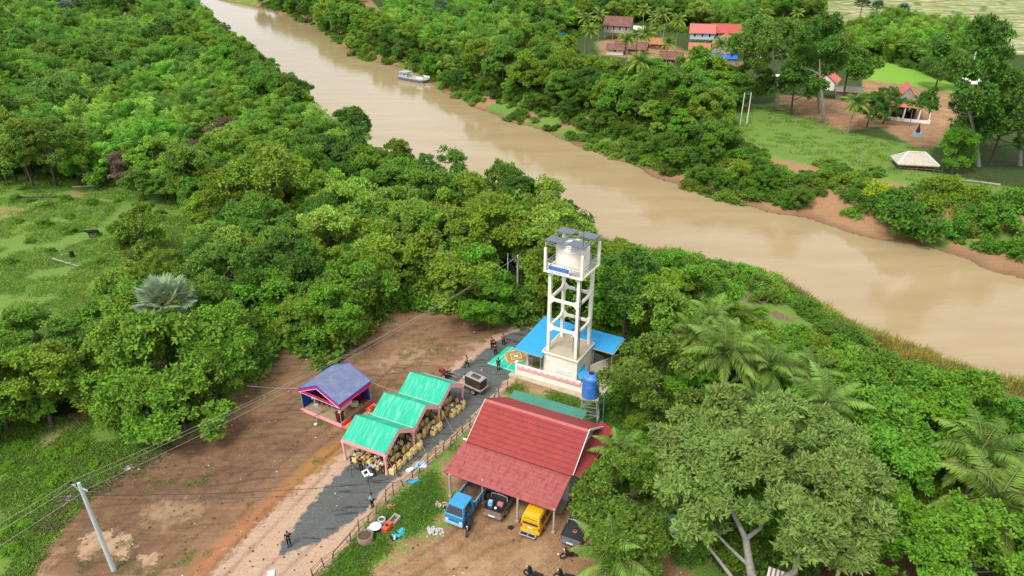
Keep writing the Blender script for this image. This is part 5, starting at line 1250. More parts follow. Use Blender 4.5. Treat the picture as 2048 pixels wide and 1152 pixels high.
# ------------------------------------------------------------------ red roofed house with car port
HO = P(886.5, 945, 2.35); HOU = thing('red_roofed_house', 'house with bright red tiled roof and an open carport along its front', 'house', (HO[0], HO[1], 0), rad(-26.2))
UZ = [2.35, 3.3, 5.5, 3.0]           # heights: port edge, joint, ridge, back eave
V0, V1, VR, VB = 0, 3.45, 6.8, 10.9
mb = MB(); d = Vector((0, V0-V1, UZ[0]-UZ[1])); tileroof(mb, (.08, V1, UZ[1]), (1, 0, 0), d, 10.05, d.length, REDROOF2, .25, .38, .045, .03); mb.build('carport_roof', HOU)
mb = MB(); d = Vector((0, V1-.25-VR, UZ[1]-.02+.12-UZ[2])); tileroof(mb, (.45, VR, UZ[2]), (1, 0, 0), d, 9.8, d.length, REDROOF, .24, .46, .03, .055)
d = Vector((0, VB-VR, UZ[3]-UZ[2])); tileroof(mb, (.45, VR, UZ[2]), (1, 0, 0), d, 9.8, d.length, REDROOF, .24, .46, .03, .055); mb.build('main_roof', HOU)
mb = MB(); mb.prism([(VR-.2, UZ[2]-.06), (VR, UZ[2]+.09), (VR+.2, UZ[2]-.06)], .42, 10.28, RIDGE, 'x'); mb.build('ridge_cap', HOU)
mb = MB(); mb.bb((.0, V1-.06, UZ[1]+.06), (9.9, V1+.06, UZ[1]+.16), WHITE); mb.build('flashing', HOU)
mb = MB(); mb.beam((.44, VR, UZ[2]+.05), (.44, V1-.25, UZ[1]+.12), .06, .14, mat('barge_cream', (.7, .5, .42))); mb.beam((.44, VR, UZ[2]+.05), (.44, VB, UZ[3]), .06, .14, RIDGE)
mb.beam((10.27, VR, UZ[2]+.05), (10.27, V1-.1, UZ[1]+.12), .05, .12, WHITE); mb.beam((10.27, VR, UZ[2]+.05), (10.27, VB, UZ[3]), .07, .16, WHITE); mb.build('barge_board', HOU)
mb = MB(); d = Vector((1.25, 0, -.55)); tileroof(mb, (9.85, V1+.2, UZ[3]+.45), (0, 1, 0), d, VB-V1-.1, d.length, REDROOF, .24, .36, .03, .025); mb.build('side_roof', HOU)
mb = MB(); mb.bb((.9, V1+.3, 0), (9.8, V1+.45, UZ[1]-.05), WALLW); mb.bb((.9, VB-.6, 0), (9.8, VB-.45, UZ[3]), WALLW)
for x in (.9, 9.65): mb.prism([(V1+.45, 0), (VB-.6, 0), (VB-.6, UZ[3]+.1), (VR, UZ[2]-.1), (V1+.45, UZ[1])], x, x+.15, WALLW, 'x')
mb.build('wall', HOU)
mb = MB(); mb.bb((3.6, V1+.24, 0), (4.6, V1+.29, 2.1), WOOD); mb.build('door', HOU)
for x in (1.6, 6.2, 8.0): mb = MB(); mb.bb((x, V1+.24, 1.0), (x+1, V1+.29, 2.0), GLASS); mb.build('window', HOU)
for px, py in ((901, 993), (966, 1007), (1035, 1043), (1107, 1065)):
    x, y = P(px, py, 0); dx, dy = x-HO[0], y-HO[1]; a = rad(26.2); lx, ly = dx*math.cos(a)-dy*math.sin(a), dx*math.sin(a)+dy*math.cos(a)
    mb = MB(); mb.bb((lx-.07, ly-.07, 0), (lx+.07, ly+.07, UZ[0]+.1+ly*.27), CONC); mb.bb((lx-.14, ly-.14, 0), (lx+.14, ly+.14, .18), CONC); mb.build('post', HOU)
mb = MB(); mb.beam((.3, .25, UZ[0]-.03), (9.9, .25, UZ[0]-.03), .08, .12, WOOD); mb.beam((.3, 1.8, UZ[0]+.38), (9.9, 1.8, UZ[0]+.38), .08, .1, WOOD); mb.build('purlin', HOU)
mb = MB(); mb.bb((1, 2.2, 0), (9.8, V1+.3, .10), CONC); mb.build('floor_slab', HOU)
GS = thing('green_shed', 'long low shed with green sheet roof behind the red roofed house', 'shed', (HO[0], HO[1], 0), rad(-26.2))
mb = MB(); d = Vector((0, -1.6, -.30)); sheetroof(mb, (.3, 12.9, 2.6), (1, 0, 0), d, 7.6, d.length, GREENSH, .22, .015); mb.build('roof_sheet', GS)
mb = MB(); mb.bb((.6, 12.5, 0), (7.6, 12.6, 2.4), CREAM); mb.bb((7.5, 11.3, 0), (7.65, 12.6, 2.3), CREAM); mb.bb((.5, 11.3, 0), (.65, 12.6, 2.3), CREAM); mb.build('wall', GS)

# ------------------------------------------------------------------ stage tent
SG0 = P(683, 850, .0); 
SGO = P(683, 848, .5); STG = thing('stage_tent', 'stage tent with faded blue roof, magenta valance and matted raised floor', 'stage', (SGO[0], SGO[1], 0), rad(-30.5))
Wd_, Dp = 5.0, 4.35; ze, zr_ = 2.85, 4.1
mb = MB(); mb.bb((-Wd_, 0, 0), (0, Dp, .46), WOOD); mb.build('platform', STG)
mb = MB()
for i in range(7):
    for j in range(5):
        m = MAT_TAN if (i+j) % 2 == 0 else MAT_TAN; x0 = -Wd_+.05+i*.70; y0 = .05+j*.86; z_ = .465+.003*((i*3+j) % 3)
        mb.bb((x0, y0, z_-.003), (x0+.68, y0+.84, z_), MAT_TAN)
        for k in range(3): mb.bb((x0+.08+.2*k, y0+.06, z_), (x0+.12+.2*k, y0+.78, z_+.003), MAT_BR)
mb.build('woven_mat', STG)
mb = MB(); swag(mb, (-Wd_, -.03, .5), (0, -.03, .5), .46, PINK, wave=.035); swag(mb, (-Wd_-.03, 0, .5), (-Wd_-.03, Dp, .5), .46, PINK); mb.build('skirt', STG)
for x, y in ((-Wd_, 0), (0, 0), (-Wd_, Dp), (0, Dp)):
    mb = MB(); mb.cyl((x, y, 0), (x, y, ze), .035, TENTP, 6); mb.build('pole', STG)
xm = -Wd_/2-.1
def canopy(mb, x0, x1, y0, y1, ze, zr, m, sag=.08, nx=10, ny=12, along='y'):
    """a ridge tent cloth, ridge along y (or along x), with a little sag and creases"""
    for side in (0, 1):
        vs = []; 
        for i in range(nx+1):
            for j in range(ny+1):
                s, t = i/nx, j/ny; z = ze+(zr-ze)*s-sag*math.sin(PI*s)*(.6+.4*math.sin(PI*t))+.02*math.sin(j*2.3+i)*math.sin(i*1.7)
                if along == 'y': xm_ = (x0+x1)/2; x = (x0 if side == 0 else x1)*(1-s)+xm_*s; y = y0+(y1-y0)*t
                else: ym_ = (y0+y1)/2; y = (y0 if side == 0 else y1)*(1-s)+ym_*s; x = x0+(x1-x0)*t
                vs.append((x, y, z))
        fs = [(a*(ny+1)+b, (a+1)*(ny+1)+b, (a+1)*(ny+1)+b+1, a*(ny+1)+b+1) for a in range(nx) for b in range(ny)]
        mb.raw(vs, fs, m, True)
mb = MB(); canopy(mb, -Wd_-.12, .12, -.12, Dp+.12, ze, zr_, STAGEB, .06); mb.build('roof_cloth', STG)
mb = MB(); E4 = [(-Wd_-.12, -.12), (.12, -.12), (.12, Dp+.12), (-Wd_-.12, Dp+.12)]
for (a, b) in ((0, 3), (1, 2)):
    p, q2 = E4[a], E4[b]; swag(mb, (*p, ze+.03), (*q2, ze+.03), .20, BLUEV); swag(mb, ((p[0]+(.04 if a == 1 else -.04)), p[1], ze-.10), ((q2[0]+(.04 if a == 1 else -.04)), q2[1], ze-.10), .36, MAG, wave=.04)
for y in (-.13, Dp+.13):
    for sx2 in (-1, 1):
        p = (xm, y, zr_+.03) ; e_ = ((-Wd_-.12) if sx2 < 0 else .12, y, ze+.03)
        mb2 = mb; pp, ee = Vector(p), Vector(e_); K = 26
        for i in range(K):
            a, b = pp.lerp(ee, i/K), pp.lerp(ee, (i+1)/K); w_ = .03*math.sin(i*2.2); w2 = .03*math.sin((i+1)*2.2)
            for z0, z1, m in ((0, .17, BLUEV), (.15, .50, MAG)):
                mb.face([a+Vector((0, w_, -z0)), b+Vector((0, w2, -z0)), b+Vector((0, w2, -z1)), a+Vector((0, w_, -z1))], m)
swag(mb, (-Wd_+.2, -.13, ze-.02), (.1, -.13, ze-.02), .24, MAG, wave=.04); mb.build('valance', STG)
mb = MB()
for a, b in (((-Wd_-.12, -.15, ze-.36), (.12, -.15, ze-.36)), ((.15, -.12, ze-.36), (.15, Dp+.12, ze-.36)), ((xm, -.16, zr_-.38), (.1, -.16, ze-.36)), ((xm, -.16, zr_-.38), (-Wd_-.1, -.16, ze-.36))): mb.beam(a, b, .03, .03, WHITE)
mb.build('trim', STG)
mb = MB(); swag(mb, (-Wd_, .05, ze-.1), (-Wd_, Dp, ze-.1), 2.3, BLUED, wave=.05); swag(mb, (-Wd_, Dp-.02, ze-.1), (-.2, Dp-.02, ze-.1), 2.3, BLUED, wave=.05); mb.build('back_curtain', STG)
mb = MB(); swag(mb, (.05, .1, ze-.35), (.05, 1.7, ze-.35), .55, PINK, wave=.05); mb.build('side_curtain', STG)
mb = MB(); mb.bb((.02, .05, 0), (.75, 1.15, .3), SALM); mb.bb((.02, 3.3, 0), (.75, 4.3, .3), SALM); mb.build('step', STG)
mb = MB(); mb.bb((.03, .04, .3), (.26, 1.2, .52), REDC); mb.bb((.03, 3.3, .3), (.26, 4.35, .52), REDC); mb.bb((.45, 3.4, .3), (.76, 4.0, .34), REDC); mb.build('red_runner', STG)
mb = MB(); mb.bb((-Wd_-.6, .1, 0), (-Wd_-.05, 1.4, .06), SALM); mb.build('side_mat', STG)
fG = frame(SGO, -30.5)
o = thing('patterned_rug', 'cream patterned rug spread between stage steps and green tent', 'rug', (*fG(0, 0)[:2], 0), rad(-30.5)); mb = MB()
mb.bb((.28, 1.25, .02), (1.7, 3.25, .05), RUGC)
for i in range(4):
    for j in range(5): mb.box((.5+i*.33, 1.5+j*.37, .052), (.16, .16, .01), RUGR if (i+j) % 2 else MAT_BR, rz=.78)
mb.build('pile', o)
def stage_thing(name, label, cat, x, y, z, rz=0, group=None): p = fG(x, y); return thing(name, label, cat, (p.x, p.y, z), rad(-30.5)+rz, group)
po = stage_thing('lectern', 'dark red wooden lectern at the front corner of the stage', 'lectern', -.45, .35, .47, -PI/2)
mb = MB(); mb.prism([(-.28, 0), (.28, 0), (.34, .95), (-.34, .95)], -.22, .22, MAROON, 'y'); mb.build('body', po); mb = MB(); mb.box((0, 0, 1.02), (.78, .55, .06), MAROON, M=Matrix.Rotation(rad(-14), 3, 'X')); mb.build('top', po)
o = stage_thing('flower_bouquet', 'cream flower bouquet on the stage lectern', 'flowers', -.3, .3, 1.52); mb = MB(); q3 = random.Random(8)
for k in range(12): mb.sphere((q3.uniform(-.13, .13), q3.uniform(-.13, .13), q3.uniform(.05, .25)), .07, CREAMS, 5)
mb.build('blossom', o); mb = MB(); mb.cyl((0, 0, 0), (0, 0, .1), .05, GRNP, 6); mb.build('vase', o)
# carved armchairs
def armchair():
    t = thing('armchair', '', 'chair'); mb = MB(); mb.bb((-.28, -.25, .38), (.28, .28, .46), MAROON); mb.build('seat', t)
    mb = MB(); mb.prism([(-.26, .46), (.26, .46), (.28, 1.05), (.12, 1.18), (-.12, 1.18), (-.28, 1.05)], -.27, -.22, MAROON, 'y'); mb.build('backrest', t)
    for x in (-.25, .25):
        for y in (-.22, .25): mb = MB(); mb.bb((x-.03, y-.03, 0), (x+.03, y+.03, .38), MAROON); mb.build('leg', t)
        mb = MB(); mb.bb((x-.03, -.22, .66), (x+.03, .26, .71), MAROON); mb.bb((x-.025, .2, .46), (x+.025, .25, .66), MAROON); mb.build('armrest', t)
    return t
ac = armchair(); k = 0
for grp, pts in (('left', [(-3.9, 1.6), (-3.3, 1.65), (-2.7, 1.7), (-3.9, 2.6), (-3.3, 2.65), (-2.7, 2.7), (-1.95, 1.8), (-1.95, 2.7)]), ('right', [(-1.0, 3.6), (-.5, 3.7), (-1.2, 2.9), (-1.7, 3.7)])):
    for x, y in pts:
        t = ac if k == 0 else dup(ac); p = fG(x, y); t.location = (p.x, p.y, .475); t.rotation_euler[2] = rad(-30.5)-PI/2*.9; k += 1
        t['label'] = 'dark red carved armchair in the rows at the left of the stage' if grp == 'left' else 'dark red carved armchair by the small table at the right rear of the stage'; t['group'] = 'stage armchairs on the left' if grp == 'left' else 'stage armchairs on the right'
o = stage_thing('side_table', 'small round table with cream cloth at the right rear of the stage', 'table', -.6, 2.6, .475); mb = MB(); mb.lathe([(.02, .7), (.36, .7), (.38, .66), (.4, .4)], RUGC, 14); mb.build('tablecloth', o); mb = MB(); mb.cyl((0, 0, 0), (0, 0, .7), .05, MAROON, 6); mb.build('leg', o)
o = stage_thing('flower_stand', 'cream flower arrangement beside the blue curtain on the stage', 'flowers', -4.35, 1.0, .475); mb = MB(); mb.cyl((0, 0, 0), (0, 0, .7), .05, RUGC, 6, r2=.12); mb.build('stand', o); mb = MB()
for k in range(16): mb.sphere((q3.uniform(-.18, .18), q3.uniform(-.18, .18), q3.uniform(.7, 1.15)), .1, CREAMS, 5)
mb.build('blossom', o)
o = thing('loudspeaker_stand', 'grey loudspeaker on a tripod in front of the stage with a white sandbag', 'loudspeaker', (*P(636, 838), 0), .4); mb = MB()
for a in (0, 2.1, 4.2): mb.cyl((0, 0, .8), (.5*math.cos(a), .5*math.sin(a), 0), .02, STEEL, 5)
mb.cyl((0, 0, .3), (0, 0, 1.35), .025, STEEL, 6); mb.build('tripod', o); mb = MB(); mb.prism([(-.15, 1.35), (.15, 1.35), (.19, 1.75), (-.19, 1.75)], -.14, .14, GREY, 'y'); mb.build('cabinet', o)
mb = MB(); mb.sphere((-.35, -.9, .12), .17, WHITE, 6, .7); mb.build('sandbag', o)

# ------------------------------------------------------------------ green tents
T0 = P(773.5, 949.5); fE = frame(T0, -25.5)   # x to the left is negative: bays run from y=0 to 12 along v
GT = thing('green_tent', 'long three-gabled tent with bright green roofs and pink draped edges', 'tent', (T0[0], T0[1], 0), rad(-25.5))
# bays follow the slightly skewed line of the road
sk_ = math.tan(rad(90-59.6-25.5)); bay = 3.98; TWd = 4.45; tz, tr = 2.42, 3.72
def tp(x, y, z): return (x+y*sk_, y, z)
def skew(mb): mb.v = [(a+b*sk_, b, c) for a, b, c in mb.v]
for k in range(3):
    y0 = k*bay; mb = MB(); canopy(mb, -TWd-.08, .08, y0-.02, y0+bay+.0, tz, tr, TENTG, .07, 10, 14, along='x'); skew(mb); mb.build('roof_cloth', GT)
    mb = MB()
    for x in (-TWd-.09, .09):
        for ya, yb in ((y0, y0+bay/2), (y0+bay, y0+bay/2)):
            K = 18; pa, pb = Vector((x, ya, tz)), Vector((x, yb, tr))
            for i in range(K):
                a, b = pa.lerp(pb, i/K), pa.lerp(pb, (i+1)/K); w0_ = .02*math.sin(i*2.1); w1_ = .02*math.sin((i+1)*2.1)
                da = .42+.12*abs(math.sin(i*.9)); s_ = 1 if x > 0 else -1
                mb.face([a+Vector((s_*.01, 0, .03)), b+Vector((s_*.01, 0, .03)), b+Vector((s_*.05+w1_, 0, -.46)), a+Vector((s_*.05+w0_, 0, -.46))], PINK)
    skew(mb); mb.build('gable_drape', GT)
    mb = MB()
    for ya in (y0, y0+bay/2, y0+bay): z_ = tr if ya == y0+bay/2 else tz; mb.beam((-TWd, ya, z_-.1), (0, ya, z_-.1), .05, .05, TENTP)
    for x in (-TWd, 0): mb.beam((x, y0, tz-.08), (x, y0+bay/2, tr-.1), .05, .05, TENTP); mb.beam((x, y0+bay, tz-.08), (x, y0+bay/2, tr-.1), .05, .05, TENTP)
    skew(mb); mb.build('roof_frame', GT)
mb = MB(); swag(mb, (-TWd-.05, -.06, tz+.03), (.06, -.06, tz+.03), .42, PINK, wave=.04); mb.build('front_drape', GT)
mb = MB(); swag(mb, tp(.06, 3*bay+.05, tz+.03), tp(-TWd-.05, 3*bay+.05, tz+.03), .42, PINK, wave=.04); mb.build('rear_drape', GT)
for k in range(1, 3):
    mb = MB(); mb.beam(tp(-TWd, k*bay, tz+.02), tp(0, k*bay, tz+.02), .07, .03, GREY); mb.build('gutter_seam', GT)
for k in range(4):
    for x in (0, -TWd):
        p = tp(x, k*bay, 0); mb = MB(); mb.cyl((p[0], p[1], 0), (p[0], p[1], tz), .03, TENTP, 6)
        mb.tube([(p[0], p[1], tz-.2), (p[0], p[1], 1.7), (p[0], p[1], .95), (p[0], p[1], .4), (p[0], p[1], .05)], [.20, .14, .09, .12, .15], PINK, 9); mb.build('draped_pole', GT)
for k, (x, y) in enumerate(((.1, .0), (.1, bay), (.1, 2*bay))):
    p = fE(*tp(x, y, 0)[:2]); e_ = fE(*tp(x+2.3, y-.9, 0)[:2]); mb = MB(); mb.tube([(p.x, p.y, tz-.1), (e_.x, e_.y, 0)], .014, WIREW, 4)
    tag(mb.build('guy_rope'), 'pale guy rope staked on the gravel beside the %s pole of the green tent' % ('front', 'second', 'third')[k], 'rope')
# ------------------------------------------------------------------ people
def skinmesh(name, V, Ed, Rr, root, m, sub=1):
    me = bpy.data.meshes.new(name); me.from_pydata(V, Ed, []); o = bpy.data.objects.new(name, me); col.objects.link(o)
    sm_ = o.modifiers.new('s', 'SKIN'); sm_.use_smooth_shade = True
    for i, r_ in enumerate(Rr):
        sv = me.skin_vertices[0].data[i]; sv.radius = (r_, r_) if not isinstance(r_, tuple) else r_; sv.use_root = (i == root)
    sb = o.modifiers.new('d', 'SUBSURF'); sb.levels = sub
    dg = bpy.context.evaluated_depsgraph_get(); ev = o.evaluated_get(dg); out = bpy.data.meshes.new_from_object(ev)
    bpy.data.objects.remove(o); out.name = name; out.materials.clear(); out.materials.append(m)
    return out
def pose(kind):
    """joint positions, facing +y"""
    J = dict(pel=(0, 0, .92), sp=(0, .0, 1.13), ch=(0, 0, 1.33), nk=(0, .01, 1.45), hd=(0, .03, 1.56), ht_=(0, .02, 1.65))
    for s, n in ((-1, 'l'), (1, 'r')):
        J['sh'+n] = (s*.17, 0, 1.37); J['el'+n] = (s*.23, -.02, 1.11); J['wr'+n] = (s*.23, .08, .88); J['ha'+n] = (s*.22, .11, .80)
        J['hp'+n] = (s*.09, 0, .87); J['kn'+n] = (s*.10, .02, .48); J['an'+n] = (s*.10, -.02, .08); J['to'+n] = (s*.11, .12, .03)
    if kind == 'walk':
        J.update(knl=(-.09, .17, .50), anl=(-.09, .22, .09), tol=(-.09, .36, .05), knr=(.09, -.04, .47), anr=(.1, -.30, .13), tor=(.1, -.20, .04), ell=(-.24, -.14, 1.13), wrl=(-.22, -.12, .90), hal=(-.22, -.08, .82), elr=(.24, .08, 1.12), wrr=(.2, .26, .98), har=(.19, .32, .94))
    if kind == 'hold':
        J.update(ell=(-.24, .06, 1.12), wrl=(-.14, .28, 1.18), hal=(-.09, .34, 1.22), elr=(.24, .06, 1.12), wrr=(.14, .28, 1.18), har=(.09, .34, 1.22))
    if kind == 'sit':
        for n_ in list(J):
            x, y, z = J[n_]
            if n_[:2] in ('kn', 'an', 'to'): continue
            J[n_] = (x, y-.06, z-.42)
        J.update(knl=(-.12, .36, .50), anl=(-.12, .36, .10), tol=(-.12, .50, .04), knr=(.12, .36, .50), anr=(.12, .38, .10), tor=(.12, .52, .04), ell=(-.23, .02, .72), wrl=(-.14, .24, .60), hal=(-.1, .32, .58), elr=(.23, .02, .72), wrr=(.14, .24, .60), har=(.1, .32, .58))
    return J
def figure(kind):
    J = pose(kind); names = list(J); ix = {n: i for i, n in enumerate(names)}; V = [J[n] for n in names]
    rr = dict(pel=(.135, .095), sp=(.12, .085), ch=(.14, .09), nk=.048, hd=(.078, .088), ht_=(.055, .06), sh=.052, el=.038, wr=.026, ha=.03, hp=.082, kn=.055, an=.036, to=.032)
    Rr = [rr.get(n, rr.get(n[:2])) for n in names]
    Ed = [('pel', 'sp'), ('sp', 'ch'), ('ch', 'nk'), ('nk', 'hd'), ('hd', 'ht_')]
    for n in 'lr': Ed += [('ch', 'sh'+n), ('sh'+n, 'el'+n), ('el'+n, 'wr'+n), ('wr'+n, 'ha'+n), ('pel', 'hp'+n), ('hp'+n, 'kn'+n), ('kn'+n, 'an'+n), ('an'+n, 'to'+n)]
    Ed = [(ix[a], ix[b]) for a, b in Ed]
    body = skinmesh('body_'+kind, V, Ed, Rr, 0, SKIN)
    # fingers, thumb, nose and ears, added to the same surface mesh
    mb = MB(); 
    for n, s in (('l', -1), ('r', 1)):
        w_, h_ = Vector(J['wr'+n]), Vector(J['ha'+n]); d = (h_-w_).normalized(); sd = d.cross(Vector((s, 0, 0))).normalized() if abs(d.x) < .9 else Vector((0, 1, 0))
        for k, ln in enumerate((.062, .072, .068, .052)):
            b0 = h_+sd*(.021-.014*k); mb.tube([b0, b0+d*ln*.6, b0+d*ln-Vector((s*.012, 0, 0))], [.008, .0075, .006], SKIN, 4)
        t0 = w_.lerp(h_, .4)+sd*.02; mb.tube([t0, t0+sd*.03+d*.02, t0+sd*.035+d*.05], [.01, .009, .007], SKIN, 4)
    hd = Vector(J['hd']); mb.tube([hd+Vector((0, .082, .02)), hd+Vector((0, .105, -.012))], [.007, .014], SKIN, 5)
    for s in (-1, 1): mb.box(hd+Vector((s*.082, 0, -.005)), (.014, .03, .05), SKIN); mb.sphere(hd+Vector((s*.03, .078, .01)), .009, HAIR, 4)
    mb.box(hd+Vector((0, .083, -.042)), (.036, .008, .007), REDL)
    ex = mb.mesh('x'); bm = bmesh.new(); bm.from_mesh(body); n0 = len(bm.faces); bm.from_mesh(ex); bm.faces.ensure_lookup_table()
    out = bpy.data.meshes.new('body_'+kind); bm.to_mesh(out); bm.free()
    for m in ex.materials: out.materials.append(m)
    # shirt and trousers: a little fuller than the body
    def sub(nm, pts, ed, rs, m): return skinmesh(nm+'_'+kind, pts, ed, rs, 0, m)
    L = lambda a, b, t: tuple(Vector(J[a]).lerp(Vector(J[b]), t))
    sp = [tuple(Vector(J['pel'])+Vector((0, 0, -.0))), J['sp'], J['ch'], L('ch', 'nk', .55)]; se = [(0, 1), (1, 2), (2, 3)]; sr = [(.155, .115), (.145, .105), (.16, .108), .062]
    for n in 'lr': k = len(sp); sp += [J['sh'+n], L('sh'+n, 'el'+n, .5), L('sh'+n, 'el'+n, .95)]; se += [(2, k), (k, k+1), (k+1, k+2)]; sr += [.066, .060, .058]
    shirt = sub('shirt', sp, se, sr, WHITE)
    tp_ = [J['pel']]; te = []; tr_ = [(.148, .108)]
    for n in 'lr': k = len(tp_); tp_ += [J['hp'+n], J['kn'+n], L('kn'+n, 'an'+n, .92)]; te += [(0, k), (k, k+1), (k+1, k+2)]; tr_ += [.098, .070, .056]
    trous = sub('trousers', tp_, te, tr_, DARK)
    mb = MB(); hc = Vector(J['hd'])+Vector((0, -.012, .03)); prof = [(.088*math.sin(a), .092*math.cos(a)) for a in np.linspace(.02, 1.75, 7)]; mb.lathe([(r_, z_) for r_, z_ in prof], HAIR, 12, hc)
    mb.box(hc+Vector((0, -.055, -.04)), (.13, .06, .09), HAIR); hair = mb.mesh('hair_'+kind)
    mb = MB()
    for n in 'lr': a, t = Vector(J['an'+n]), Vector(J['to'+n]); mb.tube([a+Vector((0, -.04, -.04)), a.lerp(t, .5)+Vector((0, 0, -.01)), t+Vector((0, .03, 0))], [.045, .046, .036], DARK, 6)
    shoe = mb.mesh('shoes_'+kind)
    return out, shirt, trous, hair, shoe
FIG = {k: figure(k) for k in ('stand', 'walk', 'hold', 'sit')}
_cm = {}
def cloth(c):
    c = tuple(c)
    if c not in _cm: _cm[c] = mat('cloth_%d' % len(_cm), c, .85, var=.12, vscale=8)
    return _cm[c]
WHT, NAV, BLKC, RD, PK, GRYC, BLC, CYN, MRC, KHA = (.75, .77, .78), (.02, .03, .08), (.012, .012, .014), (.5, .02, .02), (.6, .05, .16), (.3, .3, .3), (.02, .12, .55), (.25, .55, .68), (.28, .02, .05), (.35, .28, .18)
def person(x, y, face, kind, shirt, trousers, label, group=None, z=None, s=.97, hair=None):
    """face: heading in degrees the figure looks to"""
    z = hz(x, y) if z is None else z
    t = thing('person', label, 'person', (x, y, z), rad(face-90), group); t.scale = (s, s, s)
    for nm, me, c in zip(('body', 'shirt', 'trousers', 'hair', 'shoes'), FIG[kind], (None, shirt, trousers, hair, None)):
        o = link(nm, me, t)
        if c: o.material_slots[0].link = 'OBJECT'; o.material_slots[0].material = cloth(c)
    return t
def pp(px, py, *a, **k): x, y = P(px, py, 0); return person(x, y, *a, **k)
pp(579, 1092, -70, 'stand', BLKC, BLKC, 'man all in black standing alone at the tip of the dark gravel')
cy = pp(745.5, 1016, 150, 'hold', CYN, BLKC, 'man in pale blue vest holding up a pole with a small white panel')
pp(723, 941, 100, 'stand', BLKC, BLKC, 'man in black seen from behind at the open end of the green tent')
pp(738, 957, 80, 'hold', BLC, GRYC, 'man in bright blue shirt behind the seated rows at the tent end')
pp(749, 952, 95, 'stand', WHT, BLKC, 'man in white shirt and black trousers right beside the one in blue')
pp(756, 934, -80, 'stand', WHT, KHA, 'person in white shirt and beige trousers facing the camera under the tent edge')
pp(767, 947, 110, 'stand', WHT, BLKC, 'man in white shirt half behind the front pink draped pole')
pp(904, 830, 20, 'walk', WHT, (.2, .3, .4), 'person in white shirt stepping out on the right side of the green tent')
pp(899, 797, 200, 'stand', NAV, NAV, 'person in dark blue standing under the right edge of the far tent bay')
pp(933.5, 736, -20, 'walk', GRYC, BLKC, 'man in grey shirt walking on the road by the hand tractor')
pp(997, 741, 100, 'stand', BLKC, BLKC, 'man in black standing on the green mat')
pp(984, 699, -60, 'stand', PK, BLKC, 'person in pink shirt in the small group on the gravel road')
pp(989, 704, 120, 'stand', BLKC, BLKC, 'person in dark clothes next to the one in pink')
pp(991, 711, -90, 'stand', (.10, .02, .03), BLKC, 'person in dark maroon clothes nearest the green mat in the small road group')
pp(1007, 692, -90, 'stand', RD, BLKC, 'man in red shirt standing apart on the gravel road')
pp(1061, 714, 200, 'stand', (.01, .05, .03), BLKC, 'person in dark green at the entrance of the blue shelter')
mb = MB(); x, y = P(741, 1000, 0); x0, y0 = P(745.5, 1016, 0); mb.tube([(x0-.12, y0+.38, .3), (x0-.14, y0+.36, 2.0), (x0-.35, y0+.5, 3.3)], .018, DARK, 5)
pl = thing('panel_on_pole', 'small white square panel with dark centre held up on a thin dark pole', 'panel', (0, 0, 0)); mb.build('pole', pl)
mb = MB(); M_ = Matrix.Rotation(.7, 3, 'Z') @ Matrix.Rotation(.5, 3, 'X'); mb.box((x0-.35, y0+.5, 3.35), (.55, .55, .03), WHITE, M=M_); mb.box(Vector((x0-.35, y0+.5, 3.35))+M_ @ Vector((0, .02, .02)), (.34, .28, .012), DARK, M=M_); mb.box((x0+.0, y0+.38, 3.3), (.5, .2, .05), WHITE, rz=-.2); mb.build('panel', pl)
# video camera on its tripod
o = thing('camera_tripod', 'video camera on a tall black tripod left of the tent end', 'tripod', (*P(705, 946), 0), .3)
for a in (.3, 2.4, 4.5): mb = MB(); mb.cyl((0, 0, 1.25), (.6*math.cos(a), .6*math.sin(a), 0), .022, DARK, 5); mb.build('leg', o)
mb = MB(); mb.cyl((0, 0, 1.1), (0, 0, 1.5), .04, DARK, 6); mb.build('column', o)
mb = MB(); mb.bb((-.08, -.2, 1.5), (.08, .18, 1.68), DARK); mb.cyl((0, .18, 1.6), (0, .34, 1.6), .055, DARK, 8); mb.bb((-.12, -.1, 1.6), (-.08, .05, 1.7), GREY); mb.build('camera', o)
# covered chairs and the audience under the tent
def cchair():
    t = thing('covered_chair', '', 'chair'); mb = MB()
    mb.prism([(-.24, 0), (.24, 0), (.22, .45), (-.22, .45)], -.22, .22, YEL, 'y'); mb.bb((-.23, -.23, .45), (.23, .24, .48), CREAMS); mb.build('seat_cover', t)
    mb = MB(); mb.prism([(-.25, .02), (.25, .02), (.22, .9), (.12, .97), (-.12, .97), (-.22, .9)], -.29, -.225, YEL, 'y'); mb.build('back_cover', t)
    mb = MB(); mb.bb((-.24, -.30, .56), (.24, -.292, .66), CREAMS); mb.box((.1, -.33, .6), (.18, .04, .16), CREAMS, M=Matrix.Rotation(.5, 3, 'Y')); mb.box((-.1, -.33, .6), (.18, .04, .16), CREAMS, M=Matrix.Rotation(-.5, 3, 'Y')); mb.build('sash', t)
    return t
cc = cchair(); q = random.Random(17); n_c = 0; ff = -25.5+180          # they face the stage
shirts = [WHT, WHT, WHT, (.6, .6, .62), BLKC, NAV, MRC, (.45, .25, .03), WHT, (.5, .05, .05), (.55, .5, .45)]
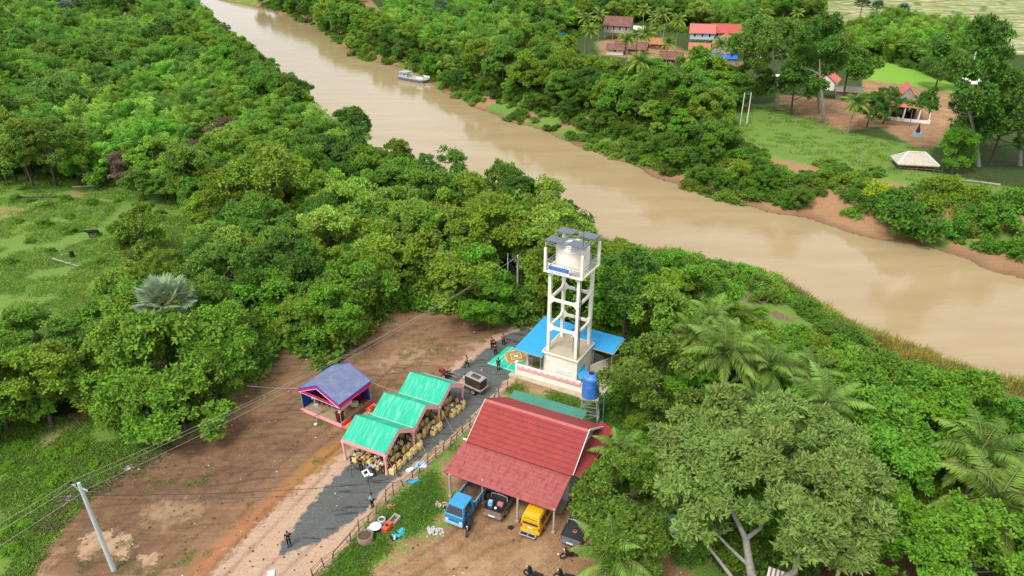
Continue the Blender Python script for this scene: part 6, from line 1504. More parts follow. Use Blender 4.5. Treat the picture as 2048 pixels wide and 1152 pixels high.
for r_ in range(15):
    for c_i in range(6):
        y = .35+r_*.78; x = .28-c_i*.78+q.uniform(-.05, .05); y += q.uniform(-.05, .05)
        if r_ in (5, 10) and c_i > 1: continue
        if c_i == 0 and r_ in (6, 7, 10, 11): continue
        p = fE(x+y*sk_, y); t = cc if n_c == 0 else dup(cc); n_c += 1
        t.location = (p.x, p.y, hz(p.x, p.y)); t.rotation_euler[2] = rad(ff-90)+q.uniform(-.12, .12)
        edge = 'in the column nearest the fence' if c_i == 0 else ('at the open tent end' if r_ == 0 else 'deep under the green tent')
        t['label'] = 'chair in yellow satin cover with sash '+edge
        t['group'] = 'covered chairs '+edge
        occ = .15 if c_i == 0 and r_ < 6 else (.75 if r_ == 0 else .6)
        if q.random() < occ and not (r_ == 0 and c_i == 0):
            s_ = q.choice(shirts); nm_ = {WHT: 'white', BLKC: 'black', NAV: 'dark blue', MRC: 'maroon'}.get(s_, {(.6, .6, .62): 'pale grey', (.45, .25, .03): 'golden brown', (.5, .05, .05): 'red', (.55, .5, .45): 'beige'}.get(s_, 'light'))
            person(p.x, p.y, ff+q.uniform(-6, 6), 'sit', s_, q.choice([BLKC, NAV, KHA]), 'seated person in %s top on a covered chair %s' % (nm_, edge), 'audience in %s %s' % (nm_, edge), z=hz(p.x, p.y)+.01)
o = thing('low_table', 'small table with maroon cloth beside the front pink draped pole', 'table', (*P(783, 940), 0), rad(-26)); mb = MB(); mb.bb((-.4, -.25, .05), (.4, .25, .72), mat('maroon_cloth', (.30, .012, .05), .9)); mb.build('cloth', o); mb = MB(); mb.bb((-.42, -.27, .72), (.42, .27, .75), MAROON); mb.build('table_top', o)
# ------------------------------------------------------------------ vehicles
def loft(mb, secs, m, caps=True):
    """secs: (y, half outline [(x, z)...] from bottom to top, mirrored)"""
    rings = []
    for y, hp in secs: rings.append([(x, y, z) for x, z in hp]+[(-x, y, z) for x, z in reversed(hp)])
    n = len(rings[0]); vs = [p for r in rings for p in r]; fs = []
    for i in range(len(rings)-1):
        for k in range(n): a, b = i*n+k, i*n+(k+1) % n; fs.append((a, b, b+n, a+n))
    if caps: fs += [tuple(range(n)), tuple(range(len(vs)-1, len(vs)-n-1, -1))]
    mb.raw(vs, fs, m)
def wheel(t, x, y, r=.33, w=.2, rim=STEEL):
    s = 1 if x > 0 else -1; wo_ = link('wheel', bpy.data.meshes.new('hub'), t)
    mb = MB(); mb.lathe([(r*.62, -w/2), (r*.95, -w/2), (r, -w/4), (r, w/4), (r*.95, w/2), (r*.62, w/2)], BLACKR, 18); mb.lathe([(r*.62, w/2), (r*.5, w/2-.04), (.05, w/2-.02)], rim, 14); mb.lathe([(r*.62, -w/2), (.02, -w/2)], DARK, 14)
    wo_.data = mb.mesh('wheel'); wo_.location = (x, y, r); wo_.rotation_euler = (0, PI/2*s, 0); return wo_
def part(t, nm, fn): mb = MB(); fn(mb); return mb.build(nm, t)
fH = frame(HO, -26.2)
# blue tipper: cab points out of the carport (front = +y of the vehicle)
def truck():
    fx, fy = P(917, 1043, 0); t = thing('truck', 'small light blue lorry with slatted cargo sides loaded with soil', 'truck', (fx, fy, 0), rad(180-26.2))
    def L(y): return y-.55
    mb = MB(); loft(mb, [(-1.1, [(.83, .55), (.86, 1.0), (.84, 1.35), (.72, 1.98), (.55, 2.03)]), (.05, [(.83, .55), (.86, 1.0), (.84, 1.35), (.72, 1.98), (.55, 2.03)]), (.32, [(.83, .5), (.86, 1.0), (.84, 1.35), (.70, 1.92), (.5, 1.95)]), (.62, [(.82, .45), (.85, .98), (.83, 1.27), (.82, 1.28), (.5, 1.29)]), (.70, [(.80, .42), (.83, .9), (.80, 1.2), (.5, 1.22), (.3, 1.22)])], CAB); mb.build('cab', t)
    part(t, 'windscreen', lambda m: m.face([(-.76, .655, 1.30), (.76, .655, 1.30), (.62, .345, 1.90), (-.62, .345, 1.90)], GLASS))
    for s in (-1, 1):
        part(t, 'side_window', lambda m: m.face([(s*.865, -.75, 1.33), (s*.862, .35, 1.33), (s*.745, .12, 1.90), (s*.745, -.75, 1.90)], GLASS))
        part(t, 'door', lambda m: m.bb((s*.858, -.8, .62), (s*.875, .38, 1.27), TBLUE)); part(t, 'headlight', lambda m: m.bb((s*.5, .70, .62), (s*.74, .73, .78), PLATE))
        part(t, 'mirror', lambda m: (m.bb((s*.9, .35, 1.3), (s*1.06, .42, 1.6), DARK), m.beam((s*.82, .35, 1.3), (s*.98, .38, 1.3), .02, .02, DARK)))
    part(t, 'bumper', lambda m: m.bb((-.82, .70, .38), (.82, .82, .56), TSILV)); part(t, 'grille', lambda m: m.bb((-.48, .705, .64), (.48, .725, .80), TBLUE))
    part(t, 'chassis', lambda m: (m.bb((-.4, -4.3, .45), (.4, .5, .62), DARK), m.bb((-.85, -4.3, .75), (.85, -1.2, .84), TBLUE)))
    for s in (-1, 1):
        mb = MB(); x = s*.86
        for z in (.88, 1.08, 1.38): mb.bb((x-.03, -4.3, z), (x+.03, -1.22, z+.07), TSILV if z > 1.3 else TBLUE)
        mb.bb((x-.015, -4.3, .88), (x+.015, -1.22, 1.12), TBLUE)
        for k in range(13): y = -4.25+k*.25; mb.bb((x-.035, y-.025, .84), (x+.035, y+.025, 1.45), TSILV if k % 2 else TBLUE)
        for k in range(12): mb.bb((x-.02, -4.2+k*.25, 1.20), (x+.02, -4.08+k*.25, 1.33), TSILV)
        mb.build('cargo_side', t)
    part(t, 'headboard', lambda m: (m.bb((-.86, -1.22, .84), (.86, -1.17, 1.5), TBLUE), m.bb((-.88, -1.24, 1.46), (.88, -1.15, 1.54), TSILV)))
    part(t, 'tailgate', lambda m: m.bb((-.86, -4.34, .84), (.86, -4.3, 1.3), TBLUE))
    mb = MB(); n = 12; vs = [(-.8+1.6*i/n, -4.25+3.0*j/n, .98+.2*R.random()) for i in range(n+1) for j in range(n+1)]; mb.raw(vs, [(a*(n+1)+b, (a+1)*(n+1)+b, (a+1)*(n+1)+b+1, a*(n+1)+b+1) for a in range(n) for b in range(n)], LITTER)
    mb.bb((-.8, -4.25, .84), (.8, -1.25, .97), LITTER); tag(mb.build('soil_load', None, (0, 0, 0)), 'brown soil and scraps heaped in the lorry bed', 'soil'); o = bpy.data.objects['soil_load']; o.location = (fx, fy, 0); o.rotation_euler[2] = rad(180-26.2)
    for x in (-.78, .78): wheel(t, x, -.15, .36); wheel(t, x, -3.3, .36, .3)
truck()
def pickup(px, py, deg, name_l, bodym, bedm, dull):
    """origin under the tailgate, nose along +y"""
    fx, fy = P(px, py, 0); t = thing('pickup', name_l, 'pickup', (fx, fy, 0), rad(deg))
    mb = MB(); lo = lambda y, w=.85, z1=.98: (y, [(w-.04, .34), (w, .55), (w, z1-.12), (w-.03, z1), (w-.06, z1+.005)])
    loft(mb, [lo(0, .82), lo(.1), lo(1.55), lo(3.3, .85, .98), lo(4.5, .83, .93), lo(4.85, .76, .80)], dull); 
    loft(mb, [(1.58, [(.80, .97), (.80, 1.0), (.66, 1.50), (.6, 1.53)]), (1.62, [(.80, .97), (.80, 1.0), (.67, 1.55), (.6, 1.58)]), (2.9, [(.80, .97), (.80, 1.0), (.67, 1.56), (.6, 1.59)]), (3.65, [(.78, .95), (.78, .97), (.74, 1.02), (.6, 1.03)])], bodym); mb.build('body', t)
    mb = MB(); mb.bb((-.72, .07, .99), (.72, 1.5, 1.0), bedm)
    for s in (-1, 1): mb.bb((s*.72, .05, .99), (s*.84, 1.55, 1.05), bodym)
    mb.bb((-.84, .0, .99), (.84, .07, 1.06), bodym); mb.bb((-.72, 1.5, .99), (.72, 1.56, 1.1), bodym); mb.build('bed', t)
    part(t, 'rear_window', lambda m: m.face([(-.68, 1.565, 1.08), (.68, 1.565, 1.08), (.58, 1.57, 1.48), (-.58, 1.57, 1.48)][::-1], GLASS))
    for s in (-1, 1):
        part(t, 'side_window', lambda m: m.face([(s*.812, 1.72, 1.05), (s*.812, 3.2, 1.05), (s*.70, 2.85, 1.50), (s*.70, 1.8, 1.50)], GLASS)); part(t, 'tail_light', lambda m: m.bb((s*.70, -.015, .62), (s*.81, .0, .88), REDL))
    part(t, 'roll_bar', lambda m: [m.tube([(-.74, 1.35, 1.0), (-.7, 1.38, 1.5), (0, 1.4, 1.56), (.7, 1.38, 1.5), (.74, 1.35, 1.0)], .035, STEEL, 6)])
    part(t, 'bumper', lambda m: m.bb((-.8, -.16, .40), (.8, -.0, .54), dull)); part(t, 'number_plate', lambda m: m.bb((-.27, -.185, .50), (.27, -.165, .66), PLATE))
    for x in (-.76, .76): wheel(t, x, .85, .36); wheel(t, x, 3.9, .36)
    return t, (fx, fy)
h1 = rad(-24)
t, (fx, fy) = pickup(985, 1040, -24, 'black pickup with brown-grey tailgate backed out of the middle of the carport', BLK, BLK, TAUPE)
f1 = frame((fx, fy), -24)
for nm, lab, x, y, d, m in (('blue_bucket', 'light blue water container in the black pickup bed', -.42, .55, (.34, .34, .42), mat('pale_blue_plastic', (.25, .55, .75), .5)), ('pink_crate', 'dusty pink box in the black pickup bed', .32, .85, (.5, .34, .2), mat('pink_plastic', (.55, .20, .22), .7))):
    p = f1(x, y); mb = MB(); mb.prism([(-d[0]/2, 0), (d[0]/2, 0), (d[0]/2*.92, d[2]), (-d[0]/2*.92, d[2])], -d[1]/2, d[1]/2, m, 'y'); mb.bb((-d[0]*.3, -d[1]*.3, d[2]), (d[0]*.3, d[1]*.3, d[2]+.03), m)
    o = mb.build(nm, None, (p.x, p.y, 1.0)); o.rotation_euler[2] = h1; tag(o, lab, nm.split('_')[1])
p = f1(.15, .3); mb = MB(); mb.sphere((0, 0, .1), .12, WHITE, 6, .8); tag(mb.build('white_bag', None, (p.x, p.y, 1.0)), 'small white bag in the black pickup bed', 'bag')
t2, (gx2, gy2) = pickup(1140, 1095, -24, 'grey and black pickup half hidden under the mango tree', BLK, BLK, mat('grey_car_paint', (.16, .18, .19), .4))
f2 = frame((gx2, gy2), -24); p = f2(.0, 2.4); mb = MB(); mb.bb((-.58, -.55, 0), (.58, .5, .02), TSILV); o = mb.build('roof_panel', t2, (0, 2.35, 1.6))
p = f2(.1, .8); mb = MB(); mb.lathe([(.12, 0), (.2, .03), (.12, .07)], mat('rope_red', (.5, .2, .15)), 12); tag(mb.build('rope_coil', None, (p.x, p.y, 1.0)), 'coil of reddish rope in the grey pickup bed', 'rope')
def van():
    fx, fy = P(1060, 1070, 0); t = thing('van', 'bright yellow minibus parked nose-in at the right end of the carport', 'van', (fx, fy, 0), rad(-25))
    mb = MB(); S = lambda y, w=.84, zt=1.93, top=.58: (y, [(w-.03, .32), (w+.01, .62), (w+.01, 1.0), (w-.10, zt-.2), (w-.16, zt-.06), (top, zt)])
    loft(mb, [(0.0, [(.78, .34), (.80, .62), (.80, .98), (.80, 1.0), (.79, 1.01), (.5, 1.02)]), (.02, [(.80, .32), (.83, .62), (.83, 1.0), (.76, 1.45), (.7, 1.5), (.5, 1.52)]), (.14, [(.81, .32), (.84, .62), (.84, 1.0), (.74, 1.72), (.66, 1.84), (.5, 1.88)]), S(.35), S(1.5, .84, 1.96), S(3.0), (3.55, [(.81, .32), (.85, .62), (.85, 1.0), (.72, 1.7), (.66, 1.8), (.5, 1.82)]), (4.1, [(.78, .34), (.82, .6), (.80, .9), (.76, 1.05), (.7, 1.08), (.5, 1.1)])], VYEL); mb.build('body', t)
    part(t, 'rear_window', lambda m: m.face([(-.66, -.012, 1.09), (-.57, .055, 1.66), (.57, .055, 1.66), (.66, -.012, 1.09)], GLASS))
    for s in (-1, 1):
        for y0, y1 in ((.38, 1.15), (1.28, 2.2), (2.32, 3.1)):
            part(t, 'side_window', lambda m: m.face([(s*.858, y0, 1.06), (s*.858, y1, 1.06), (s*.768, y1, 1.62), (s*.768, y0, 1.62)], GLASS))
        part(t, 'tail_light', lambda m: m.bb((s*.70, -.02, .66), (s*.82, .02, .98), REDL)); part(t, 'side_trim', lambda m: m.bb((s*.853, .3, .58), (s*.868, 3.6, .64), mat('trim_beige', (.6, .45, .2))))
    part(t, 'roof_ridge', lambda m: [m.bb((x-.03, .5, 1.94), (x+.03, 2.9, 1.975), VYEL) for x in (-.45, -.15, .15, .45)])
    part(t, 'bumper', lambda m: m.bb((-.82, -.10, .34), (.82, .0, .50), VYEL)); part(t, 'number_plate', lambda m: m.bb((-.2, -.02, .70), (.16, .0, .82), PLATE))
    part(t, 'rear_step', lambda m: (m.bb((-.74, -.55, .30), (.62, -.49, .36), STEEL), m.bb((-.74, -.18, .30), (.62, -.12, .36), STEEL), m.bb((-.74, -.5, .30), (-.68, -.15, .36), STEEL), m.bb((.56, -.5, .30), (.62, -.15, .36), STEEL), m.bb((-.08, -.5, .30), (-.02, -.15, .36), STEEL), m.bb((-.66, -.48, .29), (.54, -.18, .31), DARK)))
    for x in (-.76, .76): wheel(t, x, .95, .31); wheel(t, x, 3.3, .31)
van()
def motorbike(px, py, deg, label, c=(.02, .02, .02)):
    x, y = P(px, py, 0); t = thing('motorbike', label, 'motorbike', (x, y, hz(x, y)), rad(deg)); m = cloth(c)
    for yy in (-.62, .62):
        w_ = MB(); w_.lathe([(.20, -.04), (.28, -.035), (.30, 0), (.28, .035), (.20, .04), (.20, -.04)], BLACKR, 14)
        for k in range(6): a = k*PI/3; w_.beam((0, 0, 0), (.2*math.cos(a), .2*math.sin(a), 0), .02, .02, STEEL)
        o = w_.build('wheel', t, (0, yy, .30)); o.rotation_euler = (0, PI/2, 0)
    part(t, 'frame', lambda b: (b.beam((0, .62, .3), (0, .42, .95), .06, .05, STEEL), b.beam((0, .42, .85), (0, -.05, .4), .1, .1, m), b.box((0, .0, .38), (.22, .34, .26), DARK)))
    part(t, 'seat', lambda b: b.prism([(-.72, .80), (.02, .74), (.05, .66), (-.7, .68)], -.13, .13, BLACKR, 'x')); part(t, 'tail_fairing', lambda b: b.prism([(-.8, .74), (-.1, .68), (-.15, .45), (-.6, .58)], -.1, .1, m, 'x'))
    part(t, 'leg_shield', lambda b: b.prism([(.32, .9), (.5, .85), (.36, .4), (.2, .42)], -.2, .2, m, 'x')); part(t, 'handlebar', lambda b: (b.beam((-.33, .36, 1.02), (.33, .36, 1.02), .03, .03, DARK), b.box((0, .46, 1.0), (.2, .14, .16), m)))
    part(t, 'headlight', lambda b: b.sphere((0, .54, .98), .07, PLATE, 6)); part(t, 'mudguard', lambda b: b.prism([(.5, .6), (.62, .64), (.78, .58), (.62, .6)], -.06, .06, m, 'x'))
    return t
motorbike(939, 1062, 165, 'black motorbike with pale fittings parked in front of the blue lorry')
motorbike(1700, 1095, 40, 'dark motorbike on the brown earth under the trees at the lower right')
motorbike(1068, 1158, 60, 'dark motorbike cut by the bottom edge of the photo')
motorbike(1130, 1163, 70, 'motorbike beside the palm at the bottom edge of the photo')
motorbike(1142, 1115, 100, 'fallen dark motorbike just below the grey pickup')
# hand tractor and trailer on the road
tx, ty = P(893, 756, 0); TR = thing('hand_tractor', 'old red two-wheeled hand tractor with long handlebars', 'tractor', (tx, ty, 0), rad(60)); REDM = mat('faded_red_metal', (.25, .035, .03), .6, var=.2)
mb = MB(); mb.bb((-.2, .1, .45), (.2, .75, .8), REDM); mb.bb((-.14, .75, .5), (.14, .95, .75), DARK); mb.build('engine', TR)
part(TR, 'hopper', lambda b: b.bb((-.24, .25, .8), (.1, .65, 1.0), REDM)); part(TR, 'handlebar', lambda b: [b.tube([(s*.12, .1, .6), (s*.25, -.7, .85), (s*.33, -1.7, .95)], .022, STEEL, 5) for s in (-1, 1)]); part(TR, 'gearbox', lambda b: b.bb((-.12, -.25, .35), (.12, .2, .7), DARK))
for x in (-.38, .38): wheel(TR, x, 0, .36, .2)
TR.rotation_euler[2] = math.atan2(P(893, 745)[1]-P(960, 775)[1], P(893, 745)[0]-P(960, 775)[0])-PI/2
hx, hy = P(953, 781, 0); TL = thing('farm_trailer', 'long wooden flatbed trailer hitched behind the hand tractor', 'trailer', (hx, hy, 0), TR.rotation_euler[2])
for k in range(8): mb = MB(); mb.bb((-.62+.157*k, -1.0, .60), (-.62+.157*k+.145, 1.9, .66), WOODL); mb.build('plank', TL)
part(TL, 'side_rail', lambda b: (b.beam((-.66, -1.05, .64), (-.66, 1.95, .64), .08, .12, WOODL), b.beam((.66, -1.05, .64), (.66, 1.95, .64), .08, .12, WOODL), b.beam((-.66, -1.05, .64), (.66, -1.05, .64), .08, .12, WOODL)))
part(TL, 'drawbar', lambda b: (b.beam((-.3, 1.9, .55), (0, 3.3, .55), .07, .07, WOOD), b.beam((.3, 1.9, .55), (0, 3.3, .55), .07, .07, WOOD)))
for x in (-.78, .78): wheel(TL, x, -.2, .34, .16, WOODL)
fL = frame((hx, hy), math.degrees(TR.rotation_euler[2])); RUST = mat('rusty_black', (.045, .04, .036), .8, var=.4, vscale=3, dirt=((.12, .07, .04), 2, .6))
p = fL(0, .0); GB = thing('generator_case', 'dark rusty box with panels carried on the wooden trailer', 'generator', (p.x, p.y, .67), TR.rotation_euler[2]); mb = MB(); mb.bb((-.5, -.95, 0), (.5, 1.1, 1.0), RUST); mb.build('case', GB)
for k in range(5): part(GB, 'side_panel', lambda b: [b.bb((s*.502, -.9+k*.4, .08), (s*.53, -.9+k*.4+.36, .92), RUST) for s in (-1, 1)])
part(GB, 'top_rack', lambda b: ([b.beam((-.3, -.5+.14*k, 1.05), (.25, -.45+.14*k, 1.12), .05, .05, DARK) for k in range(8)], b.bb((-.52, -.97, 1.0), (.52, 1.12, 1.04), WOODG)))
p = fL(.0, 1.55); person(p.x, p.y, math.degrees(TR.rotation_euler[2])+90, 'sit', WHT, (.35, .35, .35), 'driver in white clothes sitting on the front of the wooden trailer', z=.28)
# ferry moored across the river
a, b_ = Vector((*P(803, 157, WATER_Z), 0)), Vector((*P(853, 166, WATER_Z), 0)); c = (a+b_)/2; Lf_ = (b_-a).length; s_ = Lf_/10
BO = thing('ferry_boat', 'grey flat ferry boat with a white cabin moored at the far bank', 'boat', (c.x, c.y, WATER_Z), math.atan2((b_-a).y, (b_-a).x)-PI/2)
BO.scale = (s_, s_, s_); HULL = mat('hull_grey', (.13, .14, .16), .6, var=.2); DECKM = mat('deck_grey', (.40, .38, .34), .8, var=.15)
mb = MB(); mb.prism([(-1.5, -4.8), (1.5, -4.8), (1.6, 3.2), (1.3, 5.0), (-1.3, 5.0), (-1.6, 3.2)], -.3, .72, HULL); mb.build('hull', BO)
mb = MB(); mb.prism([(-1.4, -4.7), (1.4, -4.7), (1.5, 3.2), (1.2, 4.9), (-1.2, 4.9), (-1.5, 3.2)], .75, .8, DECKM); mb.build('deck', BO)
part(BO, 'gunwale', lambda b: [b.bb((s*1.5-.06, -4.8, .75), (s*1.5+.06, 4.6, 1.05), GREY) for s in (-1, 1)]); part(BO, 'railing', lambda b: ([b.bb((s*1.42-.04, 2.6, 1.1), (s*1.42+.04, 5, 1.7), WHITE) for s in (-1, 1)], b.beam((-1.4, 2.6, 1.65), (1.4, 2.6, 1.65), .07, .07, WHITE)))
for x in (-1.2, 1.2):
    for y in (-4.5, -3.2, -1.7): part(BO, 'cabin_post', lambda b: b.bb((x-.05, y-.05, .8), (x+.05, y+.05, 2.1), WHITE))
part(BO, 'cabin_roof', lambda b: b.bb((-1.35, -4.7, 2.1), (1.35, -2.0, 2.2), TSILV)); part(BO, 'cabin_wall', lambda b: b.bb((-1.15, -4.4, .8), (1.15, -1.8, 1.35), GREY)); part(BO, 'mast', lambda b: b.cyl((0, -2, 2.4), (0, -2, 3.3), .04, WHITE, 5))
# ------------------------------------------------------------------ fences, poles, wires, junk, far houses
def fence(name, label, pts, step, h, m, rails=2, lean=.12, r=.045, seed=1, z_=None, railr=.03):
    q = random.Random(seed); t = thing(name, label, 'fence', (0, 0, 0)); tops = []; d0 = 0
    P_ = [Vector((*P(a, b, 0), 0)) for a, b in pts]
    for i in range(len(P_)-1):
        a, b = P_[i], P_[i+1]; L = (b-a).length; k = max(1, int(L/step))
        for j in range(k):
            p = a.lerp(b, (j+q.uniform(-.15, .15))/k); z = hz(p.x, p.y); hh = h*q.uniform(.7, 1.25); lx, ly = q.uniform(-lean, lean), q.uniform(-lean, lean)
            mb = MB(); mb.tube([(p.x, p.y, z-.1), (p.x+lx*.4, p.y+ly*.5, z+hh*.5), (p.x+lx, p.y+ly, z+hh)], [r, r*.9, r*.7], m, 5); mb.build('post', t); tops.append((Vector((p.x, p.y, z)), lx, ly, hh))
    for rr in range(rails):
        f = (.35, .75, .95)[rr]
        for i in range(0, len(tops)-1):
            if q.random() < .1: continue
            (a, ax, ay, ah), (b, bx, by, bh) = tops[i], tops[i+1]; mb = MB()
            pa = a+Vector((ax*f, ay*f, min(h, ah)*f)); pb = b+Vector((bx*f, by*f, min(h, bh)*f+q.uniform(-.08, .08))); e = (pb-pa)*q.uniform(.02, .12)
            mb.tube([pa-e, (pa+pb)/2+Vector((0, 0, q.uniform(-.05, .05))), pb+e], railr*q.uniform(.6, 1.1), m, 4); mb.build('rail', t)
    return t
FW = mat('fence_wood', (.15, .105, .075), .95, var=.35, vscale=4)
fence('stick_fence', 'crooked stick fence running along the right side of the gravel road', [(628, 1158), (668, 1116), (700, 1086), (735, 1048), (770, 1006), (805, 975), (840, 946), (870, 918), (900, 891), (940, 853), (968, 825), (1000, 793), (1028, 768)], .95, 1.15, FW, 3, .2, .055, 3)
fence('field_fence', 'pale stick fence along the top of the cleared field', [(60, 362), (120, 366), (180, 374), (230, 380), (300, 386), (330, 390)], 2.2, 1.1, mat('pale_stick', (.34, .31, .26), .9), 1, .15, .05, 4)
fence('pasture_fence', 'leaning stake fence across the far lawn above the clay bank', [(1560, 298), (1600, 302), (1640, 306), (1680, 312), (1720, 318), (1760, 322)], 1.9, 2.0, mat('grey_stake', (.2, .17, .14), .95), 1, .25, .05, 5)
fence('hut_fence', 'row of thin stakes in front of the thatched hut', [(1700, 332), (1760, 336), (1830, 340), (1880, 345), (1910, 350)], 1.7, 1.5, mat('brown_stake', (.2, .14, .1), .95), 1, .2, .045, 6)
fence('road_fence', 'low fence between the paddy road and the dirt yard across the river', [(1730, 178), (1800, 186), (1870, 194), (1925, 202)], 3.5, 1.3, mat('old_stake', (.28, .22, .17), .95), 1, .05, .06, 7)
fence('bank_fence', 'dark broken fence at the right edge below the tall trees', [(1905, 352), (1950, 356), (2000, 362), (2060, 366)], 1.6, 1.2, mat('dark_stake', (.10, .085, .07), .95), 2, .25, .07, 8)

def pole(bx, by, h, label, r=.14, arm=None, lean=0, insul=True, m=POLE):
    x, y = P(bx, by, 0); z = hz(x, y); t = thing('power_pole', label, 'pole', (x, y, z), rad(0)); mb = MB(); mb.tube([(0, 0, -.2), (lean, 0, h)], [r*1.25, r*.8], m, 8); mb.build('shaft', t)
    if arm:
        a = rad(arm); u = Vector((math.cos(a), math.sin(a), 0)); top = Vector((lean, 0, h-.45)); mb = MB(); mb.beam(top-u*.95, top+u*.95, .09, .09, STEEL); mb.beam(top-u*.7, Vector((lean*.9, 0, h-1.1)), .04, .04, STEEL); mb.beam(top+u*.7, Vector((lean*.9, 0, h-1.1)), .04, .04, STEEL); mb.build('crossarm', t)
        for s in (-.9, -.3, .9): mb = MB(); c_ = top+u*s; mb.lathe([(.03, .04), (.09, .08), (.05, .13), (.09, .18), (.04, .26)], DARK, 8, c_); mb.build('insulator', t)
        return t, [Vector((x, y, z))+top+u*s+Vector((0, 0, .28)) for s in (-.9, -.3, .9)]
    return t, [Vector((x+lean, y, z+h-.3))]
p1, w1_ = pole(228, 1140, 8.6, 'tall grey concrete power pole with crossarm in the dirt yard', .15, -24, -.3)
p2, w2_ = pole(1016, 581, 5.3, 'left one of two grey poles joined by a transformer rack', .11)
p3, w3_ = pole(1035, 605, 6.6, 'right one of two grey poles joined by a transformer rack, taller and nearer', .12, 60)
pole(1480, 250, 7.4, 'left of two slim white poles on the far lawn', .11, m=WHITE); pole(1493, 250, 7.4, 'right of two slim white poles on the far lawn', .11, m=WHITE)
pole(1933, 172, 9.5, 'grey concrete pole beside the bright green paddy', .16, 80)
pole(1325, 92, 8, 'grey pole between the village houses', .14)
o = thing('transformer_rack', 'dark transformer and bracket between the two grey poles', 'transformer', (0, 0, 0)); a = w2_[0]+Vector((0, 0, -.1)); b = Vector((w3_[0].x, w3_[0].y, a.z)); mb = MB(); mb.beam(a, b, .09, .09, DARK); mb.beam(a+Vector((0, 0, -.5)), b+Vector((0, 0, -.5)), .06, .06, DARK); mb.build('bracket', o)
mb = MB(); c_ = (a+b)/2; mb.lathe([(.02, 0), (.2, 0), (.2, .5), (.1, .6)], DARK, 10, (c_.x, c_.y, c_.z)); mb.build('transformer', o)
def wire(pts, sag, label, m=WIRE, r=.014, n=16, group=None):
    mb = MB()
    for a, b in zip(pts, pts[1:]):
        a, b = Vector(a), Vector(b); mb.tube([a.lerp(b, i/n)+Vector((0, 0, -sag*4*(i/n)*(1-i/n))) for i in range(n+1)], r, m, 4, False)
    return tag(mb.build('wire'), label, 'wire', group)
w3b = [w3_[i % len(w3_)] for i in range(3)]
for i in range(3): wire([w1_[i], w3b[i]], 1.2, 'pale overhead wire from the near power pole to the poles left of the tower', WIREW, .011, 24, 'overhead wires across the dirt yard')
for i in range(3): d = (w1_[i]-w3b[i]).normalized(); wire([w1_[i], w1_[i]+Vector((d.x*26, d.y*26, .2))], .7, 'pale overhead wire leaving the near power pole to the lower left', WIREW, .014, 16, 'overhead wires over the grass slope')
hp_ = fH(.3, .3, 2.5); wire([w1_[0]+Vector((.9, .3, -1.6)), Vector((*P(757, 966, 3.0), 3.0)), hp_], .35, 'black service cable crossing the road to the carport', WIRE, .022)
wire([w1_[1]+Vector((0, 0, -1.4)), Vector((*P(700, 985, 3.2), 3.2))], .3, 'second black cable crossing the gravel road', WIRE, .014)
wire([(*fT(1.5, -2.0)[:2], 3.1), (*P(905, 880, 2.5), 2.6)], .4, 'thin white rope from the pump room towards the fence', WIREW, .012)
wire([(*P(495, 778, 2.6), 3), (*fG(-5.1, 0)[:2], 2.8)], .1, 'white rope from the trees to the stage tent', WIREW, .015)
wire([(*fG(.1, 4.4)[:2], 2.8), (*fE(*tp(-4.4, 8.0, 0)[:2])[:2], 2.5)], .1, 'white rope between the stage tent and the green tent', WIREW, .015)

# things lying by the fence
def ring(px, py, r, h, label, m=CONC, fill=None, n=2):
    x, y = P(px, py, 0); t = thing('concrete_ring', label, 'concrete ring', (x, y, hz(x, y)))
    for k in range(n): mb = MB(); z = k*h/n; mb.lathe([(r, z), (r+.02*(k % 2), z+h/n-.03), (r-.09, z+h/n-.03), (r-.09, z)], m, 22); mb.build('ring', t)
    if fill: mb = MB(); mb.lathe([(.01, h-.1), (r-.09, h-.12)], fill, 22); mb.build('fill', t)
    return t
ring(731, 1080, .62, .62, 'stack of brown concrete well rings filled with earth beside the fence', mat('brown_concrete', (.24, .17, .13), .9, var=.2), LITTER, 3)
ring(752, 1057, .42, .5, 'dark drum under the round white lid', DARK, None, 1)
o = thing('round_lid', 'round white lid lying on a dark drum by the fence', 'lid', (*P(751, 1052, .55), .55)); mb = MB(); mb.lathe([(.02, .03), (.46, .02), (.48, -.03), (.02, -.04)], WHITE, 26); mb.build('disc', o)
ring(764, 1046, .32, .5, 'grey metal tub between the white lid and the red box', STEEL, LITTER, 1)
o = thing('blue_sack', 'pale blue sack beside the white lid', 'sack', (*P(740, 1062), 0)); mb = MB(); mb.sphere((0, 0, .2), .25, cloth((.35, .55, .7)), 7, .9); mb.sphere((.2, -.3, .15), .18, cloth((.35, .55, .7)), 6, .9); mb.build('cloth', o)
ORG = mat('orange_red_plastic', (.60, .10, .05), .6, var=.1); o = thing('red_box', 'orange-red plastic machine box on the grass by the fence', 'box', (*P(775, 1060), 0), rad(-30)); mb = MB(); mb.bb((-.25, -.42, 0), (.25, .42, .5), ORG); mb.bb((-.25, .1, .5), (.25, .42, .62), ORG); mb.build('case', o); mb = MB(); mb.bb((-.15, -.1, .5), (.15, .08, .53), DARK); mb.build('opening', o)
o = thing('concrete_trough', 'rectangular grey concrete trough with dark inside', 'trough', (*P(789, 1045), 0), rad(-28)); mb = MB()
for a in (((-.3, -.5, 0), (-.22, .5, .45)), ((.22, -.5, 0), (.3, .5, .45)), ((-.22, -.5, 0), (.22, -.42, .45)), ((-.22, .42, 0), (.22, .5, .45)), ((-.22, -.42, 0), (.22, .42, .08))): mb.bb(*a, CONC)
mb.build('basin', o)
CY = mat('cyan_plastic', (.03, .42, .62), .5); 
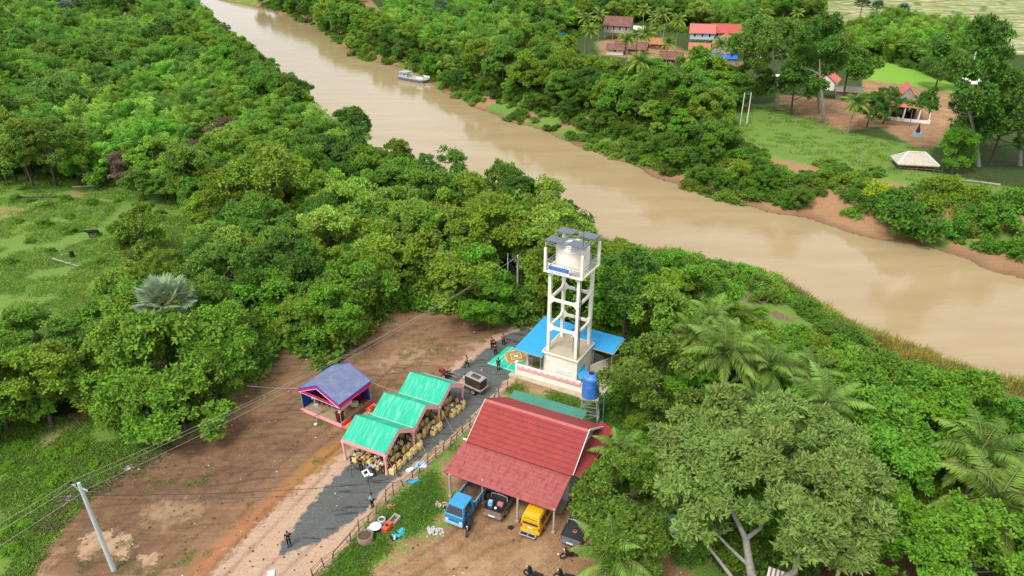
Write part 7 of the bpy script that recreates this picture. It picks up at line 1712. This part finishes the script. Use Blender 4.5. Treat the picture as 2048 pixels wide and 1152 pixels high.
def scraps(name, label, cat, px, py, n, m, s=.3, flat=.1, seed=1, spread=.4):
    q = random.Random(seed); x, y = P(px, py, 0); t = thing(name, label, cat, (x, y, hz(x, y))); mb = MB()
    for k in range(n): mb.box((q.uniform(-spread, spread), q.uniform(-spread, spread)*.7, q.uniform(.02, .12)), (s*q.uniform(.4, 1.3), s*q.uniform(.3, .8), flat*q.uniform(.3, 1)), q.choice(m), M=Euler((q.uniform(-.3, .3), q.uniform(-.3, .3), q.uniform(0, 3))).to_matrix())
    mb.build('pieces', t); return t
scraps('blue_scrap', 'bright blue plastic piece lying on the grass below the trough', 'plastic', 798, 1068, 5, [CY], .5, .12, 2)
scraps('black_scrap', 'heap of black scrap next to the bright blue plastic piece', 'scrap', 787, 1077, 9, [DARK, GREY], .25, .2, 3, .3)
scraps('blue_bench', 'light blue broken bench leaning on the fence beside the road', 'bench', 828, 962, 7, [CY, CY, WOODL], .7, .1, 4)
scraps('blue_bag', 'light blue and white plastic sheet hanging on the fence by the road', 'plastic', 840, 932, 6, [cloth((.35, .6, .8)), WHITE], .55, .3, 5)
scraps('white_chair', 'small white broken chair by the fence', 'chair', 822, 943, 6, [WHITE, GREY], .35, .3, 6, .25)
scraps('brick_heap', 'few orange bricks in the bush by the fence', 'bricks', 783, 1015, 8, [ORG, cloth((.5, .2, .12))], .28, .12, 7)
scraps('rubble_heap', 'pale grey rubble heap on the yard left of the blue lorry', 'rubble', 871, 1065, 46, [mat('pale_rubble', (.48, .47, .43), .9, var=.3, vscale=5)], .22, .22, 8, .65)
scraps('stone_heap', 'small pinkish stone heap beside the lorry', 'stones', 884, 1010, 30, [mat('pink_rubble', (.5, .38, .3), .9, var=.3, vscale=5)], .2, .2, 9, .5)
scraps('black_part', 'black engine part lying between pickup and van', 'scrap', 1020, 1056, 9, [DARK, BLACKR], .25, .25, 10, .18)
for i, (px, py) in enumerate(((545, 1148), (1000, 893))): 
    if i == 0: scraps('white_post', 'white broken frame at the bottom edge of the road', 'frame', px, py, 4, [WHITE], .6, .15, 11, .2)
# branches and roots pushed up along the yard edge
def debris(px, py, s, label, seed, group=None, mats=None):
    q = random.Random(seed); x, y = P(px, py, 0); t = thing('brush_heap', label, 'brush heap', (x, y, hz(x, y)), 0, group); mb = MB()
    for k in range(int(46*s)):
        a = q.uniform(0, 6.28); c_ = Vector((q.gauss(0, .8)*s, q.gauss(0, .45)*s, q.uniform(0, .35))); d = Vector((math.cos(a), math.sin(a), q.uniform(-.1, .35)))*q.uniform(.3, 1.0); mid = c_+d*.5+Vector((q.uniform(-.15, .15), q.uniform(-.15, .15), q.uniform(0, .12)))
        mb.tube([c_, mid, c_+d], [.035*q.uniform(.5, 1.3), .025, .01], q.choice(mats or [FW, BARK, LITTER, FW, WOOD]), 4, False)
    mb.build('branches', t); return t
for i, (px, py, s) in enumerate(((275, 935, 1.0), (250, 955, .9), (215, 975, 1.0), (180, 985, .9), (150, 1000, 1.1), (120, 1030, .8), (100, 1055, .8), (300, 915, .8), (330, 900, .7))): debris(px, py, s*.9, 'heap of dug-up roots and branches along the grass edge of the dirt yard', 30+i, 'root heaps along the dirt yard')
debris(135, 1003, .6, 'pale dry brush heap left of the near power pole', 50, None, [WOODG, WOODL, BARK]); scraps('plastic_sheet', 'grey plastic sheet pieces caught in the root heap', 'plastic', 258, 938, 5, [GREY, TSILV], .5, .1, 51)
debris(610, 705, 1.0, 'dry brush below the trees at the back of the dirt yard', 52); debris(700, 700, .9, 'thin dry branches at the tree foot right of the first brush', 53); debris(1745, 1110, 1.1, 'heap of planks and dry branches under the lower right trees', 54); debris(1790, 1095, .9, 'stack of old boards near the lower right corner', 55, None, [WOODG, BARKW])
def log(pts, r, label, m=BARKW, h=.25):
    mb = MB(); p3 = []
    for a, b in pts: x, y = P(a, b, 0); p3.append((x, y, hz(x, y)+h))
    mb.tube(p3, list(np.linspace(r, r*.4, len(p3))), m, 6); q = random.Random(int(pts[0][0]))
    for k in range(4):
        a = Vector(p3[len(p3)//2]).lerp(Vector(p3[-1]), q.random()); mb.tube([a, a+Vector((q.uniform(-1, 1), q.uniform(-.6, .6), q.uniform(.2, .7)))], [r*.4, r*.1], m, 4)
    return tag(mb.build('fallen_log'), label, 'log')
log([(108, 527), (135, 533), (160, 540)], .16, 'white fallen trunk on the cleared field'); log([(150, 393), (190, 388), (207, 386)], .2, 'pale fallen trunk near the top of the cleared field'); log([(40, 418), (90, 416), (145, 412)], .2, 'dark fallen trunk across the cleared field', BARK)
log([(2000, 372), (1960, 366), (1905, 362)], .25, 'grey fallen trunk near the right edge fence'); log([(1475, 403), (1500, 400), (1512, 403)], .2, 'dead bleached branch at the far waterline', BARKW, -.2); log([(725, 118), (745, 112), (765, 108)], .3, 'driftwood tangle on the far waterline left of the ferry', BARKW)
mb = MB(); x, y = P(147, 520, 0); mb.tube([(0, 0, 0), (0, 0, .9)], [.35, .28], DARK, 8); tag(mb.build('burnt_stump', None, (x, y, hz(x, y))), 'black burnt stump above the white fallen trunk', 'stump')
mb = MB(); x, y = P(190, 482, 0); 
def cow():
    o = thing('cow', 'small black calf standing on the cleared field', 'cow', (x, y, hz(x, y)), 2.0); b = skinmesh('cow_body', [(0, -.7, 1.0), (0, -.3, 1.0), (0, .2, 1.0), (0, .55, 1.05), (0, .85, 1.2), (0, 1.05, 1.25), (0, 1.3, 1.12), (-.18, .5, .75), (-.18, .48, .4), (-.18, .5, .05), (.18, .5, .75), (.18, .48, .4), (.18, .5, .05), (-.18, -.65, .75), (-.18, -.8, .42), (-.18, -.72, .05), (.18, -.65, .75), (.18, -.8, .42), (.18, -.72, .05), (0, -.85, 1.0), (0, -.95, .6), (-.16, 1.0, 1.32), (.16, 1.0, 1.32)], [(0, 1), (1, 2), (2, 3), (3, 4), (4, 5), (5, 6), (3, 7), (7, 8), (8, 9), (3, 10), (10, 11), (11, 12), (0, 13), (13, 14), (14, 15), (0, 16), (16, 17), (17, 18), (0, 19), (19, 20), (5, 21), (5, 22)], [.22, .27, .27, .22, .14, .13, .08, .09, .06, .05, .09, .06, .05, .11, .06, .05, .11, .06, .05, .04, .025, .03, .03], 1, BLACKR); link('body', b, o)
cow()
for i, (px, py, s) in enumerate(((1765, 748, 1), (1880, 780, 1.4), (1920, 795, 1.2), (1990, 815, 1.5), (2030, 835, 1.4), (1640, 690, 1.0), (1900, 765, 1.2), (1945, 812, 1.0), (2010, 840, 1.1))):
    x, y = P(px, py, -2.5)
    for _ in range(4): x, y = P(px, py, hz(x, y)+.2)
    q = random.Random(i+70); bm = bmesh.new(); bmesh.ops.create_icosphere(bm, subdivisions=3, radius=s)
    for v in bm.verts:
        n_ = v.co.normalized(); v.co = Vector((v.co.x*1.5, v.co.y, v.co.z*.5))*(1+.25*math.sin(n_.x*7+i)*math.sin(n_.y*9+i)+.12*q.random())
    me = bpy.data.meshes.new('rock'); bm.to_mesh(me); bm.free(); me.materials.append(mat('dark_rock', (.12, .12, .13), .9, var=.4, vscale=2, bump=.05) if i == 0 else bpy.data.materials['dark_rock']); o = link('rock', me, None, (x, y, hz(x, y)+.05)); o.rotation_euler[2] = q.uniform(0, 6); tag(o, 'dark weathered rock outcrop on the near river slope', 'rock', 'dark rocks on the near slope')
x, y = P(1598, 591, WATER_Z); mb = MB(); q = random.Random(4)
for k in range(26): mb.tube([(q.uniform(-.8, .8), q.uniform(-.3, .3), 0), (q.uniform(-.9, .9), q.uniform(-.3, .3), q.uniform(.2, .6))], [.03, .01], WOODG, 4)
tag(mb.build('driftwood', None, (x, y, WATER_Z)), 'small grey brush drifting in the river near the reeds', 'driftwood')

# ------------------------------------------------------------------ houses across the river
RF = {'red': mat('far_red_roof', (.42, .09, .07), .7, var=.15), 'pinkred': mat('far_pink_roof', (.55, .15, .13), .7, var=.12), 'brown': mat('far_brown_roof', (.19, .09, .07), .85, var=.3, vscale=1), 'orange': mat('far_orange_roof', (.42, .17, .09), .8, var=.25, vscale=1), 'blue': mat('blue_tarp', (.03, .12, .55), .6, var=.1), 'cyan': mat('cyan_tarp', (.03, .33, .60), .6, var=.1), 'tan': mat('tan_sheet', (.5, .42, .32), .7, var=.1), 'white': WHITE}
WLm = {'grey': WOODG, 'white': mat('far_white_wall', (.68, .68, .64), .85, var=.1), 'blue': mat('far_blue_wall', (.42, .58, .66), .85, var=.1), 'brown': mat('far_brown_wall', (.17, .1, .07), .9, var=.2), 'cream': CREAM}
def house(px, py, w, d, hw, rise, deg, roof, wall, label, stilts=0.0, name='stilt_house', wins=3, door=True, over=.6):
    """pixel of the ground under the middle; ridge along local x"""
    x, y = P(px, py, 0); z = hz(x, y); t = thing(name, label, 'house' if 'house' in name else 'shed', (x, y, z), rad(deg)); rm, wm_ = RF[roof], WLm[wall]; s = stilts
    mb = MB(); mb.bb((-w/2, -d/2, s), (w/2, -d/2+.12, s+hw), wm_); mb.bb((-w/2, d/2-.12, s), (w/2, d/2, s+hw), wm_)
    for sx in (-1, 1): mb.prism([(-d/2+.12, s), (d/2-.12, s), (d/2-.12, s+hw), (0, s+hw+rise*.86), (-d/2+.12, s+hw)], sx*w/2-.06, sx*w/2+.06, wm_, 'x')
    mb.build('wall', t)
    for sy in (-1, 1): mb = MB(); e = Vector((0, sy*(d/2+over), -rise*(1+over/(d/2)))); sheetroof(mb, (-w/2-.5, 0, s+hw+rise), (1, 0, 0), e, w+1, e.length, rm, .6, .05); mb.build('roof', t)
    mb = MB(); mb.bb((-w/2-.5, -.12, s+hw+rise+.0), (w/2+.5, .12, s+hw+rise+.1), rm); mb.build('ridge_cap', t)
    for k in range(wins):
        xx = -w/2+w*(k+.6)/(wins+.2); f = MB(); f.bb((xx-.42, -d/2-.05, s+.8), (xx+.42, -d/2+.0, s+hw-.25), WHITE); f = f.build('window', t); g_ = MB(); g_.bb((xx-.33, -d/2-.07, s+.9), (xx+.33, -d/2-.052, s+hw-.35), GLASS); g_.build('pane', f)
    if door: part(t, 'door', lambda b: b.bb((w/2+.06, -.5, s), (w/2+.10, .5, s+min(2, hw-.2)), WOOD))
    if s > .5:
        part(t, 'floor', lambda b: b.bb((-w/2-.1, -d/2-.1, s-.18), (w/2+.1, d/2+.1, s-.005), WOOD))
        for i in range(4):
            for j in (-1, 0, 1): part(t, 'stilt', lambda b: b.bb((-w/2+.3+(w-.6)*i/3-.1, j*(d/2-.3)-.1, 0), (-w/2+.3+(w-.6)*i/3+.1, j*(d/2-.3)+.1, s-.18), WOODG))
        part(t, 'stairs', lambda b: [b.bb((w/2+.2+.28*k, -.6, s-.25-.25*k), (w/2+.5+.28*k, .6, s-.18-.25*k), WOODG) for k in range(int(s/.25))])
    return t
house(1236, 78, 10, 6.5, 3.0, 2.6, -20, 'brown', 'grey', 'grey board stilt house with a mossy brown roof in the village', 2.4, wins=4)
house(1246, 104, 5, 4.5, 2.2, 1.4, -18, 'brown', 'white', 'low house with red-brown roof and white wall below the grey board house', name='village_house', wins=1)
house(1231, 107, 5.5, 4, 2.0, 1.2, -15, 'brown', 'white', 'low brown roofed house left of the small white walled one', name='village_house', wins=1)
house(1276, 108, 6, 4.5, 2.2, 1.6, -25, 'brown', 'brown', 'brown roofed hut under the coconut palms in the middle of the village', name='village_house', wins=1)
house(1316, 96, 5, 4, 2.2, 1.5, -20, 'orange', 'brown', 'small orange-brown roofed hut by the grey village pole', name='village_house', wins=1)
house(1341, 126, 6.5, 4.5, 2.0, 1.6, -20, 'brown', 'brown', 'dark red roofed hut behind the tree tops below the village', name='village_house', wins=1)
house(1330, 158, 5, 4, 1.8, 1.2, 25, 'brown', 'brown', 'brown roof corner showing between trees near the bank', name='village_house', wins=0)
house(1402, 88, 8.5, 6, 2.6, 2.4, -12, 'pinkred', 'blue', 'pale blue stilt house with bright red roof, left of the red roofed pair', 2.2, wins=3)
house(1448, 88, 10, 6, 2.6, 2.4, -10, 'red', 'grey', 'long red roofed stilt house right of the pale blue one', 2.2, wins=3)
house(1445, 116, 7.5, 7, 3.0, 2.4, 70, 'orange', 'grey', 'grey walled house with orange gable roof behind the blue tarpaulins', 2.0, wins=2)
house(1397, 108, 6.5, 5, 2.0, 1.6, -12, 'orange', 'brown', 'brown shed with rusty orange roof below the pale blue house', name='village_shed', wins=0)
house(1504, 116, 6, 5, 2.4, 2.0, -15, 'orange', 'cream', 'small house with orange tiled roof left of the tall white-stemmed tree', name='village_house', wins=1)
house(1106, 70, 5.5, 4.5, 2.0, 1.0, -20, 'tan', 'grey', 'shed with tan roof above the cyan tarpaulin at the left of the village', name='village_shed', wins=0)
house(1112, 80, 6, 4.5, 1.8, .9, -10, 'cyan', 'grey', 'cyan tarpaulin shed at the left of the village', name='village_shed', wins=0)
house(1115, 92, 5, 3.5, 1.5, .8, -25, 'brown', 'white', 'red-brown roofed shed below the cyan tarpaulin', name='village_shed', wins=0)
house(1425, 128, 5.5, 4, 2.4, .7, -15, 'blue', 'grey', 'left bright blue tarpaulin shelter in the village', name='village_shed', wins=0)
house(1452, 130, 5, 3.6, 2.2, .6, -5, 'blue', 'grey', 'right bright blue tarpaulin shelter in the village', name='village_shed', wins=0)
house(1548, 170, 3.2, 3, 2.4, .5, -10, 'white', 'blue', 'small blue booth with white roof beside a tall white stem', name='village_shed', wins=1)
house(1695, 195, 6, 4.5, 2.2, .8, -20, 'tan', 'grey', 'grey roofed shed behind the tall trees', name='village_shed', wins=0)
house(1945, 178, 6, 4.5, 2.0, .7, -15, 'white', 'white', 'white roofed shed at the end of the paddy road', name='village_shed', wins=0)
house(1652, 175, 7, 5, 2.4, 2, 60, 'pinkred', 'cream', 'pink roofed house hidden behind the tall trees', name='village_house', wins=1)
house(1275, 66, 5, 3, 1.8, .8, -30, 'white', 'white', 'white sheet roofed annex right of the grey board house', name='village_shed', wins=0)
# red gabled hall with its walled yard
x, y = P(1802, 232, 0); HL = thing('gabled_hall', 'small hall with steep red gable roof inside a low white walled yard', 'hall', (x, y, 0), rad(68)); RR = RF['pinkred']; z0 = hz(x, y)
HL.location.z = z0
for sy in (-1, 1): mb = MB(); e = Vector((0, sy*2.9, -3.9)); sheetroof(mb, (-4.2, 0, 7.6), (1, 0, 0), e, 8.6, e.length, RR, .4, .04); mb.build('roof', HL); mb = MB(); e = Vector((0, sy*1.5, -.7)); sheetroof(mb, (-4.6, sy*2.7, 3.9), (1, 0, 0), e, 9.2, e.length, RR, .4, .04); mb.build('lower_roof', HL)
mb = MB(); mb.prism([(-2.7, 3.9), (2.7, 3.9), (0, 7.4)], -4.05, -3.95, WOODG, 'x'); mb.prism([(-2.7, 3.9), (2.7, 3.9), (0, 7.4)], 3.95, 4.05, WOODG, 'x'); mb.build('gable', HL)
mb = MB(); e = Vector((-1.5, 0, -.7)); sheetroof(mb, (-4.05, -3.4, 3.95), (0, 1, 0), e, 6.8, e.length, RR, .4, .04); mb.build('porch_roof', HL)
mb = MB(); mb.bb((-3.4, -2.6, 0), (3.6, -2.5, 3.4), WLm['grey']); mb.bb((-3.4, 2.5, 0), (3.6, 2.6, 3.4), WLm['grey']); mb.bb((3.5, -2.5, 0), (3.6, 2.5, 3.4), WLm['grey']); mb.build('wall', HL)
for x_ in (-5.2, -3.4): 
    for y_ in (-3.2, 0, 3.2): part(HL, 'post', lambda b: b.bb((x_-.12, y_-.12, 0), (x_+.12, y_+.12, 3.25), WHITE))
yw = thing('yard_wall', 'low white wall round the green yard of the gabled hall', 'wall', (0, 0, 0)); cr = [P(a, b, 0) for a, b in ((1745, 232), (1795, 241), (1857, 246), (1863, 214), (1835, 208))]
for a, b in zip(cr, cr[1:]):
    mb = MB(); mb.beam((*a, hz(*a)+.35), (*b, hz(*b)+.35), .12, .7, WHITE); mb.build('wall_panel', yw)
for a in cr: mb = MB(); mb.bb((a[0]-.25, a[1]-.25, hz(*a)), (a[0]+.2, a[1]+.2, hz(*a)+.9), WHITE); mb.build('pillar', yw)
x, y = P(1833, 274, 0); t = thing('roadside_shrine', 'little pointed grey shrine on a pale plinth on the far dirt yard', 'shrine', (x, y, hz(x, y))); part(t, 'plinth', lambda b: b.bb((-.7, -.7, 0), (.7, .7, .9), TSILV)); part(t, 'spire', lambda b: b.lathe([(.5, .9), (.4, 1.5), (.25, 1.9), (.12, 2.5), (.02, 3.1)], DARK, 8))
# thatched hut
x, y = P(1826, 334, 0); t = thing('thatched_hut', 'open hut with pale thatched hip roof and white ridges near the clay bank', 'hut', (x, y, hz(x, y)), rad(-10)); w_, d_, he, hr = 3.7, 2.6, 1.25, 3.0
cn = [Vector((-w_, -d_, he)), Vector((w_, -d_, he)), Vector((w_, d_, he)), Vector((-w_, d_, he))]; r0_, r1_ = Vector((-1.5, 0, hr)), Vector((1.5, 0, hr))
for f in ([cn[0], cn[1], r1_, r0_], [cn[1], cn[2], r1_], [cn[2], cn[3], r0_, r1_], [cn[3], cn[0], r0_]): 
    mb = MB(); mb.face(f, THATCH); dn = Vector((0, 0, -.18)); mb.face([p+dn for p in reversed(f)], THATCH); mb.face([f[0], f[0]+dn, f[1]+dn, f[1]], THATCH); mb.build('thatch', t)
for a, b in ((cn[0], r0_), (cn[1], r1_), (cn[2], r1_), (cn[3], r0_), (r0_, r1_)): mb = MB(); mb.beam(a+Vector((0, 0, .06)), b+Vector((0, 0, .06)), .22, .1, WHITE); mb.build('ridge', t)
for i in (-1, 0, 1):
    for j in (-1, 1): part(t, 'post', lambda b: b.bb((i*3.1-.08, j*2.1-.08, 0), (i*3.1+.08, j*2.1+.08, 1.45), WOOD))
part(t, 'floor', lambda b: b.bb((-3.2, -2.2, .35), (3.2, 2.2, .47), WOOD)); part(t, 'rail', lambda b: b.beam((-3.1, -2.15, .85), (3.1, -2.15, .85), .06, .06, WOODL))
# roofs under the huge tree at the bottom
x, y = P(1590, 1165, 1.5); t = thing('white_sheet_roof', 'low shed with white and rust striped sheet roof at the bottom edge under the huge tree', 'shed', (x, y, 0), rad(-26)); RS = mat('rusty_stripe', (.35, .18, .13), .7, var=.2)
for k in range(13): mb = MB(); mb.bb((-1.9+k*.3, -2.2, 1.5), (-1.9+k*.3+.17, .6, 1.56), WHITE); mb.build('roof_strip', t); mb = MB(); mb.bb((-1.9+k*.3+.175, -2.2, 1.49), (-1.9+k*.3+.295, .6, 1.54), RS); mb.build('roof_strip', t)
for i in (-1.7, 1.8):
    for j in (-2, .4): part(t, 'post', lambda b: b.bb((i-.06, j-.06, 0), (i+.06, j+.06, 1.48), WOOD))
x, y = P(1345, 1050, 1.8); t = thing('blue_tarp_roof', 'blue tarpaulin roof glimpsed through the leaves left of the huge tree', 'shelter', (x, y, 0), rad(-20)); part(t, 'tarp', lambda b: b.bb((-1.5, -.9, 1.8), (1.5, .9, 1.86), BLUER))
for i in (-1.4, 1.4):
    for j in (-.8, .8): part(t, 'post', lambda b: b.bb((i-.05, j-.05, 0), (i+.05, j+.05, 1.8), WOOD))
